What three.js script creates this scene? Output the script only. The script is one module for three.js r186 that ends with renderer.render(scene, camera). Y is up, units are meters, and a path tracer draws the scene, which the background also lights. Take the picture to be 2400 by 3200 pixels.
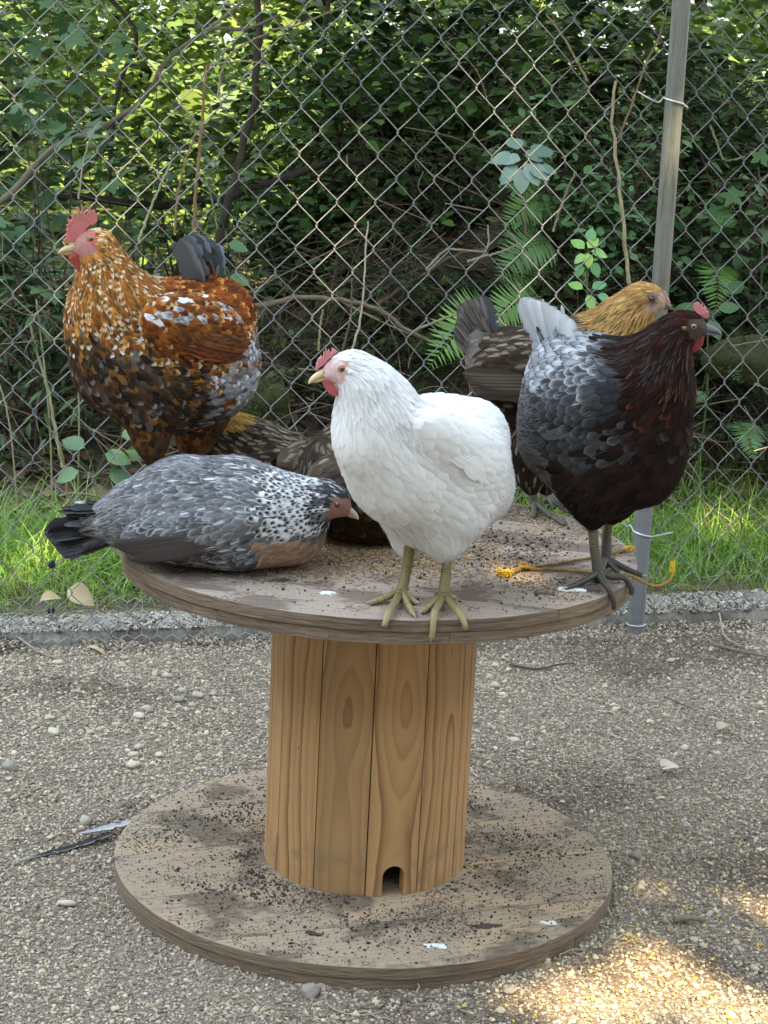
import * as THREE from 'three';
import { mergeGeometries, mergeVertices } from 'three/addons/utils/BufferGeometryUtils.js';
import { ImprovedNoise } from 'three/addons/math/ImprovedNoise.js';
import { Brush, Evaluator, SUBTRACTION } from 'three-bvh-csg';

// ---------------------------------------------------------------- camera, sky, sun, exposure
const scene = new THREE.Scene();
const camera = new THREE.PerspectiveCamera(28.497, 0.75, 0.05, 200);
camera.rotation.order = 'YXZ';
camera.position.set(0, 1.1112, 2.5011);
camera.rotation.set(-0.23986, -0.0017, 0.04905);

const renderer = new THREE.WebGLRenderer({ antialias: true });
renderer.setSize(768, 1024);
renderer.toneMapping = THREE.LinearToneMapping;
renderer.toneMappingExposure = 10.6;
renderer.shadowMap.enabled = true;

{ // hazy bright summer sky: pale overhead, a little dimmer and warmer towards the horizon
  const w = 128, h = 64, d = new Float32Array(w * h * 4);
  for (let j = 0; j < h; j++) for (let i = 0; i < w; i++) {
    const el = Math.sin(((j + 0.5) / h - 0.5) * Math.PI), t = Math.max(0, el);
    const L = 1.75 * (1 + 2 * t) / 3, k = 4 * (j * w + i);
    d[k] = L * (0.98 - 0.20 * t); d[k + 1] = L * (1.0 - 0.04 * t); d[k + 2] = L * (0.96 + 0.20 * t); d[k + 3] = 1;
  }
  const sky = new THREE.DataTexture(d, w, h, THREE.RGBAFormat, THREE.FloatType);
  sky.mapping = THREE.EquirectangularReflectionMapping; sky.magFilter = sky.minFilter = THREE.LinearFilter; sky.needsUpdate = true;
  scene.background = sky; scene.environment = sky;
  scene.backgroundIntensity = 0.3; scene.environmentIntensity = 0.3;
}
const SUN = new THREE.Vector3(0.21, 0.866, 0.453).normalize();
const sun = new THREE.DirectionalLight(new THREE.Color(1, 0.80, 0.46), 2.1);
sun.target.position.set(0, 0, -1); sun.position.copy(SUN).multiplyScalar(30).add(sun.target.position);
sun.castShadow = true; sun.shadow.mapSize.set(4096, 4096); sun.shadow.radius = 1;
Object.assign(sun.shadow.camera, { left: -8, right: 8, top: 10, bottom: -10, near: 1, far: 60 });
scene.add(sun); scene.add(sun.target);

// ---------------------------------------------------------------- helpers
function rngOf(seed) { let s = seed >>> 0; return () => { s = (s + 0x6D2B79F5) >>> 0; let t = Math.imul(s ^ (s >>> 15), 1 | s); t = (t + Math.imul(t ^ (t >>> 7), 61 | t)) ^ t; return ((t ^ (t >>> 14)) >>> 0) / 4294967296; }; }
const IN = new ImprovedNoise();
const noise = (x, y, z = 0) => IN.noise(x, y, z);
function fbm(x, y, z = 0, o = 4) { let a = 0.5, s = 0; for (let i = 0; i < o; i++) { s += a * IN.noise(x, y, z); x = x * 2.03 + 7.1; y = y * 2.03 + 3.7; z = z * 2.03 + 1.3; a *= 0.5; } return s; }
const clamp = (x, a = 0, b = 1) => Math.min(b, Math.max(a, x));
const lerp = (a, b, t) => a + (b - a) * t;
const sst = (a, b, x) => { const t = clamp((x - a) / (b - a)); return t * t * (3 - 2 * t); };
const mix3 = (a, b, t) => [lerp(a[0], b[0], t), lerp(a[1], b[1], t), lerp(a[2], b[2], t)];
const mul3 = (a, k) => [a[0] * k, a[1] * k, a[2] * k];
const V = (x, y, z) => new THREE.Vector3(x, y, z);
const enc = (x) => { x = clamp(x); return Math.round(255 * (x <= 0.0031308 ? 12.92 * x : 1.055 * Math.pow(x, 1 / 2.4) - 0.055)); };
function colourTex(w, h, fn, rep) {                       // fn(u, v) -> linear rgb
  const d = new Uint8Array(w * h * 4);
  for (let j = 0; j < h; j++) for (let i = 0; i < w; i++) { const c = fn((i + 0.5) / w, (j + 0.5) / h), k = 4 * (j * w + i); d[k] = enc(c[0]); d[k + 1] = enc(c[1]); d[k + 2] = enc(c[2]); d[k + 3] = 255; }
  return finish(new THREE.DataTexture(d, w, h), rep, true);
}
function valueTex(w, h, fn, rep) {                        // fn(u, v) -> 0..1 stored as is
  const d = new Uint8Array(w * h * 4);
  for (let j = 0; j < h; j++) for (let i = 0; i < w; i++) { const c = Math.round(255 * clamp(fn((i + 0.5) / w, (j + 0.5) / h))), k = 4 * (j * w + i); d[k] = d[k + 1] = d[k + 2] = c; d[k + 3] = 255; }
  return finish(new THREE.DataTexture(d, w, h), rep, false);
}
function finish(t, rep, srgb) {
  t.magFilter = THREE.LinearFilter; t.minFilter = THREE.LinearMipmapLinearFilter; t.generateMipmaps = true;
  t.wrapS = t.wrapT = THREE.RepeatWrapping; if (rep) t.repeat.set(rep[0], rep[1]);
  if (srgb) t.colorSpace = THREE.SRGBColorSpace; t.needsUpdate = true; return t;
}
const std = (rgb, rough = 0.8, extra = {}) => new THREE.MeshStandardMaterial({ color: new THREE.Color().setRGB(...rgb), roughness: rough, ...extra });
const vcol = (rough = 0.8, extra = {}) => new THREE.MeshStandardMaterial({ vertexColors: true, roughness: rough, ...extra });
const used = {};
function numbered(n) { const k = used[n] = (used[n] ?? -1) + 1; return k ? n + '_' + String(k).padStart(3, '0') : n; }
function tag(o, label, category, group, kind) { o.userData.label = label; if (category) o.userData.category = category; if (group) o.userData.group = group; if (kind) o.userData.kind = kind; return o; }
function thing(name, label, category, pos = [0, 0, 0], turn = 0, group) {
  const o = new THREE.Group(); o.name = numbered(name); o.position.set(...pos); o.rotation.y = turn; scene.add(o);
  return tag(o, label, category, group);
}
function mesh(name, geo, mat, parent) {
  const m = new THREE.Mesh(geo, mat); m.name = parent ? name : numbered(name); m.castShadow = m.receiveShadow = true; (parent || scene).add(m); return m;
}
function instances(name, geo, mat, list, parent, kind = 'stuff') {   // list of [Matrix4, [r, g, b]]
  const m = new THREE.InstancedMesh(geo, mat, list.length); const c = new THREE.Color();
  list.forEach(([mt, rgb], i) => { m.setMatrixAt(i, mt); if (rgb) m.setColorAt(i, c.setRGB(rgb[0], rgb[1], rgb[2])); });
  m.name = parent ? name : numbered(name); m.castShadow = m.receiveShadow = true; if (kind) m.userData.kind = kind; (parent || scene).add(m); return m;
}
const _q = new THREE.Quaternion(), _e = new THREE.Euler();
function mat4(x, y, z, rx, ry, rz, sx, sy = sx, sz = sx) { _e.set(rx, ry, rz, 'YXZ'); _q.setFromEuler(_e); return new THREE.Matrix4().compose(V(x, y, z), _q, V(sx, sy, sz)); }
function bufGeo(pos, idx, col, uv) {
  const g = new THREE.BufferGeometry(); g.setAttribute('position', new THREE.Float32BufferAttribute(pos, 3));
  if (col) g.setAttribute('color', new THREE.Float32BufferAttribute(col, 3)); if (uv) g.setAttribute('uv', new THREE.Float32BufferAttribute(uv, 2));
  g.setIndex(idx); g.computeVertexNormals(); return g;
}
// a swept tube through points; radius is a number or fn(t, angle); colour is optional fn(t, angle)
function tube(pts, radius, sides = 6, colour, capped = true) {
  const P = pts.map((p) => p.isVector3 ? p : V(...p)), n = P.length, pos = [], col = [], idx = [], uv = [];
  let N = null, len = 0; const T = V(0, 0, 0), B = V(0, 0, 0);
  for (let i = 0; i < n; i++) {
    T.subVectors(P[Math.min(n - 1, i + 1)], P[Math.max(0, i - 1)]).normalize();
    if (!N) { N = Math.abs(T.y) < 0.9 ? V(0, 1, 0) : V(1, 0, 0); }
    N.addScaledVector(T, -N.dot(T)).normalize(); B.crossVectors(T, N);
    if (i) len += P[i].distanceTo(P[i - 1]);
    const t = i / (n - 1);
    for (let k = 0; k <= sides; k++) {
      const a = (k / sides) * Math.PI * 2, r = typeof radius === 'function' ? radius(t, a) : radius, c = Math.cos(a) * r, s = Math.sin(a) * r;
      pos.push(P[i].x + N.x * c + B.x * s, P[i].y + N.y * c + B.y * s, P[i].z + N.z * c + B.z * s); uv.push(a * r, len);
      if (colour) col.push(...colour(t, a));
    }
  }
  const w = sides + 1;
  for (let i = 0; i < n - 1; i++) for (let k = 0; k < sides; k++) { const a = i * w + k, b = a + w; idx.push(a, a + 1, b, b, a + 1, b + 1); }
  if (capped) for (const e of [0, n - 1]) {
    const c = pos.length / 3; pos.push(P[e].x, P[e].y, P[e].z); uv.push(0, 0); if (colour) col.push(...colour(e ? 1 : 0, 0));
    for (let k = 0; k < sides; k++) e ? idx.push(c, e * w + k + 1, e * w + k) : idx.push(c, k, k + 1);
  }
  return bufGeo(pos, idx, colour ? col : null, uv);
}
function smooth(pts, n) { return new THREE.CatmullRomCurve3(pts.map((p) => p.isVector3 ? p : V(...p)), false, 'centripetal').getPoints(n); }
// a rock: a lumpy little polyhedron
function rockGeo(seed, detail = 1, rough = 0.25) {
  const g = mergeVertices(new THREE.IcosahedronGeometry(1, detail).deleteAttribute('normal').deleteAttribute('uv')), p = g.attributes.position;
  for (let i = 0; i < p.count; i++) { const k = 1 + rough * 1.6 * noise(p.getX(i) * 1.1 + seed * 7.3, p.getY(i) * 1.1, p.getZ(i) * 1.1 + seed); p.setXYZ(i, p.getX(i) * k, p.getY(i) * k, p.getZ(i) * k); }
  g.computeVertexNormals(); return g;
}
// a leaf blade lying along +x, folded on its midrib and drooping to the tip; one unit long
function leafGeo(width, fold = 0.15, droop = 0.15, rows = 4, point = 1, mid = 0.42) {
  const pos = [], idx = [];
  for (let i = 0; i <= rows; i++) {
    const t = i / rows, w = i === 0 ? 0.012 : i === rows ? 0 : width * 0.5 * Math.pow(Math.sin(Math.PI * Math.pow(t, Math.log(0.5) / Math.log(mid))), point), y = -droop * t * t;
    pos.push(t, y + fold * w, -w, t, y, 0, t, y + fold * w, w);
  }
  for (let i = 0; i < rows; i++) { const a = i * 3, b = a + 3; idx.push(a, a + 1, b, b, a + 1, b + 1, a + 1, a + 2, b + 1, b + 1, a + 2, b + 2); }
  return bufGeo(pos, idx);
}

// ---------------------------------------------------------------- the ground and the bank behind the fence
const FA = V(-0.612, 0, -0.893), FD = V(1.285, 0, -0.354).normalize();          // the fence line and its direction
const fencePoint = (s, y, out = 0) => V(FA.x + FD.x * s + FD.z * out, y, FA.z + FD.z * s - FD.x * out);   // out > 0: beyond the fence
const beyond = (x, z) => -((z - FA.z) * FD.x - (x - FA.x) * FD.z);                // metres behind the fence line
function groundY(x, z) {
  const b = beyond(x, z); let y = 0.006 * fbm(x * 3, z * 3, 1);
  if (b > 0.1) {
    const bankH = lerp(0.22, 0.66, sst(-0.55, 0.35, x)) * lerp(1, 0.5, sst(1.6, 4, Math.abs(x)));
    const foot = lerp(0.74, 0.60, sst(-0.5, 0.4, x)) + 0.06 * noise(x * 2.1, 3.3);
    y += bankH * sst(foot, foot + lerp(0.8, 0.50, sst(-0.5, 0.3, x)), b) * (1 - 0.9 * sst(2.0, 3.6, b)) + sst(0.6, 1.0, b) * 0.05 * fbm(x * 2.6, z * 2.6, 5);
    y += 0.02 * sst(0.15, 0.35, b);
  } else y *= sst(0.1, -0.1, b);
  return y;
}
{
  const xs = [], zs = [], pos = [], uv = [], col = [], idx = [];
  const ramp = (a, b, fine, list) => { for (let x = a; x < b - 1e-6;) { list.push(x); x += (x > -1.7 && x < 1.7 && fine) || (fine && x > -3.6 && x < 1) ? 0.025 : Math.abs(x) < 6 ? 0.25 : 4; } list.push(b); };
  ramp(-60, 60, true, xs); ramp(-60, 60, true, zs);
  for (const z of zs) for (const x of xs) {
    const b = beyond(x, z); pos.push(x, groundY(x, z), z); uv.push(x, z);
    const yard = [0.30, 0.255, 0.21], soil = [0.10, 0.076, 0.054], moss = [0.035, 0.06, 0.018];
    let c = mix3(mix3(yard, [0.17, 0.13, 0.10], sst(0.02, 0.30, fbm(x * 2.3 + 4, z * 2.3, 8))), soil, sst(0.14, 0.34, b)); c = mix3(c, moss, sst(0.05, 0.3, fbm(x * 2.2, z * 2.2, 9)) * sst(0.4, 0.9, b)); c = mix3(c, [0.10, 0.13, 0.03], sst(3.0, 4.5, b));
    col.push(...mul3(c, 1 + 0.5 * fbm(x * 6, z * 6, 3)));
  }
  const w = xs.length;
  for (let j = 0; j < zs.length - 1; j++) for (let i = 0; i < w - 1; i++) { const a = j * w + i; idx.push(a, a + w, a + 1, a + 1, a + w, a + w + 1); }
  const grit = colourTex(512, 512, (u, v) => { const n = fbm(u * 40, v * 40, 2), s = noise(u * 170, v * 170, 4); return mul3([1, 0.97, 0.92], clamp(0.62 + 0.55 * n + 0.45 * s, 0.12, 1)); }, [2.6, 2.6]);
  const gb = valueTex(512, 512, (u, v) => 0.5 + 0.4 * noise(u * 120, v * 120, 8) + 0.3 * noise(u * 60, v * 60, 3), [2.6, 2.6]);
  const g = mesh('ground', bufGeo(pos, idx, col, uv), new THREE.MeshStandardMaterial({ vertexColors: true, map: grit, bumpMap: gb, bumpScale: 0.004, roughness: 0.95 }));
  tag(g, 'brown gritty ground of the yard, rising to a bank behind the fence', null, null, 'structure');
}
{ // the low concrete kerb at the foot of the fence
  const nS = 620, nC = 11, pos = [], idx = [], col = [], s0 = -0.9, s1 = 2.3;
  for (let i = 0; i <= nS; i++) {
    const s = lerp(s0, s1, i / nS), w = lerp(0.098, 0.135, clamp((s + 0.1) / 1.5)), chip = 0.012 * fbm(s * 12, 2) + 0.010 * fbm(s * 40, 7);
    const prof = [[0.008, -0.03], [0.009, 0.006], [0.012, 0.016], [0.018, 0.024], [w * 0.28, 0.027], [w * 0.42, 0.029], [w * 0.57, 0.030], [w * 0.72, 0.030], [w * 0.86, 0.029], [w, 0.024], [w, -0.03]];
    prof.forEach(([o, y], k) => { const p = fencePoint(s, y + (y > 0 ? chip + 0.005 * noise(s * 60, o * 60) + 0.004 * noise(s * 150, o * 130) : 0), o + (k < 4 ? chip * 0.6 : 0)); pos.push(p.x, p.y, p.z);
      col.push(...mul3(mix3([0.28, 0.26, 0.225], [0.15, 0.13, 0.11], sst(-0.1, 0.25, fbm(s * 9, o * 30, 4))), 1 + 0.5 * noise(s * 160, o * 160, y * 90))); });
  }
  for (let i = 0; i < nS; i++) for (let k = 0; k < nC - 1; k++) { const a = i * nC + k, b = a + nC; idx.push(a, b, a + 1, a + 1, b, b + 1); }
  const bump = valueTex(256, 256, (u, v) => 0.5 + 0.6 * noise(u * 50, v * 50, 8), [1, 1]);
  const k = mesh('concrete_kerb', bufGeo(pos, idx, col), vcol(0.95));
  tag(k, 'low rough concrete kerb along the foot of the fence', 'kerb');
}

// ---------------------------------------------------------------- the wooden cable spool
const TOP = 0.4555, LOW = 0.0288, RIM = 0.33, DRUM = 0.1331;
function boardTex(seed, base, dark, warm, dirt = 0.45) {               // weathered softwood, grain along u; one tile is 0.7 m x 0.35 m
  return colourTex(1024, 512, (u, v) => {
    const x = u * 0.7, y = v * 0.35, wob = 0.010 * fbm(x * 5, y * 9, seed), yy = y + wob;
    const ring = Math.sin((yy * 260 + 3 * fbm(x * 2.2, yy * 12, seed + 4)) * 2.2), fine = noise(x * 18, yy * 900, seed + 2);
    const stain = sst(-0.02, 0.22, fbm(x * 9, y * 9, seed + 11) + 0.14 * noise(x * 80, y * 80, seed + 3)), speck = sst(0.30, 0.46, noise(x * 190, y * 190, seed + 21) * 0.6 + fbm(x * 22, y * 22, seed) * 0.8);
    let c = mix3(base, warm, sst(0, 0.35, fbm(x * 6, y * 14, seed + 31))); c = mix3(c, dark, 0.16 * sst(-0.2, 0.9, ring) + dirt * stain);
    c = mul3(c, 1 + 0.35 * fine); c = mix3(c, mul3(dark, 0.45), 0.7 * speck); return c;
  });
}
const flangeTop = [2, 5].map((s) => boardTex(s, [0.345, 0.278, 0.232], [0.13, 0.092, 0.072], [0.40, 0.305, 0.24], 0.75));
const flangeLow = [9, 14].map((s) => boardTex(s, [0.33, 0.26, 0.19], [0.13, 0.098, 0.07], [0.42, 0.31, 0.20], 0.85));
const boardBump = valueTex(512, 512, (u, v) => 0.5 + 0.35 * noise(u * 9, v * 220, 3) + 0.4 * noise(u * 60, v * 90, 6), [1 / 0.5, 1 / 0.5]);
function edgeTex(seed) { return colourTex(1024, 64, (u, v) => { const x = u * 0.7, y = v * 0.06; const a = Math.sin((y * 900 + 14 * fbm(x * 3.2, y * 10, seed) ) ), f = noise(x * 60, y * 1500, seed); const st = sst(-0.1, 0.3, fbm(x * 10, y * 25, seed + 5)); return mul3(mix3([0.19, 0.14, 0.098], [0.08, 0.060, 0.043], 0.5 * st + 0.2 * a), 1 + 0.45 * f); }, [1 / 0.7, 1 / 0.06]); }
const edgeMat = [3, 8].map((s) => { const t = edgeTex(s); return new THREE.MeshStandardMaterial({ map: t, bumpMap: valueTex(512, 64, (u, v) => 0.5 + 0.6 * noise(u * 30, v * 60, s), [1 / 0.7, 1 / 0.06]), bumpScale: 0.0015, roughness: 0.92 }); });
function plankShape(a, b, R, rng) {                        // the piece of a disc between the lines y = a and y = b
  const sh = new THREE.Shape(), pts = [], N = 26, A = clamp(a, -R, R), B = clamp(b, -R, R), t0 = Math.asin(A / R), t1 = Math.asin(B / R);
  for (let i = 0; i <= N; i++) { const t = lerp(t0, t1, i / N), r = R * (1 + 0.003 * noise(t * 9 + a * 30, b * 17)); pts.push([r * Math.cos(t), clamp(r * Math.sin(t), A, B)]); }
  for (let i = 0; i <= N; i++) { const t = lerp(t1, t0, i / N), r = R * (1 + 0.003 * noise(t * 9 + b * 30, a * 11)); pts.push([-r * Math.cos(t), clamp(r * Math.sin(t), A, B)]); }
  const q = pts.filter((p, i) => { const o = pts[(i + pts.length - 1) % pts.length]; return Math.hypot(p[0] - o[0], p[1] - o[1]) > 4e-4; });
  q.forEach((p, i) => i ? sh.lineTo(p[0], p[1]) : sh.moveTo(p[0], p[1])); return sh;
}
function layer(parent, y0, thick, cuts, turn, R, maps, seed) {
  const g0 = new THREE.Group(), rng = rngOf(seed);
  for (let i = 0; i < cuts.length - 1; i++) {
    const gap = 0.00012, bev = 0.0005, geo = new THREE.ExtrudeGeometry(plankShape(cuts[i] + gap + bev, cuts[i + 1] - gap - bev, R - bev), { depth: thick - 2 * bev, bevelEnabled: true, bevelSize: bev, bevelThickness: bev, bevelSegments: 2, steps: 1 });
    geo.translate(0, 0, bev); geo.rotateX(-Math.PI / 2); geo.rotateY(turn); geo.translate(0, y0 + (rng() - 0.5) * 0.0003, 0);
    // uv in metres: flat faces along the board, rim faces along the circumference
    const p = geo.attributes.position, nrm = geo.attributes.normal, uv = geo.attributes.uv, du = rng() * 0.7, dv = rng() * 0.35, ct = Math.cos(turn), st = Math.sin(turn);
    for (let k = 0; k < p.count; k++) {
      const x = p.getX(k), z = p.getZ(k), flat = Math.abs(nrm.getY(k)) > 0.8;
      if (flat) uv.setXY(k, (x * ct - z * st + du) / 0.7, (x * st + z * ct + dv) / 0.35); else uv.setXY(k, Math.atan2(z, x) * R + du, p.getY(k) + dv);
    }
    const top = new THREE.MeshStandardMaterial({ map: maps[i % maps.length], bumpMap: boardBump, bumpScale: 0.0012, roughness: 0.9 });
    mesh('plank', geo, [top, edgeMat[i % 2]], parent);
  }
}
const spool = thing('cable_spool', 'large wooden cable spool standing on end in the gravel yard as a perch', 'cable spool', [0, 0, 0]);
const upper = new THREE.Group(); upper.name = 'upper_flange'; spool.add(upper); upper.userData.label = 'round weathered plank top of the spool with dirt and droppings';
const lower = new THREE.Group(); lower.name = 'lower_flange'; spool.add(lower); lower.userData.label = 'round weathered plank base of the spool speckled with black crumbs';
layer(upper, TOP - 0.0142, 0.0142, [-0.331, -0.215, -0.083, 0.058, 0.19, 0.331], -0.16, RIM, flangeTop, 4);
layer(upper, TOP - 0.0290, 0.0142, [-0.331, -0.18, -0.052, 0.088, 0.215, 0.331], 1.25, RIM - 0.003, flangeTop, 6);
layer(lower, LOW - 0.0142, 0.0142, [-0.331, -0.20, -0.066, 0.07, 0.205, 0.331], 0.35, RIM, flangeLow, 8);
layer(lower, LOW - 0.0290, 0.0142, [-0.331, -0.19, -0.06, 0.08, 0.20, 0.331], 1.9, RIM - 0.002, flangeLow, 10);
{ // twelve staves round the drum
  const H0 = LOW + 0.0006, H1 = TOP - 0.0295, H = H1 - H0, W = 2 * DRUM * Math.sin(Math.PI / 12);
  const light = [0.46, 0.275, 0.122], darkc = [0.17, 0.068, 0.021];
  const kinds = [ // pith depth, tilt, swelling: amplitude, height, width, ring width
    { d: 0.022, tilt: 0.02, A: 0.017, y: 0.24, w: 0.055, A2: 0.006, y2: 0.05, w2: 0.08, cx: 0.002, sp: 0.0068, tone: 0.86 },
    { d: 0.018, tilt: -0.015, A: 0.013, y: 0.25, w: 0.05, A2: -0.012, y2: 0.08, w2: 0.10, cx: 0.003, sp: 0.0062, tone: 1.05 },
    { d: 0.010, tilt: 0.05, A: 0.012, y: 0.16, w: 0.05, A2: 0.008, y2: 0.33, w2: 0.05, cx: 0.006, sp: 0.0070, tone: 1.0 },
    { d: 0.030, tilt: 0.01, A: 0.0, y: 0.2, w: 0.1, A2: 0.0, y2: 0.1, w2: 0.1, cx: 0.034, sp: 0.0060, tone: 1.02 },
    { d: 0.024, tilt: 0.03, A: 0.014, y: 0.36, w: 0.05, A2: 0.0, y2: 0.1, w2: 0.1, cx: -0.018, sp: 0.0085, tone: 0.9 },
    { d: 0.028, tilt: 0.01, A: 0.003, y: 0.2, w: 0.1, A2: 0.0, y2: 0.1, w2: 0.1, cx: -0.036, sp: 0.0060, tone: 1.0 },
  ];
  const mats = kinds.map((k, n) => {
    const t = colourTex(192, 1024, (u, v) => {
      const x = (u - 0.5) * 0.076, y = v * 0.41, wob = 0.004 * fbm(x * 22, y * 6, n * 3.1);
      const d = k.d + k.tilt * (y - 0.2) - k.A * Math.exp(-(((y - k.y) / k.w) ** 2)) - k.A2 * Math.exp(-(((y - k.y2) / k.w2) ** 2)) + 0.006 * fbm(3.3, y * 7, n * 1.7);
      const r = Math.hypot(x - k.cx + wob + 0.003 * Math.sin(y * 16 + n), d + wob), f = r / (k.sp * 1.55) + 0.25 * fbm(x * 60, y * 10, n), ph = f - Math.floor(f);
      const late = Math.pow(ph, 1.7) * (1 - sst(0.86, 1, ph)) * (0.45 + 0.75 * sst(-0.3, 0.3, noise(Math.floor(f) * 3.3, n * 5.1))), fib = noise(x * 900, y * 14, n) * 0.5 + noise(x * 2600, y * 40, n) * 0.3;
      let c = mix3(light, darkc, 0.08 + 0.86 * late); c = mul3(c, k.tone * (1 + 0.14 * fib + 0.25 * fbm(x * 14, y * 5, n + 8)));
      const spot = sst(0.62, 0.72, noise(x * 130, y * 90, n + 5)); c = mix3(c, [0.10, 0.045, 0.02], 0.5 * spot);
      return mix3(c, [0.20, 0.13, 0.085], 0.55 * sst(0.02, 0.30, fbm(x * 20, y * 30, n + 40)) * sst(0.05, 0.0, y - 0.03)); });
    return new THREE.MeshStandardMaterial({ map: t, bumpMap: t, bumpScale: 0.0004, roughness: 0.62 });
  });
  const order = [5, 3, 0, 1, 2, 4, 3, 0, 5, 4, 3, 0], ev = new Evaluator(); ev.useGroups = false;
  for (let i = 0; i < 12; i++) {
    const a = (16.5 + 30 * i) * Math.PI / 180;            // 0 = towards the camera, growing to the right
    const half = W / 2 - 0.0010, geo = new THREE.BoxGeometry(2 * half, H, 0.018, 8, 1, 1), p = geo.attributes.position, uv = geo.attributes.uv;
    for (let k = 0; k < p.count; k++) {
      const x = p.getX(k), y = p.getY(k), front = p.getZ(k) > 0, edge = Math.abs(x) > half - 1e-5;
      const R = front ? DRUM - (edge ? 0.0012 : 0) : DRUM - 0.02;
      p.setXYZ(k, front ? x : x * 0.86, y + H / 2 + H0, Math.sqrt(R * R - x * x * (front ? 1 : 0.74))); uv.setXY(k, x / 0.076 + 0.5, (y + H / 2) / 0.41);
    }
    geo.computeVertexNormals();
    let g = geo; const notch = i === 0;
    if (notch) {                                          // the mouse hole at the foot of this stave
      const sh = new THREE.Shape(); sh.moveTo(-0.0145, -0.02); sh.lineTo(0.0145, -0.02); sh.lineTo(0.0145, 0.026); sh.absarc(0, 0.026, 0.0145, 0, Math.PI, false); sh.lineTo(-0.0145, -0.02);
      const cut = new THREE.ExtrudeGeometry(sh, { depth: 0.1, bevelEnabled: false, curveSegments: 14 }); cut.translate(0.001, H0, 0.07);
      g = ev.evaluate(new Brush(geo), new Brush(cut), SUBTRACTION).geometry; g.clearGroups();
    }
    g.rotateY(a); const s = mesh('stave', g, mats[[1, 2, 5, 3, 4, 0, 3, 5, 4, 3, 5, 0][i] ?? 0], spool); if (notch) s.userData.label = 'pine stave with an arched mouse hole at its foot';
  }
}

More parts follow.
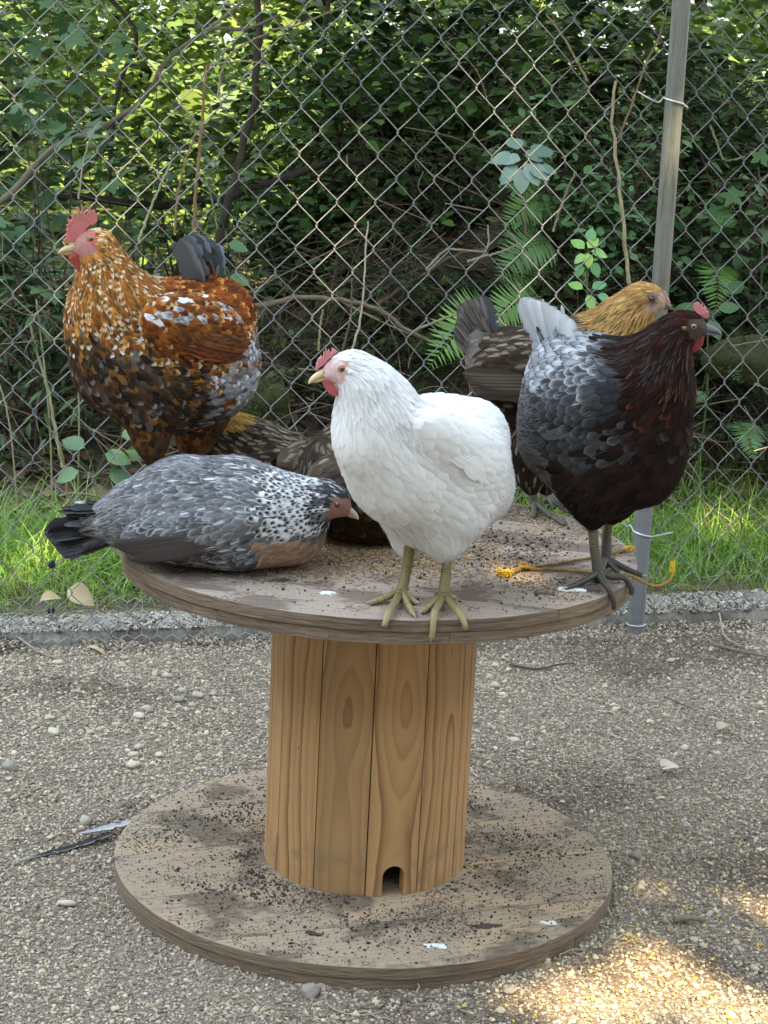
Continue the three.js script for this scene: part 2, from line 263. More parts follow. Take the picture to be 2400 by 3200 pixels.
// ---------------------------------------------------------------- measures of the seven hens: [forward, up, right, radius] in metres from each hen's own base
const HENS = {
  white: {
    at: [0.0540, 0.4555, 0.2280], turn: -2.3038,
    torso: [[0.0989, 0.1971, -0.0000, 0.0415], [0.0566, 0.1652, 0.0000, 0.0569], [-0.0159, 0.1585, -0.0000, 0.0765], [-0.0687, 0.1823, -0.0000, 0.0460]],
    under: [[0.0333, 0.1388, 0.0000, 0.0469], [-0.0112, 0.1161, -0.0000, 0.0552], [-0.0809, 0.1219, -0.0000, 0.0486]],
    neck: [[0.0718, 0.2045, -0.0000, 0.0502], [0.0945, 0.2334, -0.0000, 0.0424], [0.1093, 0.2581, 0.0018, 0.0306], [0.1191, 0.2770, 0.0100, 0.0209]],
    skull: [[0.1247, 0.2809, 0.0147, 0.0168], [0.1336, 0.2785, 0.0222, 0.0137], [0.1426, 0.2752, 0.0297, 0.0078]],
    thighA: [[0.0051, 0.0955, 0.0260, 0.0305], [0.0011, 0.0641, 0.0260, 0.0166], [-0.0017, 0.0485, 0.0260, 0.0096]],
    thighB: [[-0.0124, 0.1062, -0.0260, 0.0399], [-0.0044, 0.0742, -0.0260, 0.0206], [-0.0025, 0.0579, -0.0260, 0.0094]],
    head: { base: [0.1441, 0.2746, 0.0310], tip: [0.1598, 0.2638, 0.0442], eye: [0.1338, 0.2827, 0.0223], turn: -0.6981, eyeR: 0.0042,
      comb: [[0.0271, -0.0029], [0.0266, 0.0019], [0.0254, 0.0053], [0.0235, 0.0088], [0.0223, 0.0095], [0.0217, 0.0124], [0.0200, 0.0099], [0.0193, 0.0110], [0.0188, 0.0168], [0.0171, 0.0134], [0.0170, 0.0199], [0.0145, 0.0155], [0.0140, 0.0193], [0.0116, 0.0149], [0.0103, 0.0156], [0.0097, 0.0200], [0.0065, 0.0185], [0.0040, 0.0162], [0.0087, 0.0126], [0.0132, 0.0070], [0.0151, 0.0035], [0.0211, -0.0007], [0.0270, -0.0043]],
      wattle: [[0.0137, -0.0150], [0.0190, -0.0172], [0.0167, -0.0233], [0.0124, -0.0287], [0.0075, -0.0321], [0.0000, -0.0298], [-0.0052, -0.0255], [-0.0068, -0.0214], [-0.0008, -0.0181], [0.0061, -0.0155]] },
    wing: [[0.0739, 0.2236, -0.0580, 0.0288], [-0.0288, 0.1651, -0.0600, 0.0257]],
    tail: [[-0.0973, 0.2041, -0.0000, 0.0048], [-0.1395, 0.2163, -0.0000, 0.0049]],
    legs: [
      { hock: [0.0153, 0.0585, 0.0106], foot: [0.0309, 0.0000, 0.0065], toes: [[[0.0309, 0.0120, 0.0065], [0.0598, 0.0055, 0.0104], [0.0835, 0.0030, 0.0136]], [[0.0309, 0.0120, 0.0065], [0.0659, 0.0080, -0.0152], [0.1010, 0.0065, -0.0369], [0.1093, -0.0020, -0.0405], [0.1090, -0.0068, -0.0379]], [[0.0309, 0.0120, 0.0065], [0.0569, 0.0055, -0.0289], [0.0782, 0.0030, -0.0579]], [[0.0309, 0.0120, 0.0065], [0.0330, 0.0055, -0.0107], [0.0347, 0.0030, -0.0248]]] },
      { hock: [-0.0090, 0.0601, -0.0231], foot: [0.0018, 0.0000, -0.0332], toes: [[[0.0018, 0.0120, -0.0332], [0.0360, 0.0055, -0.0429], [0.0640, 0.0030, -0.0508]], [[0.0018, 0.0120, -0.0332], [0.0317, 0.0080, -0.0521], [0.0617, 0.0065, -0.0711], [0.0686, -0.0100, -0.0765], [0.0684, -0.0244, -0.0741]], [[0.0018, 0.0120, -0.0332], [0.0191, 0.0080, -0.0606], [0.0364, 0.0065, -0.0880], [0.0375, -0.0041, -0.0973], [0.0347, -0.0113, -0.0966]], [[0.0018, 0.0120, -0.0332], [-0.0110, 0.0055, -0.0331], [-0.0215, 0.0030, -0.0329]]] },
    ],
  },
  orange: {
    at: [-0.2620, 0.4555, -0.1180], turn: -2.7053,
    torso: [[0.1110, 0.2483, 0.0000, 0.0527], [0.0683, 0.2250, -0.0000, 0.0748], [0.0082, 0.2236, -0.0000, 0.0889], [-0.0389, 0.2638, -0.0000, 0.0466], [-0.0280, 0.3036, -0.0000, 0.0209]],
    under: [[0.0928, 0.1964, -0.0000, 0.0579], [0.0357, 0.1764, -0.0000, 0.0616], [-0.0248, 0.1932, -0.0000, 0.0664]],
    neck: [[0.1036, 0.2871, -0.0000, 0.0526], [0.1146, 0.3217, -0.0000, 0.0322], [0.1219, 0.3493, 0.0013, 0.0224]],
    skull: [[0.1238, 0.3599, 0.0016, 0.0188], [0.1342, 0.3585, 0.0035, 0.0159], [0.1485, 0.3530, 0.0060, 0.0090]],
    thighA: [[0.0638, 0.1485, -0.0260, 0.0351], [0.0587, 0.1115, -0.0260, 0.0208], [0.0544, 0.0872, -0.0260, 0.0133]],
    thighB: [[-0.0245, 0.1352, 0.0260, 0.0425], [-0.0222, 0.0973, 0.0260, 0.0227], [-0.0182, 0.0752, 0.0260, 0.0142]],
    head: { base: [0.1520, 0.3529, 0.0066], tip: [0.1737, 0.3472, 0.0104], eye: [0.1354, 0.3679, 0.0037], turn: -0.1745, eyeR: 0.0042,
      comb: [[0.0329, -0.0034], [0.0294, -0.0010], [0.0298, 0.0029], [0.0279, 0.0061], [0.0295, 0.0084], [0.0280, 0.0123], [0.0299, 0.0154], [0.0265, 0.0162], [0.0281, 0.0243], [0.0242, 0.0217], [0.0215, 0.0225], [0.0224, 0.0311], [0.0189, 0.0296], [0.0165, 0.0242], [0.0142, 0.0266], [0.0163, 0.0393], [0.0135, 0.0375], [0.0119, 0.0305], [0.0096, 0.0298], [0.0113, 0.0418], [0.0081, 0.0384], [0.0049, 0.0268], [0.0026, 0.0300], [0.0023, 0.0404], [-0.0013, 0.0355], [-0.0021, 0.0332], [-0.0059, 0.0352], [-0.0095, 0.0279], [-0.0092, 0.0209], [-0.0054, 0.0169], [0.0000, 0.0160], [0.0046, 0.0097], [0.0108, 0.0033], [0.0146, -0.0030], [0.0223, -0.0071], [0.0285, -0.0088]],
      wattle: [[0.0245, -0.0204], [0.0260, -0.0259], [0.0236, -0.0314], [0.0189, -0.0376], [0.0134, -0.0414], [0.0040, -0.0397], [-0.0037, -0.0333], [-0.0099, -0.0261], [-0.0098, -0.0214], [-0.0019, -0.0176], [0.0106, -0.0170]] },
    wing: [[0.0675, 0.2747, -0.0800, 0.0422], [-0.0256, 0.2516, -0.0760, 0.0323]],
    tail: [[-0.0284, 0.2914, -0.0000, 0.0053], [-0.0038, 0.3749, -0.0000, 0.0053]],
    legs: [
      { hock: [0.0392, 0.0835, 0.0142], foot: [0.0341, 0.0000, -0.0108], toes: [[[0.0341, 0.0120, -0.0108], [0.0468, 0.0055, -0.0173], [0.0572, 0.0030, -0.0226]], [[0.0341, 0.0120, -0.0108], [0.0468, 0.0055, -0.0313], [0.0572, 0.0030, -0.0480]], [[0.0341, 0.0120, -0.0108], [0.0389, 0.0055, -0.0360], [0.0430, 0.0030, -0.0565]]] },
      { hock: [-0.0209, 0.0777, 0.0377], foot: [-0.0153, 0.0000, 0.0194], toes: [[[-0.0153, 0.0120, 0.0194], [-0.0013, 0.0055, 0.0072], [0.0101, 0.0030, -0.0028]], [[-0.0153, 0.0120, 0.0194], [0.0009, 0.0055, -0.0066], [0.0141, 0.0030, -0.0279]], [[-0.0153, 0.0120, 0.0194], [-0.0099, 0.0055, -0.0092], [-0.0056, 0.0030, -0.0326]]] },
    ],
  },
  dark: {
    at: [0.2720, 0.4555, 0.0920], turn: -0.4887,
    torso: [[0.0486, 0.2172, 0.0000, 0.0515], [0.0131, 0.2125, -0.0000, 0.0681], [-0.0284, 0.2150, -0.0000, 0.0793], [-0.0597, 0.2477, 0.0000, 0.0433], [-0.0717, 0.2680, 0.0000, 0.0207]],
    under: [[0.0481, 0.1659, 0.0000, 0.0517], [0.0441, 0.1424, 0.0000, 0.0451], [-0.0054, 0.1408, 0.0000, 0.0637], [-0.0595, 0.1621, -0.0000, 0.0516]],
    neck: [[0.0467, 0.2536, 0.0000, 0.0491], [0.0597, 0.2815, 0.0000, 0.0334], [0.0681, 0.3052, -0.0063, 0.0226]],
    skull: [[0.0776, 0.3170, -0.0094, 0.0187], [0.0880, 0.3173, -0.0128, 0.0154], [0.0995, 0.3160, -0.0165, 0.0084]],
    thighA: [[-0.0070, 0.1166, 0.0280, 0.0351], [-0.0026, 0.0906, 0.0280, 0.0194], [-0.0001, 0.0748, 0.0280, 0.0099]],
    thighB: [[0.0119, 0.1149, -0.0300, 0.0346], [0.0049, 0.0873, -0.0300, 0.0198], [0.0012, 0.0719, -0.0300, 0.0111]],
    head: { base: [0.1014, 0.3172, -0.0171], tip: [0.1231, 0.3117, -0.0242], eye: [0.0928, 0.3210, -0.0143], turn: 0.3142, eyeR: 0.0042,
      comb: [[-0.0031, 0.0199], [-0.0030, 0.0247], [0.0011, 0.0274], [0.0041, 0.0257], [0.0052, 0.0229], [0.0068, 0.0264], [0.0084, 0.0212], [0.0105, 0.0228], [0.0128, 0.0182], [0.0153, 0.0164], [0.0166, 0.0117], [0.0150, 0.0082], [0.0093, 0.0092], [0.0033, 0.0126]],
      wattle: [[-0.0064, -0.0200], [-0.0039, -0.0276], [0.0004, -0.0327], [0.0068, -0.0297], [0.0119, -0.0225], [0.0130, -0.0128], [0.0063, -0.0123], [-0.0029, -0.0159]] },
    wing: [[0.0177, 0.2384, 0.0600, 0.0418], [-0.0531, 0.2095, 0.0600, 0.0325]],
    tail: [[-0.0712, 0.2618, 0.0000, 0.0050], [-0.0983, 0.3266, 0.0000, 0.0050]],
    legs: [
      { hock: [-0.0033, 0.0742, 0.0219], foot: [0.0146, 0.0000, 0.0330], toes: [[[0.0146, 0.0120, 0.0330], [0.0045, 0.0055, 0.0707], [-0.0037, 0.0030, 0.1016]], [[0.0146, 0.0120, 0.0330], [0.0291, 0.0080, 0.0523], [0.0437, 0.0065, 0.0715], [0.0522, -0.0111, 0.0711], [0.0503, -0.0268, 0.0704]], [[0.0146, 0.0120, 0.0330], [0.0290, 0.0080, 0.0254], [0.0434, 0.0065, 0.0178], [0.0516, -0.0075, 0.0147], [0.0495, -0.0188, 0.0136]], [[0.0146, 0.0120, 0.0330], [0.0170, 0.0055, 0.0123], [0.0190, 0.0030, -0.0046]]] },
      { hock: [-0.0081, 0.0686, -0.0548], foot: [-0.0049, 0.0000, -0.0375], toes: [[[-0.0049, 0.0120, -0.0375], [0.0008, 0.0055, -0.0136], [0.0055, 0.0030, 0.0060]], [[-0.0049, 0.0120, -0.0375], [0.0143, 0.0055, -0.0212], [0.0299, 0.0030, -0.0079]], [[-0.0049, 0.0120, -0.0375], [0.0310, 0.0055, -0.0256], [0.0604, 0.0030, -0.0159]], [[-0.0049, 0.0120, -0.0375], [-0.0166, 0.0055, -0.0421], [-0.0262, 0.0030, -0.0458]]] },
    ],
  },
  brown: {
    at: [0.2550, 0.4555, -0.2150], turn: -0.2094,
    torso: [[0.0553, 0.2074, 0.0000, 0.0543], [0.0116, 0.2006, 0.0000, 0.0722], [-0.0485, 0.1955, 0.0000, 0.0636], [-0.0970, 0.2011, 0.0000, 0.0486], [-0.1274, 0.2243, 0.0000, 0.0245]],
    under: [[0.0334, 0.1608, 0.0000, 0.0609], [-0.0163, 0.1436, 0.0000, 0.0612], [-0.0754, 0.1642, 0.0000, 0.0487]],
    neck: [[0.0409, 0.2316, 0.0000, 0.0517], [0.0601, 0.2679, 0.0000, 0.0378], [0.0748, 0.2961, 0.0000, 0.0261]],
    skull: [[0.0825, 0.3085, 0.0000, 0.0199], [0.0944, 0.3075, 0.0000, 0.0161], [0.1072, 0.3023, 0.0000, 0.0084]],
    thighA: [[-0.0483, 0.0962, 0.0220, 0.0358], [-0.0486, 0.0604, 0.0220, 0.0194], [-0.0460, 0.0411, 0.0220, 0.0112]],
    thighB: [[-0.0193, 0.0932, -0.0240, 0.0363], [-0.0295, 0.0527, -0.0240, 0.0197], [-0.0314, 0.0326, -0.0240, 0.0114]],
    head: { base: [0.1090, 0.3031, 0.0000], tip: [0.1238, 0.2961, 0.0000], eye: [0.0973, 0.3103, 0.0000], turn: 0.0000, eyeR: 0.0042,
      comb: [[0.0128, 0.0087], [0.0165, 0.0095], [0.0181, 0.0037], [0.0216, -0.0004], [0.0237, -0.0057], [0.0200, -0.0071], [0.0151, 0.0002]] },
    wing: [[0.0154, 0.2142, 0.0640, 0.0421], [-0.1126, 0.2028, 0.0600, 0.0327]],
    tail: [[-0.1244, 0.2277, 0.0000, 0.0056], [-0.1661, 0.2788, 0.0000, 0.0056]],
    legs: [
      { hock: [-0.0507, 0.0367, -0.0117], foot: [-0.0427, 0.0000, -0.0042], toes: [[[-0.0427, 0.0120, -0.0042], [-0.0399, 0.0055, 0.0269], [-0.0377, 0.0030, 0.0523]], [[-0.0427, 0.0120, -0.0042], [-0.0254, 0.0055, 0.0206], [-0.0112, 0.0030, 0.0409]], [[-0.0427, 0.0120, -0.0042], [-0.0104, 0.0055, 0.0415], [0.0160, 0.0030, 0.0789]], [[-0.0427, 0.0120, -0.0042], [-0.0481, 0.0055, -0.0042], [-0.0526, 0.0030, -0.0042]]] },
      { hock: [-0.0345, 0.0285, -0.0573], foot: [-0.0298, 0.0000, -0.0512], toes: [[[-0.0298, 0.0120, -0.0512], [-0.0217, 0.0055, -0.0312], [-0.0151, 0.0030, -0.0148]], [[-0.0298, 0.0120, -0.0512], [-0.0079, 0.0055, -0.0213], [0.0100, 0.0030, 0.0032]], [[-0.0298, 0.0120, -0.0512], [-0.0141, 0.0055, -0.0410], [-0.0012, 0.0030, -0.0326]]] },
    ],
  },
  grey: {
    at: [-0.1900, 0.4555, 0.1250], turn: 0.0000,
    torso: [[0.0611, 0.0586, 0.0000, 0.0498], [0.0091, 0.0629, 0.0000, 0.0666], [-0.0471, 0.0624, 0.0000, 0.0655], [-0.0976, 0.0541, 0.0000, 0.0453], [-0.1313, 0.0478, 0.0000, 0.0262], [-0.1566, 0.0418, 0.0000, 0.0161]],
    under: [[0.0834, 0.0347, 0.0000, 0.0330], [0.0097, 0.0455, 0.0000, 0.0628], [-0.0521, 0.0366, 0.0000, 0.0459]],
    neck: [[0.0681, 0.0659, 0.0000, 0.0430], [0.0903, 0.0757, 0.0000, 0.0306], [0.1096, 0.0869, 0.0017, 0.0224]],
    skull: [[0.1230, 0.0908, 0.0031, 0.0196], [0.1333, 0.0858, 0.0042, 0.0162], [0.1460, 0.0769, 0.0056, 0.0081]],
    head: { base: [0.1472, 0.0770, 0.0057], tip: [0.1634, 0.0667, 0.0074], eye: [0.1395, 0.0857, 0.0049], turn: -0.1047, eyeR: 0.0042 },
    wing: [[0.0386, 0.0685, 0.0580, 0.0310], [-0.0986, 0.0429, 0.0560, 0.0201]],
    tail: [[-0.1341, 0.0453, 0.0000, 0.0050], [-0.2168, 0.0295, 0.0000, 0.0050]],
  },
  lying: {
    at: [-0.1300, 0.4555, -0.1750], turn: 3.0020,
    torso: [[0.0745, 0.0669, -0.0000, 0.0432], [0.0389, 0.0633, -0.0000, 0.0507], [-0.0062, 0.0604, -0.0000, 0.0406]],
    under: [[0.0639, 0.0386, -0.0000, 0.0357], [0.0123, 0.0395, -0.0000, 0.0356]],
    neck: [[0.0753, 0.0958, -0.0000, 0.0268], [0.0904, 0.1043, -0.0000, 0.0205], [0.1036, 0.1161, -0.0000, 0.0155]],
    skull: [[0.1129, 0.1231, -0.0000, 0.0164], [0.1219, 0.1218, -0.0000, 0.0139], [0.1321, 0.1172, -0.0000, 0.0079]],
    head: { base: [0.1321, 0.1172, -0.0000], tip: [0.1487, 0.1107, -0.0000], eye: [0.1233, 0.1255, -0.0000], turn: 0.0000, eyeR: 0.0042 },
    wing: [[0.0411, 0.0738, -0.0360, 0.0264], [-0.0160, 0.0720, -0.0360, 0.0226]],
  },
  dozing: {
    at: [-0.0250, 0.4555, -0.0200], turn: 0.4887,
    torso: [[-0.0297, 0.0980, -0.0000, 0.0522], [0.0045, 0.0777, 0.0000, 0.0663], [0.0128, 0.0465, -0.0000, 0.0576]],
    under: [[-0.0240, 0.0491, -0.0000, 0.0477], [0.0202, 0.0337, -0.0000, 0.0506]],
    neck: [[0.0294, 0.1128, -0.0000, 0.0336], [0.0537, 0.1358, -0.0000, 0.0218], [0.0644, 0.1505, -0.0000, 0.0170]],
    skull: [[0.0694, 0.1575, -0.0000, 0.0155], [0.0797, 0.1564, -0.0000, 0.0132], [0.0915, 0.1522, 0.0000, 0.0076]],
    head: { base: [0.0908, 0.1535, -0.0000], tip: [0.1076, 0.1477, -0.0000], eye: [0.0808, 0.1600, -0.0000], turn: 0.0000, eyeR: 0.0042 },
    wing: [[-0.0256, 0.1014, 0.0440, 0.0282], [-0.0834, 0.0961, 0.0440, 0.0233]],
  },
};

// ---------------------------------------------------------------- the hens: a distance field gives each body its surface, real feathers are laid on it
function coneDist(p, a, b) {                               // signed distance to a tapered capsule (a, b = [x, y, z, r])
  const bx = b[0] - a[0], by = b[1] - a[1], bz = b[2] - a[2], l2 = bx * bx + by * by + bz * bz, rr = a[3] - b[3], a2 = l2 - rr * rr, il2 = 1 / l2;
  const px = p[0] - a[0], py = p[1] - a[1], pz = p[2] - a[2], y = px * bx + py * by + pz * bz, z = y - l2;
  const qx = px * l2 - bx * y, qy = py * l2 - by * y, qz = pz * l2 - bz * y, x2 = qx * qx + qy * qy + qz * qz, y2 = y * y * l2, z2 = z * z * l2, k = Math.sign(rr) * rr * rr * x2;
  if (Math.sign(z) * a2 * z2 > k) return Math.sqrt(x2 + z2) * il2 - b[3];
  if (Math.sign(y) * a2 * y2 < k) return Math.sqrt(x2 + y2) * il2 - a[3];
  return (Math.sqrt(Math.max(0, x2 * a2 * il2)) + y * rr) * il2 - a[3];
}
function ellipsoidDist(p, e) {                             // e: centre, axes [u, v, w], half lengths
  const d = [p[0] - e.c[0], p[1] - e.c[1], p[2] - e.c[2]]; let k0 = 0, k1 = 0;
  for (let i = 0; i < 3; i++) { const q = d[0] * e.a[i][0] + d[1] * e.a[i][1] + d[2] * e.a[i][2], r = e.r[i]; k0 += (q / r) ** 2; k1 += (q / (r * r)) ** 2; }
  k0 = Math.sqrt(k0); k1 = Math.sqrt(k1); return k1 < 1e-9 ? -Math.min(...e.r) : k0 * (k0 - 1) / k1;
}
const smin = (a, b, k) => { const h = Math.max(k - Math.abs(a - b), 0) / k; return Math.min(a, b) - h * h * k * 0.25; };
function makeField(H, opt) {
  const chains = [['torso', 0.03], ['under', 0.03], ['neck', 0.030], ['skull', 0.012], ['thighA', 0.014], ['thighB', 0.014]].filter(([n]) => H[n]).map(([n, k]) => ({ n, k, s: H[n].slice(1).map((b, i) => [H[n][i], b]) }));
  const wings = [1, -1].map((s) => {
    const A = H.wing[0], B = H.wing[1], m = (v) => [v[0], v[1], v[2] * s], a = m(A), b = m(B), u = [b[0] - a[0], b[1] - a[1], b[2] - a[2]], L = Math.hypot(...u); u.forEach((q, i) => u[i] = q / L);
    const out = [0, 0, Math.sign(a[2])]; const dn = u[2] * out[2]; const w = [out[0] - dn * u[0], out[1] - dn * u[1], out[2] - dn * u[2]], wl = Math.hypot(...w); w.forEach((q, i) => w[i] = q / wl);
    const v = [w[1] * u[2] - w[2] * u[1], w[2] * u[0] - w[0] * u[2], w[0] * u[1] - w[1] * u[0]];
    return { c: [(a[0] + b[0]) / 2, (a[1] + b[1]) / 2, (a[2] + b[2]) / 2], a: [u, v, w], r: [L / 2 + A[3] * 0.55, A[3], opt.wingThick ?? 0.027], side: Math.sign(a[2]) };
  });
  const F = {
    chains, wings,
    parts(p) {                                             // distances by region
      const o = {}; for (const c of chains) { let d = 9; for (const [a, b] of c.s) d = smin(d, coneDist(p, a, b), 0.012); o[c.n] = d; }
      o.wing = Math.min(ellipsoidDist(p, wings[0]), ellipsoidDist(p, wings[1])); return o;
    },
    d(p) {
      let d = 9; for (const c of chains) { let e = 9; for (const [a, b] of c.s) e = smin(e, coneDist(p, a, b), 0.012); d = d > 8 ? e : smin(d, e, c.k); }
      for (const w of wings) d = smin(d, ellipsoidDist(p, w), opt.wingK ?? 0.006);
      if (opt.sits) { const g = 0.002 - p[1], h = Math.max(0.02 - Math.abs(d - g), 0) / 0.02; d = Math.max(d, g) + h * h * 0.005; }
      return d;
    },
    grad(p) {
      const e = 0.0012, q = (dx, dy, dz) => F.d([p[0] + dx * e, p[1] + dy * e, p[2] + dz * e]), a = q(1, -1, -1), b = q(-1, -1, 1), c = q(-1, 1, -1), d = q(1, 1, 1);
      const g = [a - b - c + d, -a - b + c + d, -a + b - c + d], l = Math.hypot(...g) || 1; return [g[0] / l, g[1] / l, g[2] / l];
    },
    flow(p, n) {                                           // which way feathers lie: away from the beak, down the thighs, back along the wing
      const f = [0, 0, 0]; let best = 'torso', bd = 9;
      for (const c of chains) for (const [a, b] of c.s) {
        const d = coneDist(p, a, b), w = Math.exp(-Math.max(0, d + 0.004) / 0.010); let u = [b[0] - a[0], b[1] - a[1], b[2] - a[2]]; const L = Math.hypot(...u) || 1, s = c.n === 'neck' || c.n === 'skull' ? -1 : 1;
        f[0] += s * u[0] / L * w; f[1] += s * u[1] / L * w; f[2] += s * u[2] / L * w; if (d < bd) { bd = d; best = c.n; }
        if (c.n === 'torso' || c.n === 'under') f[1] -= (opt.sag ?? 0.45) * w;
      }
      for (const e of wings) { const d = ellipsoidDist(p, e); if (d < 0.004) { const w = 6 * Math.exp(-Math.max(0, d + 0.002) / 0.004); for (let i = 0; i < 3; i++) f[i] += e.a[0][i] * w; f[1] -= 0.12 * w; if (d < bd + 0.004) best = 'wing'; } }
      const dn = f[0] * n[0] + f[1] * n[1] + f[2] * n[2]; for (let i = 0; i < 3; i++) f[i] -= dn * n[i]; const l = Math.hypot(...f) || 1;
      return { dir: [f[0] / l, f[1] / l, f[2] / l], region: best };
    },
  };
  return F;
}
function surface(F, lo, hi, cell) {                        // surface nets over the field, skipping empty blocks
  const n = [0, 1, 2].map((i) => Math.ceil((hi[i] - lo[i]) / cell / 6) * 6), nx = n[0] + 1, ny = n[1] + 1, nz = n[2] + 1, D = new Float32Array(nx * ny * nz).fill(1), at = (i, j, k) => (k * ny + j) * nx + i;
  for (let K = 0; K < n[2]; K += 6) for (let J = 0; J < n[1]; J += 6) for (let I = 0; I < n[0]; I += 6) {
    const c = F.d([lo[0] + (I + 3) * cell, lo[1] + (J + 3) * cell, lo[2] + (K + 3) * cell]);
    if (Math.abs(c) > 6.5 * cell + 0.004) { if (c < 0) for (let k = K; k <= K + 6; k++) for (let j = J; j <= J + 6; j++) for (let i = I; i <= I + 6; i++) if (D[at(i, j, k)] === 1) D[at(i, j, k)] = -1; continue; }
    for (let k = K; k <= K + 6; k++) for (let j = J; j <= J + 6; j++) for (let i = I; i <= I + 6; i++) D[at(i, j, k)] = F.d([lo[0] + i * cell, lo[1] + j * cell, lo[2] + k * cell]);
  }
  const vid = new Int32Array(nx * ny * nz).fill(-1), pos = [], idx = [];
  for (let k = 0; k < n[2]; k++) for (let j = 0; j < n[1]; j++) for (let i = 0; i < n[0]; i++) {
    let m = 0, x = 0, y = 0, z = 0, c = 0; const v = []; for (let q = 0; q < 8; q++) { v[q] = D[at(i + (q & 1), j + ((q >> 1) & 1), k + (q >> 2))]; if (v[q] < 0) m |= 1 << q; }
    if (m === 0 || m === 255) continue;
    for (const [a, b] of NETEDGES) if ((v[a] < 0) !== (v[b] < 0)) { const t = v[a] / (v[a] - v[b]); x += (a & 1) + t * ((b & 1) - (a & 1)); y += ((a >> 1) & 1) + t * (((b >> 1) & 1) - ((a >> 1) & 1)); z += (a >> 2) + t * ((b >> 2) - (a >> 2)); c++; }
    vid[at(i, j, k)] = pos.length / 3; pos.push(lo[0] + (i + x / c) * cell, lo[1] + (j + y / c) * cell, lo[2] + (k + z / c) * cell);
  }
  for (let k = 1; k < n[2]; k++) for (let j = 1; j < n[1]; j++) for (let i = 1; i < n[0]; i++) {
    const s = D[at(i, j, k)] < 0;
    const quad = (a, b, c, d, f) => { if (a < 0 || b < 0 || c < 0 || d < 0) return; f ? idx.push(a, b, c, a, c, d) : idx.push(a, c, b, a, d, c); };
    if (s !== D[at(i + 1, j, k)] < 0) quad(vid[at(i, j - 1, k - 1)], vid[at(i, j, k - 1)], vid[at(i, j, k)], vid[at(i, j - 1, k)], s);
    if (s !== D[at(i, j + 1, k)] < 0) quad(vid[at(i - 1, j, k - 1)], vid[at(i - 1, j, k)], vid[at(i, j, k)], vid[at(i, j, k - 1)], s);
    if (s !== D[at(i, j, k + 1)] < 0) quad(vid[at(i - 1, j - 1, k)], vid[at(i, j - 1, k)], vid[at(i, j, k)], vid[at(i - 1, j, k)], s);
  }
  return { pos, idx };
}
const NETEDGES = [[0, 1], [2, 3], [4, 5], [6, 7], [0, 2], [1, 3], [4, 6], [5, 7], [0, 4], [1, 5], [2, 6], [3, 7]];
class Plumage {
  constructor() { this.pos = []; this.idx = []; this.col = []; }
  // one feather following the body: root p, lying direction, length, width; look(t, s) gives its colour along (0..1) and across (-1..1)
  lay(F, p, dir, len, wid, lift, look, o = {}) {
    const rows = o.rows ?? 6, cols = o.cols ?? 4, point = o.point ?? 0, start = this.pos.length / 3; let c = [...p], n = F.grad(c), t = [...dir];
    for (let i = 0; i <= rows; i++) {
      const u = i / rows; if (i) { const st = len / rows; c = [c[0] + t[0] * st, c[1] + t[1] * st, c[2] + t[2] * st]; n = F.grad(c); }
      const h = (o.base ?? 0.0008) + 0.55 * lift * u * (o.curl ? 1 + o.curl * u * u : 1), d = F.d(c) - h; if (!o.free || u < 0.4) { c = [c[0] - n[0] * d, c[1] - n[1] * d, c[2] - n[2] * d]; }
      const k = t[0] * n[0] + t[1] * n[1] + t[2] * n[2]; if (!o.free || u < 0.4) { t = [t[0] - k * n[0], t[1] - k * n[1], t[2] - k * n[2]]; const l = Math.hypot(...t); t = [t[0] / l, t[1] / l, t[2] / l]; }
      const s = [n[1] * t[2] - n[2] * t[1], n[2] * t[0] - n[0] * t[2], n[0] * t[1] - n[1] * t[0]];
      const round = Math.min(1, 0.35 + 1.6 * u) * (u < 0.62 ? 1 : Math.sqrt(Math.max(0, 1 - ((u - 0.62) / 0.385) ** 2))), sharp = Math.min(1, 0.4 + 2.4 * u) * Math.pow(Math.max(0, 1 - u), 0.75);
      const w = wid * 0.5 * Math.max(0.03, lerp(round, sharp, point)), arch = o.arch ?? 0.2;
      for (let j = 0; j <= cols; j++) { const q = (j / cols) * 2 - 1, b = -arch * w * q * q; this.pos.push(c[0] + s[0] * w * q + n[0] * b, c[1] + s[1] * w * q + n[1] * b, c[2] + s[2] * w * q + n[2] * b); this.col.push(...look(u, q)); }
    }
    const W = cols + 1; for (let i = 0; i < rows; i++) for (let j = 0; j < cols; j++) { const a = start + i * W + j, b = a + W; this.idx.push(a, b, a + 1, a + 1, b, b + 1); }
  }
  get size() { return this.pos.length; }
  geo() { return bufGeo(this.pos, this.idx, this.col); }
}
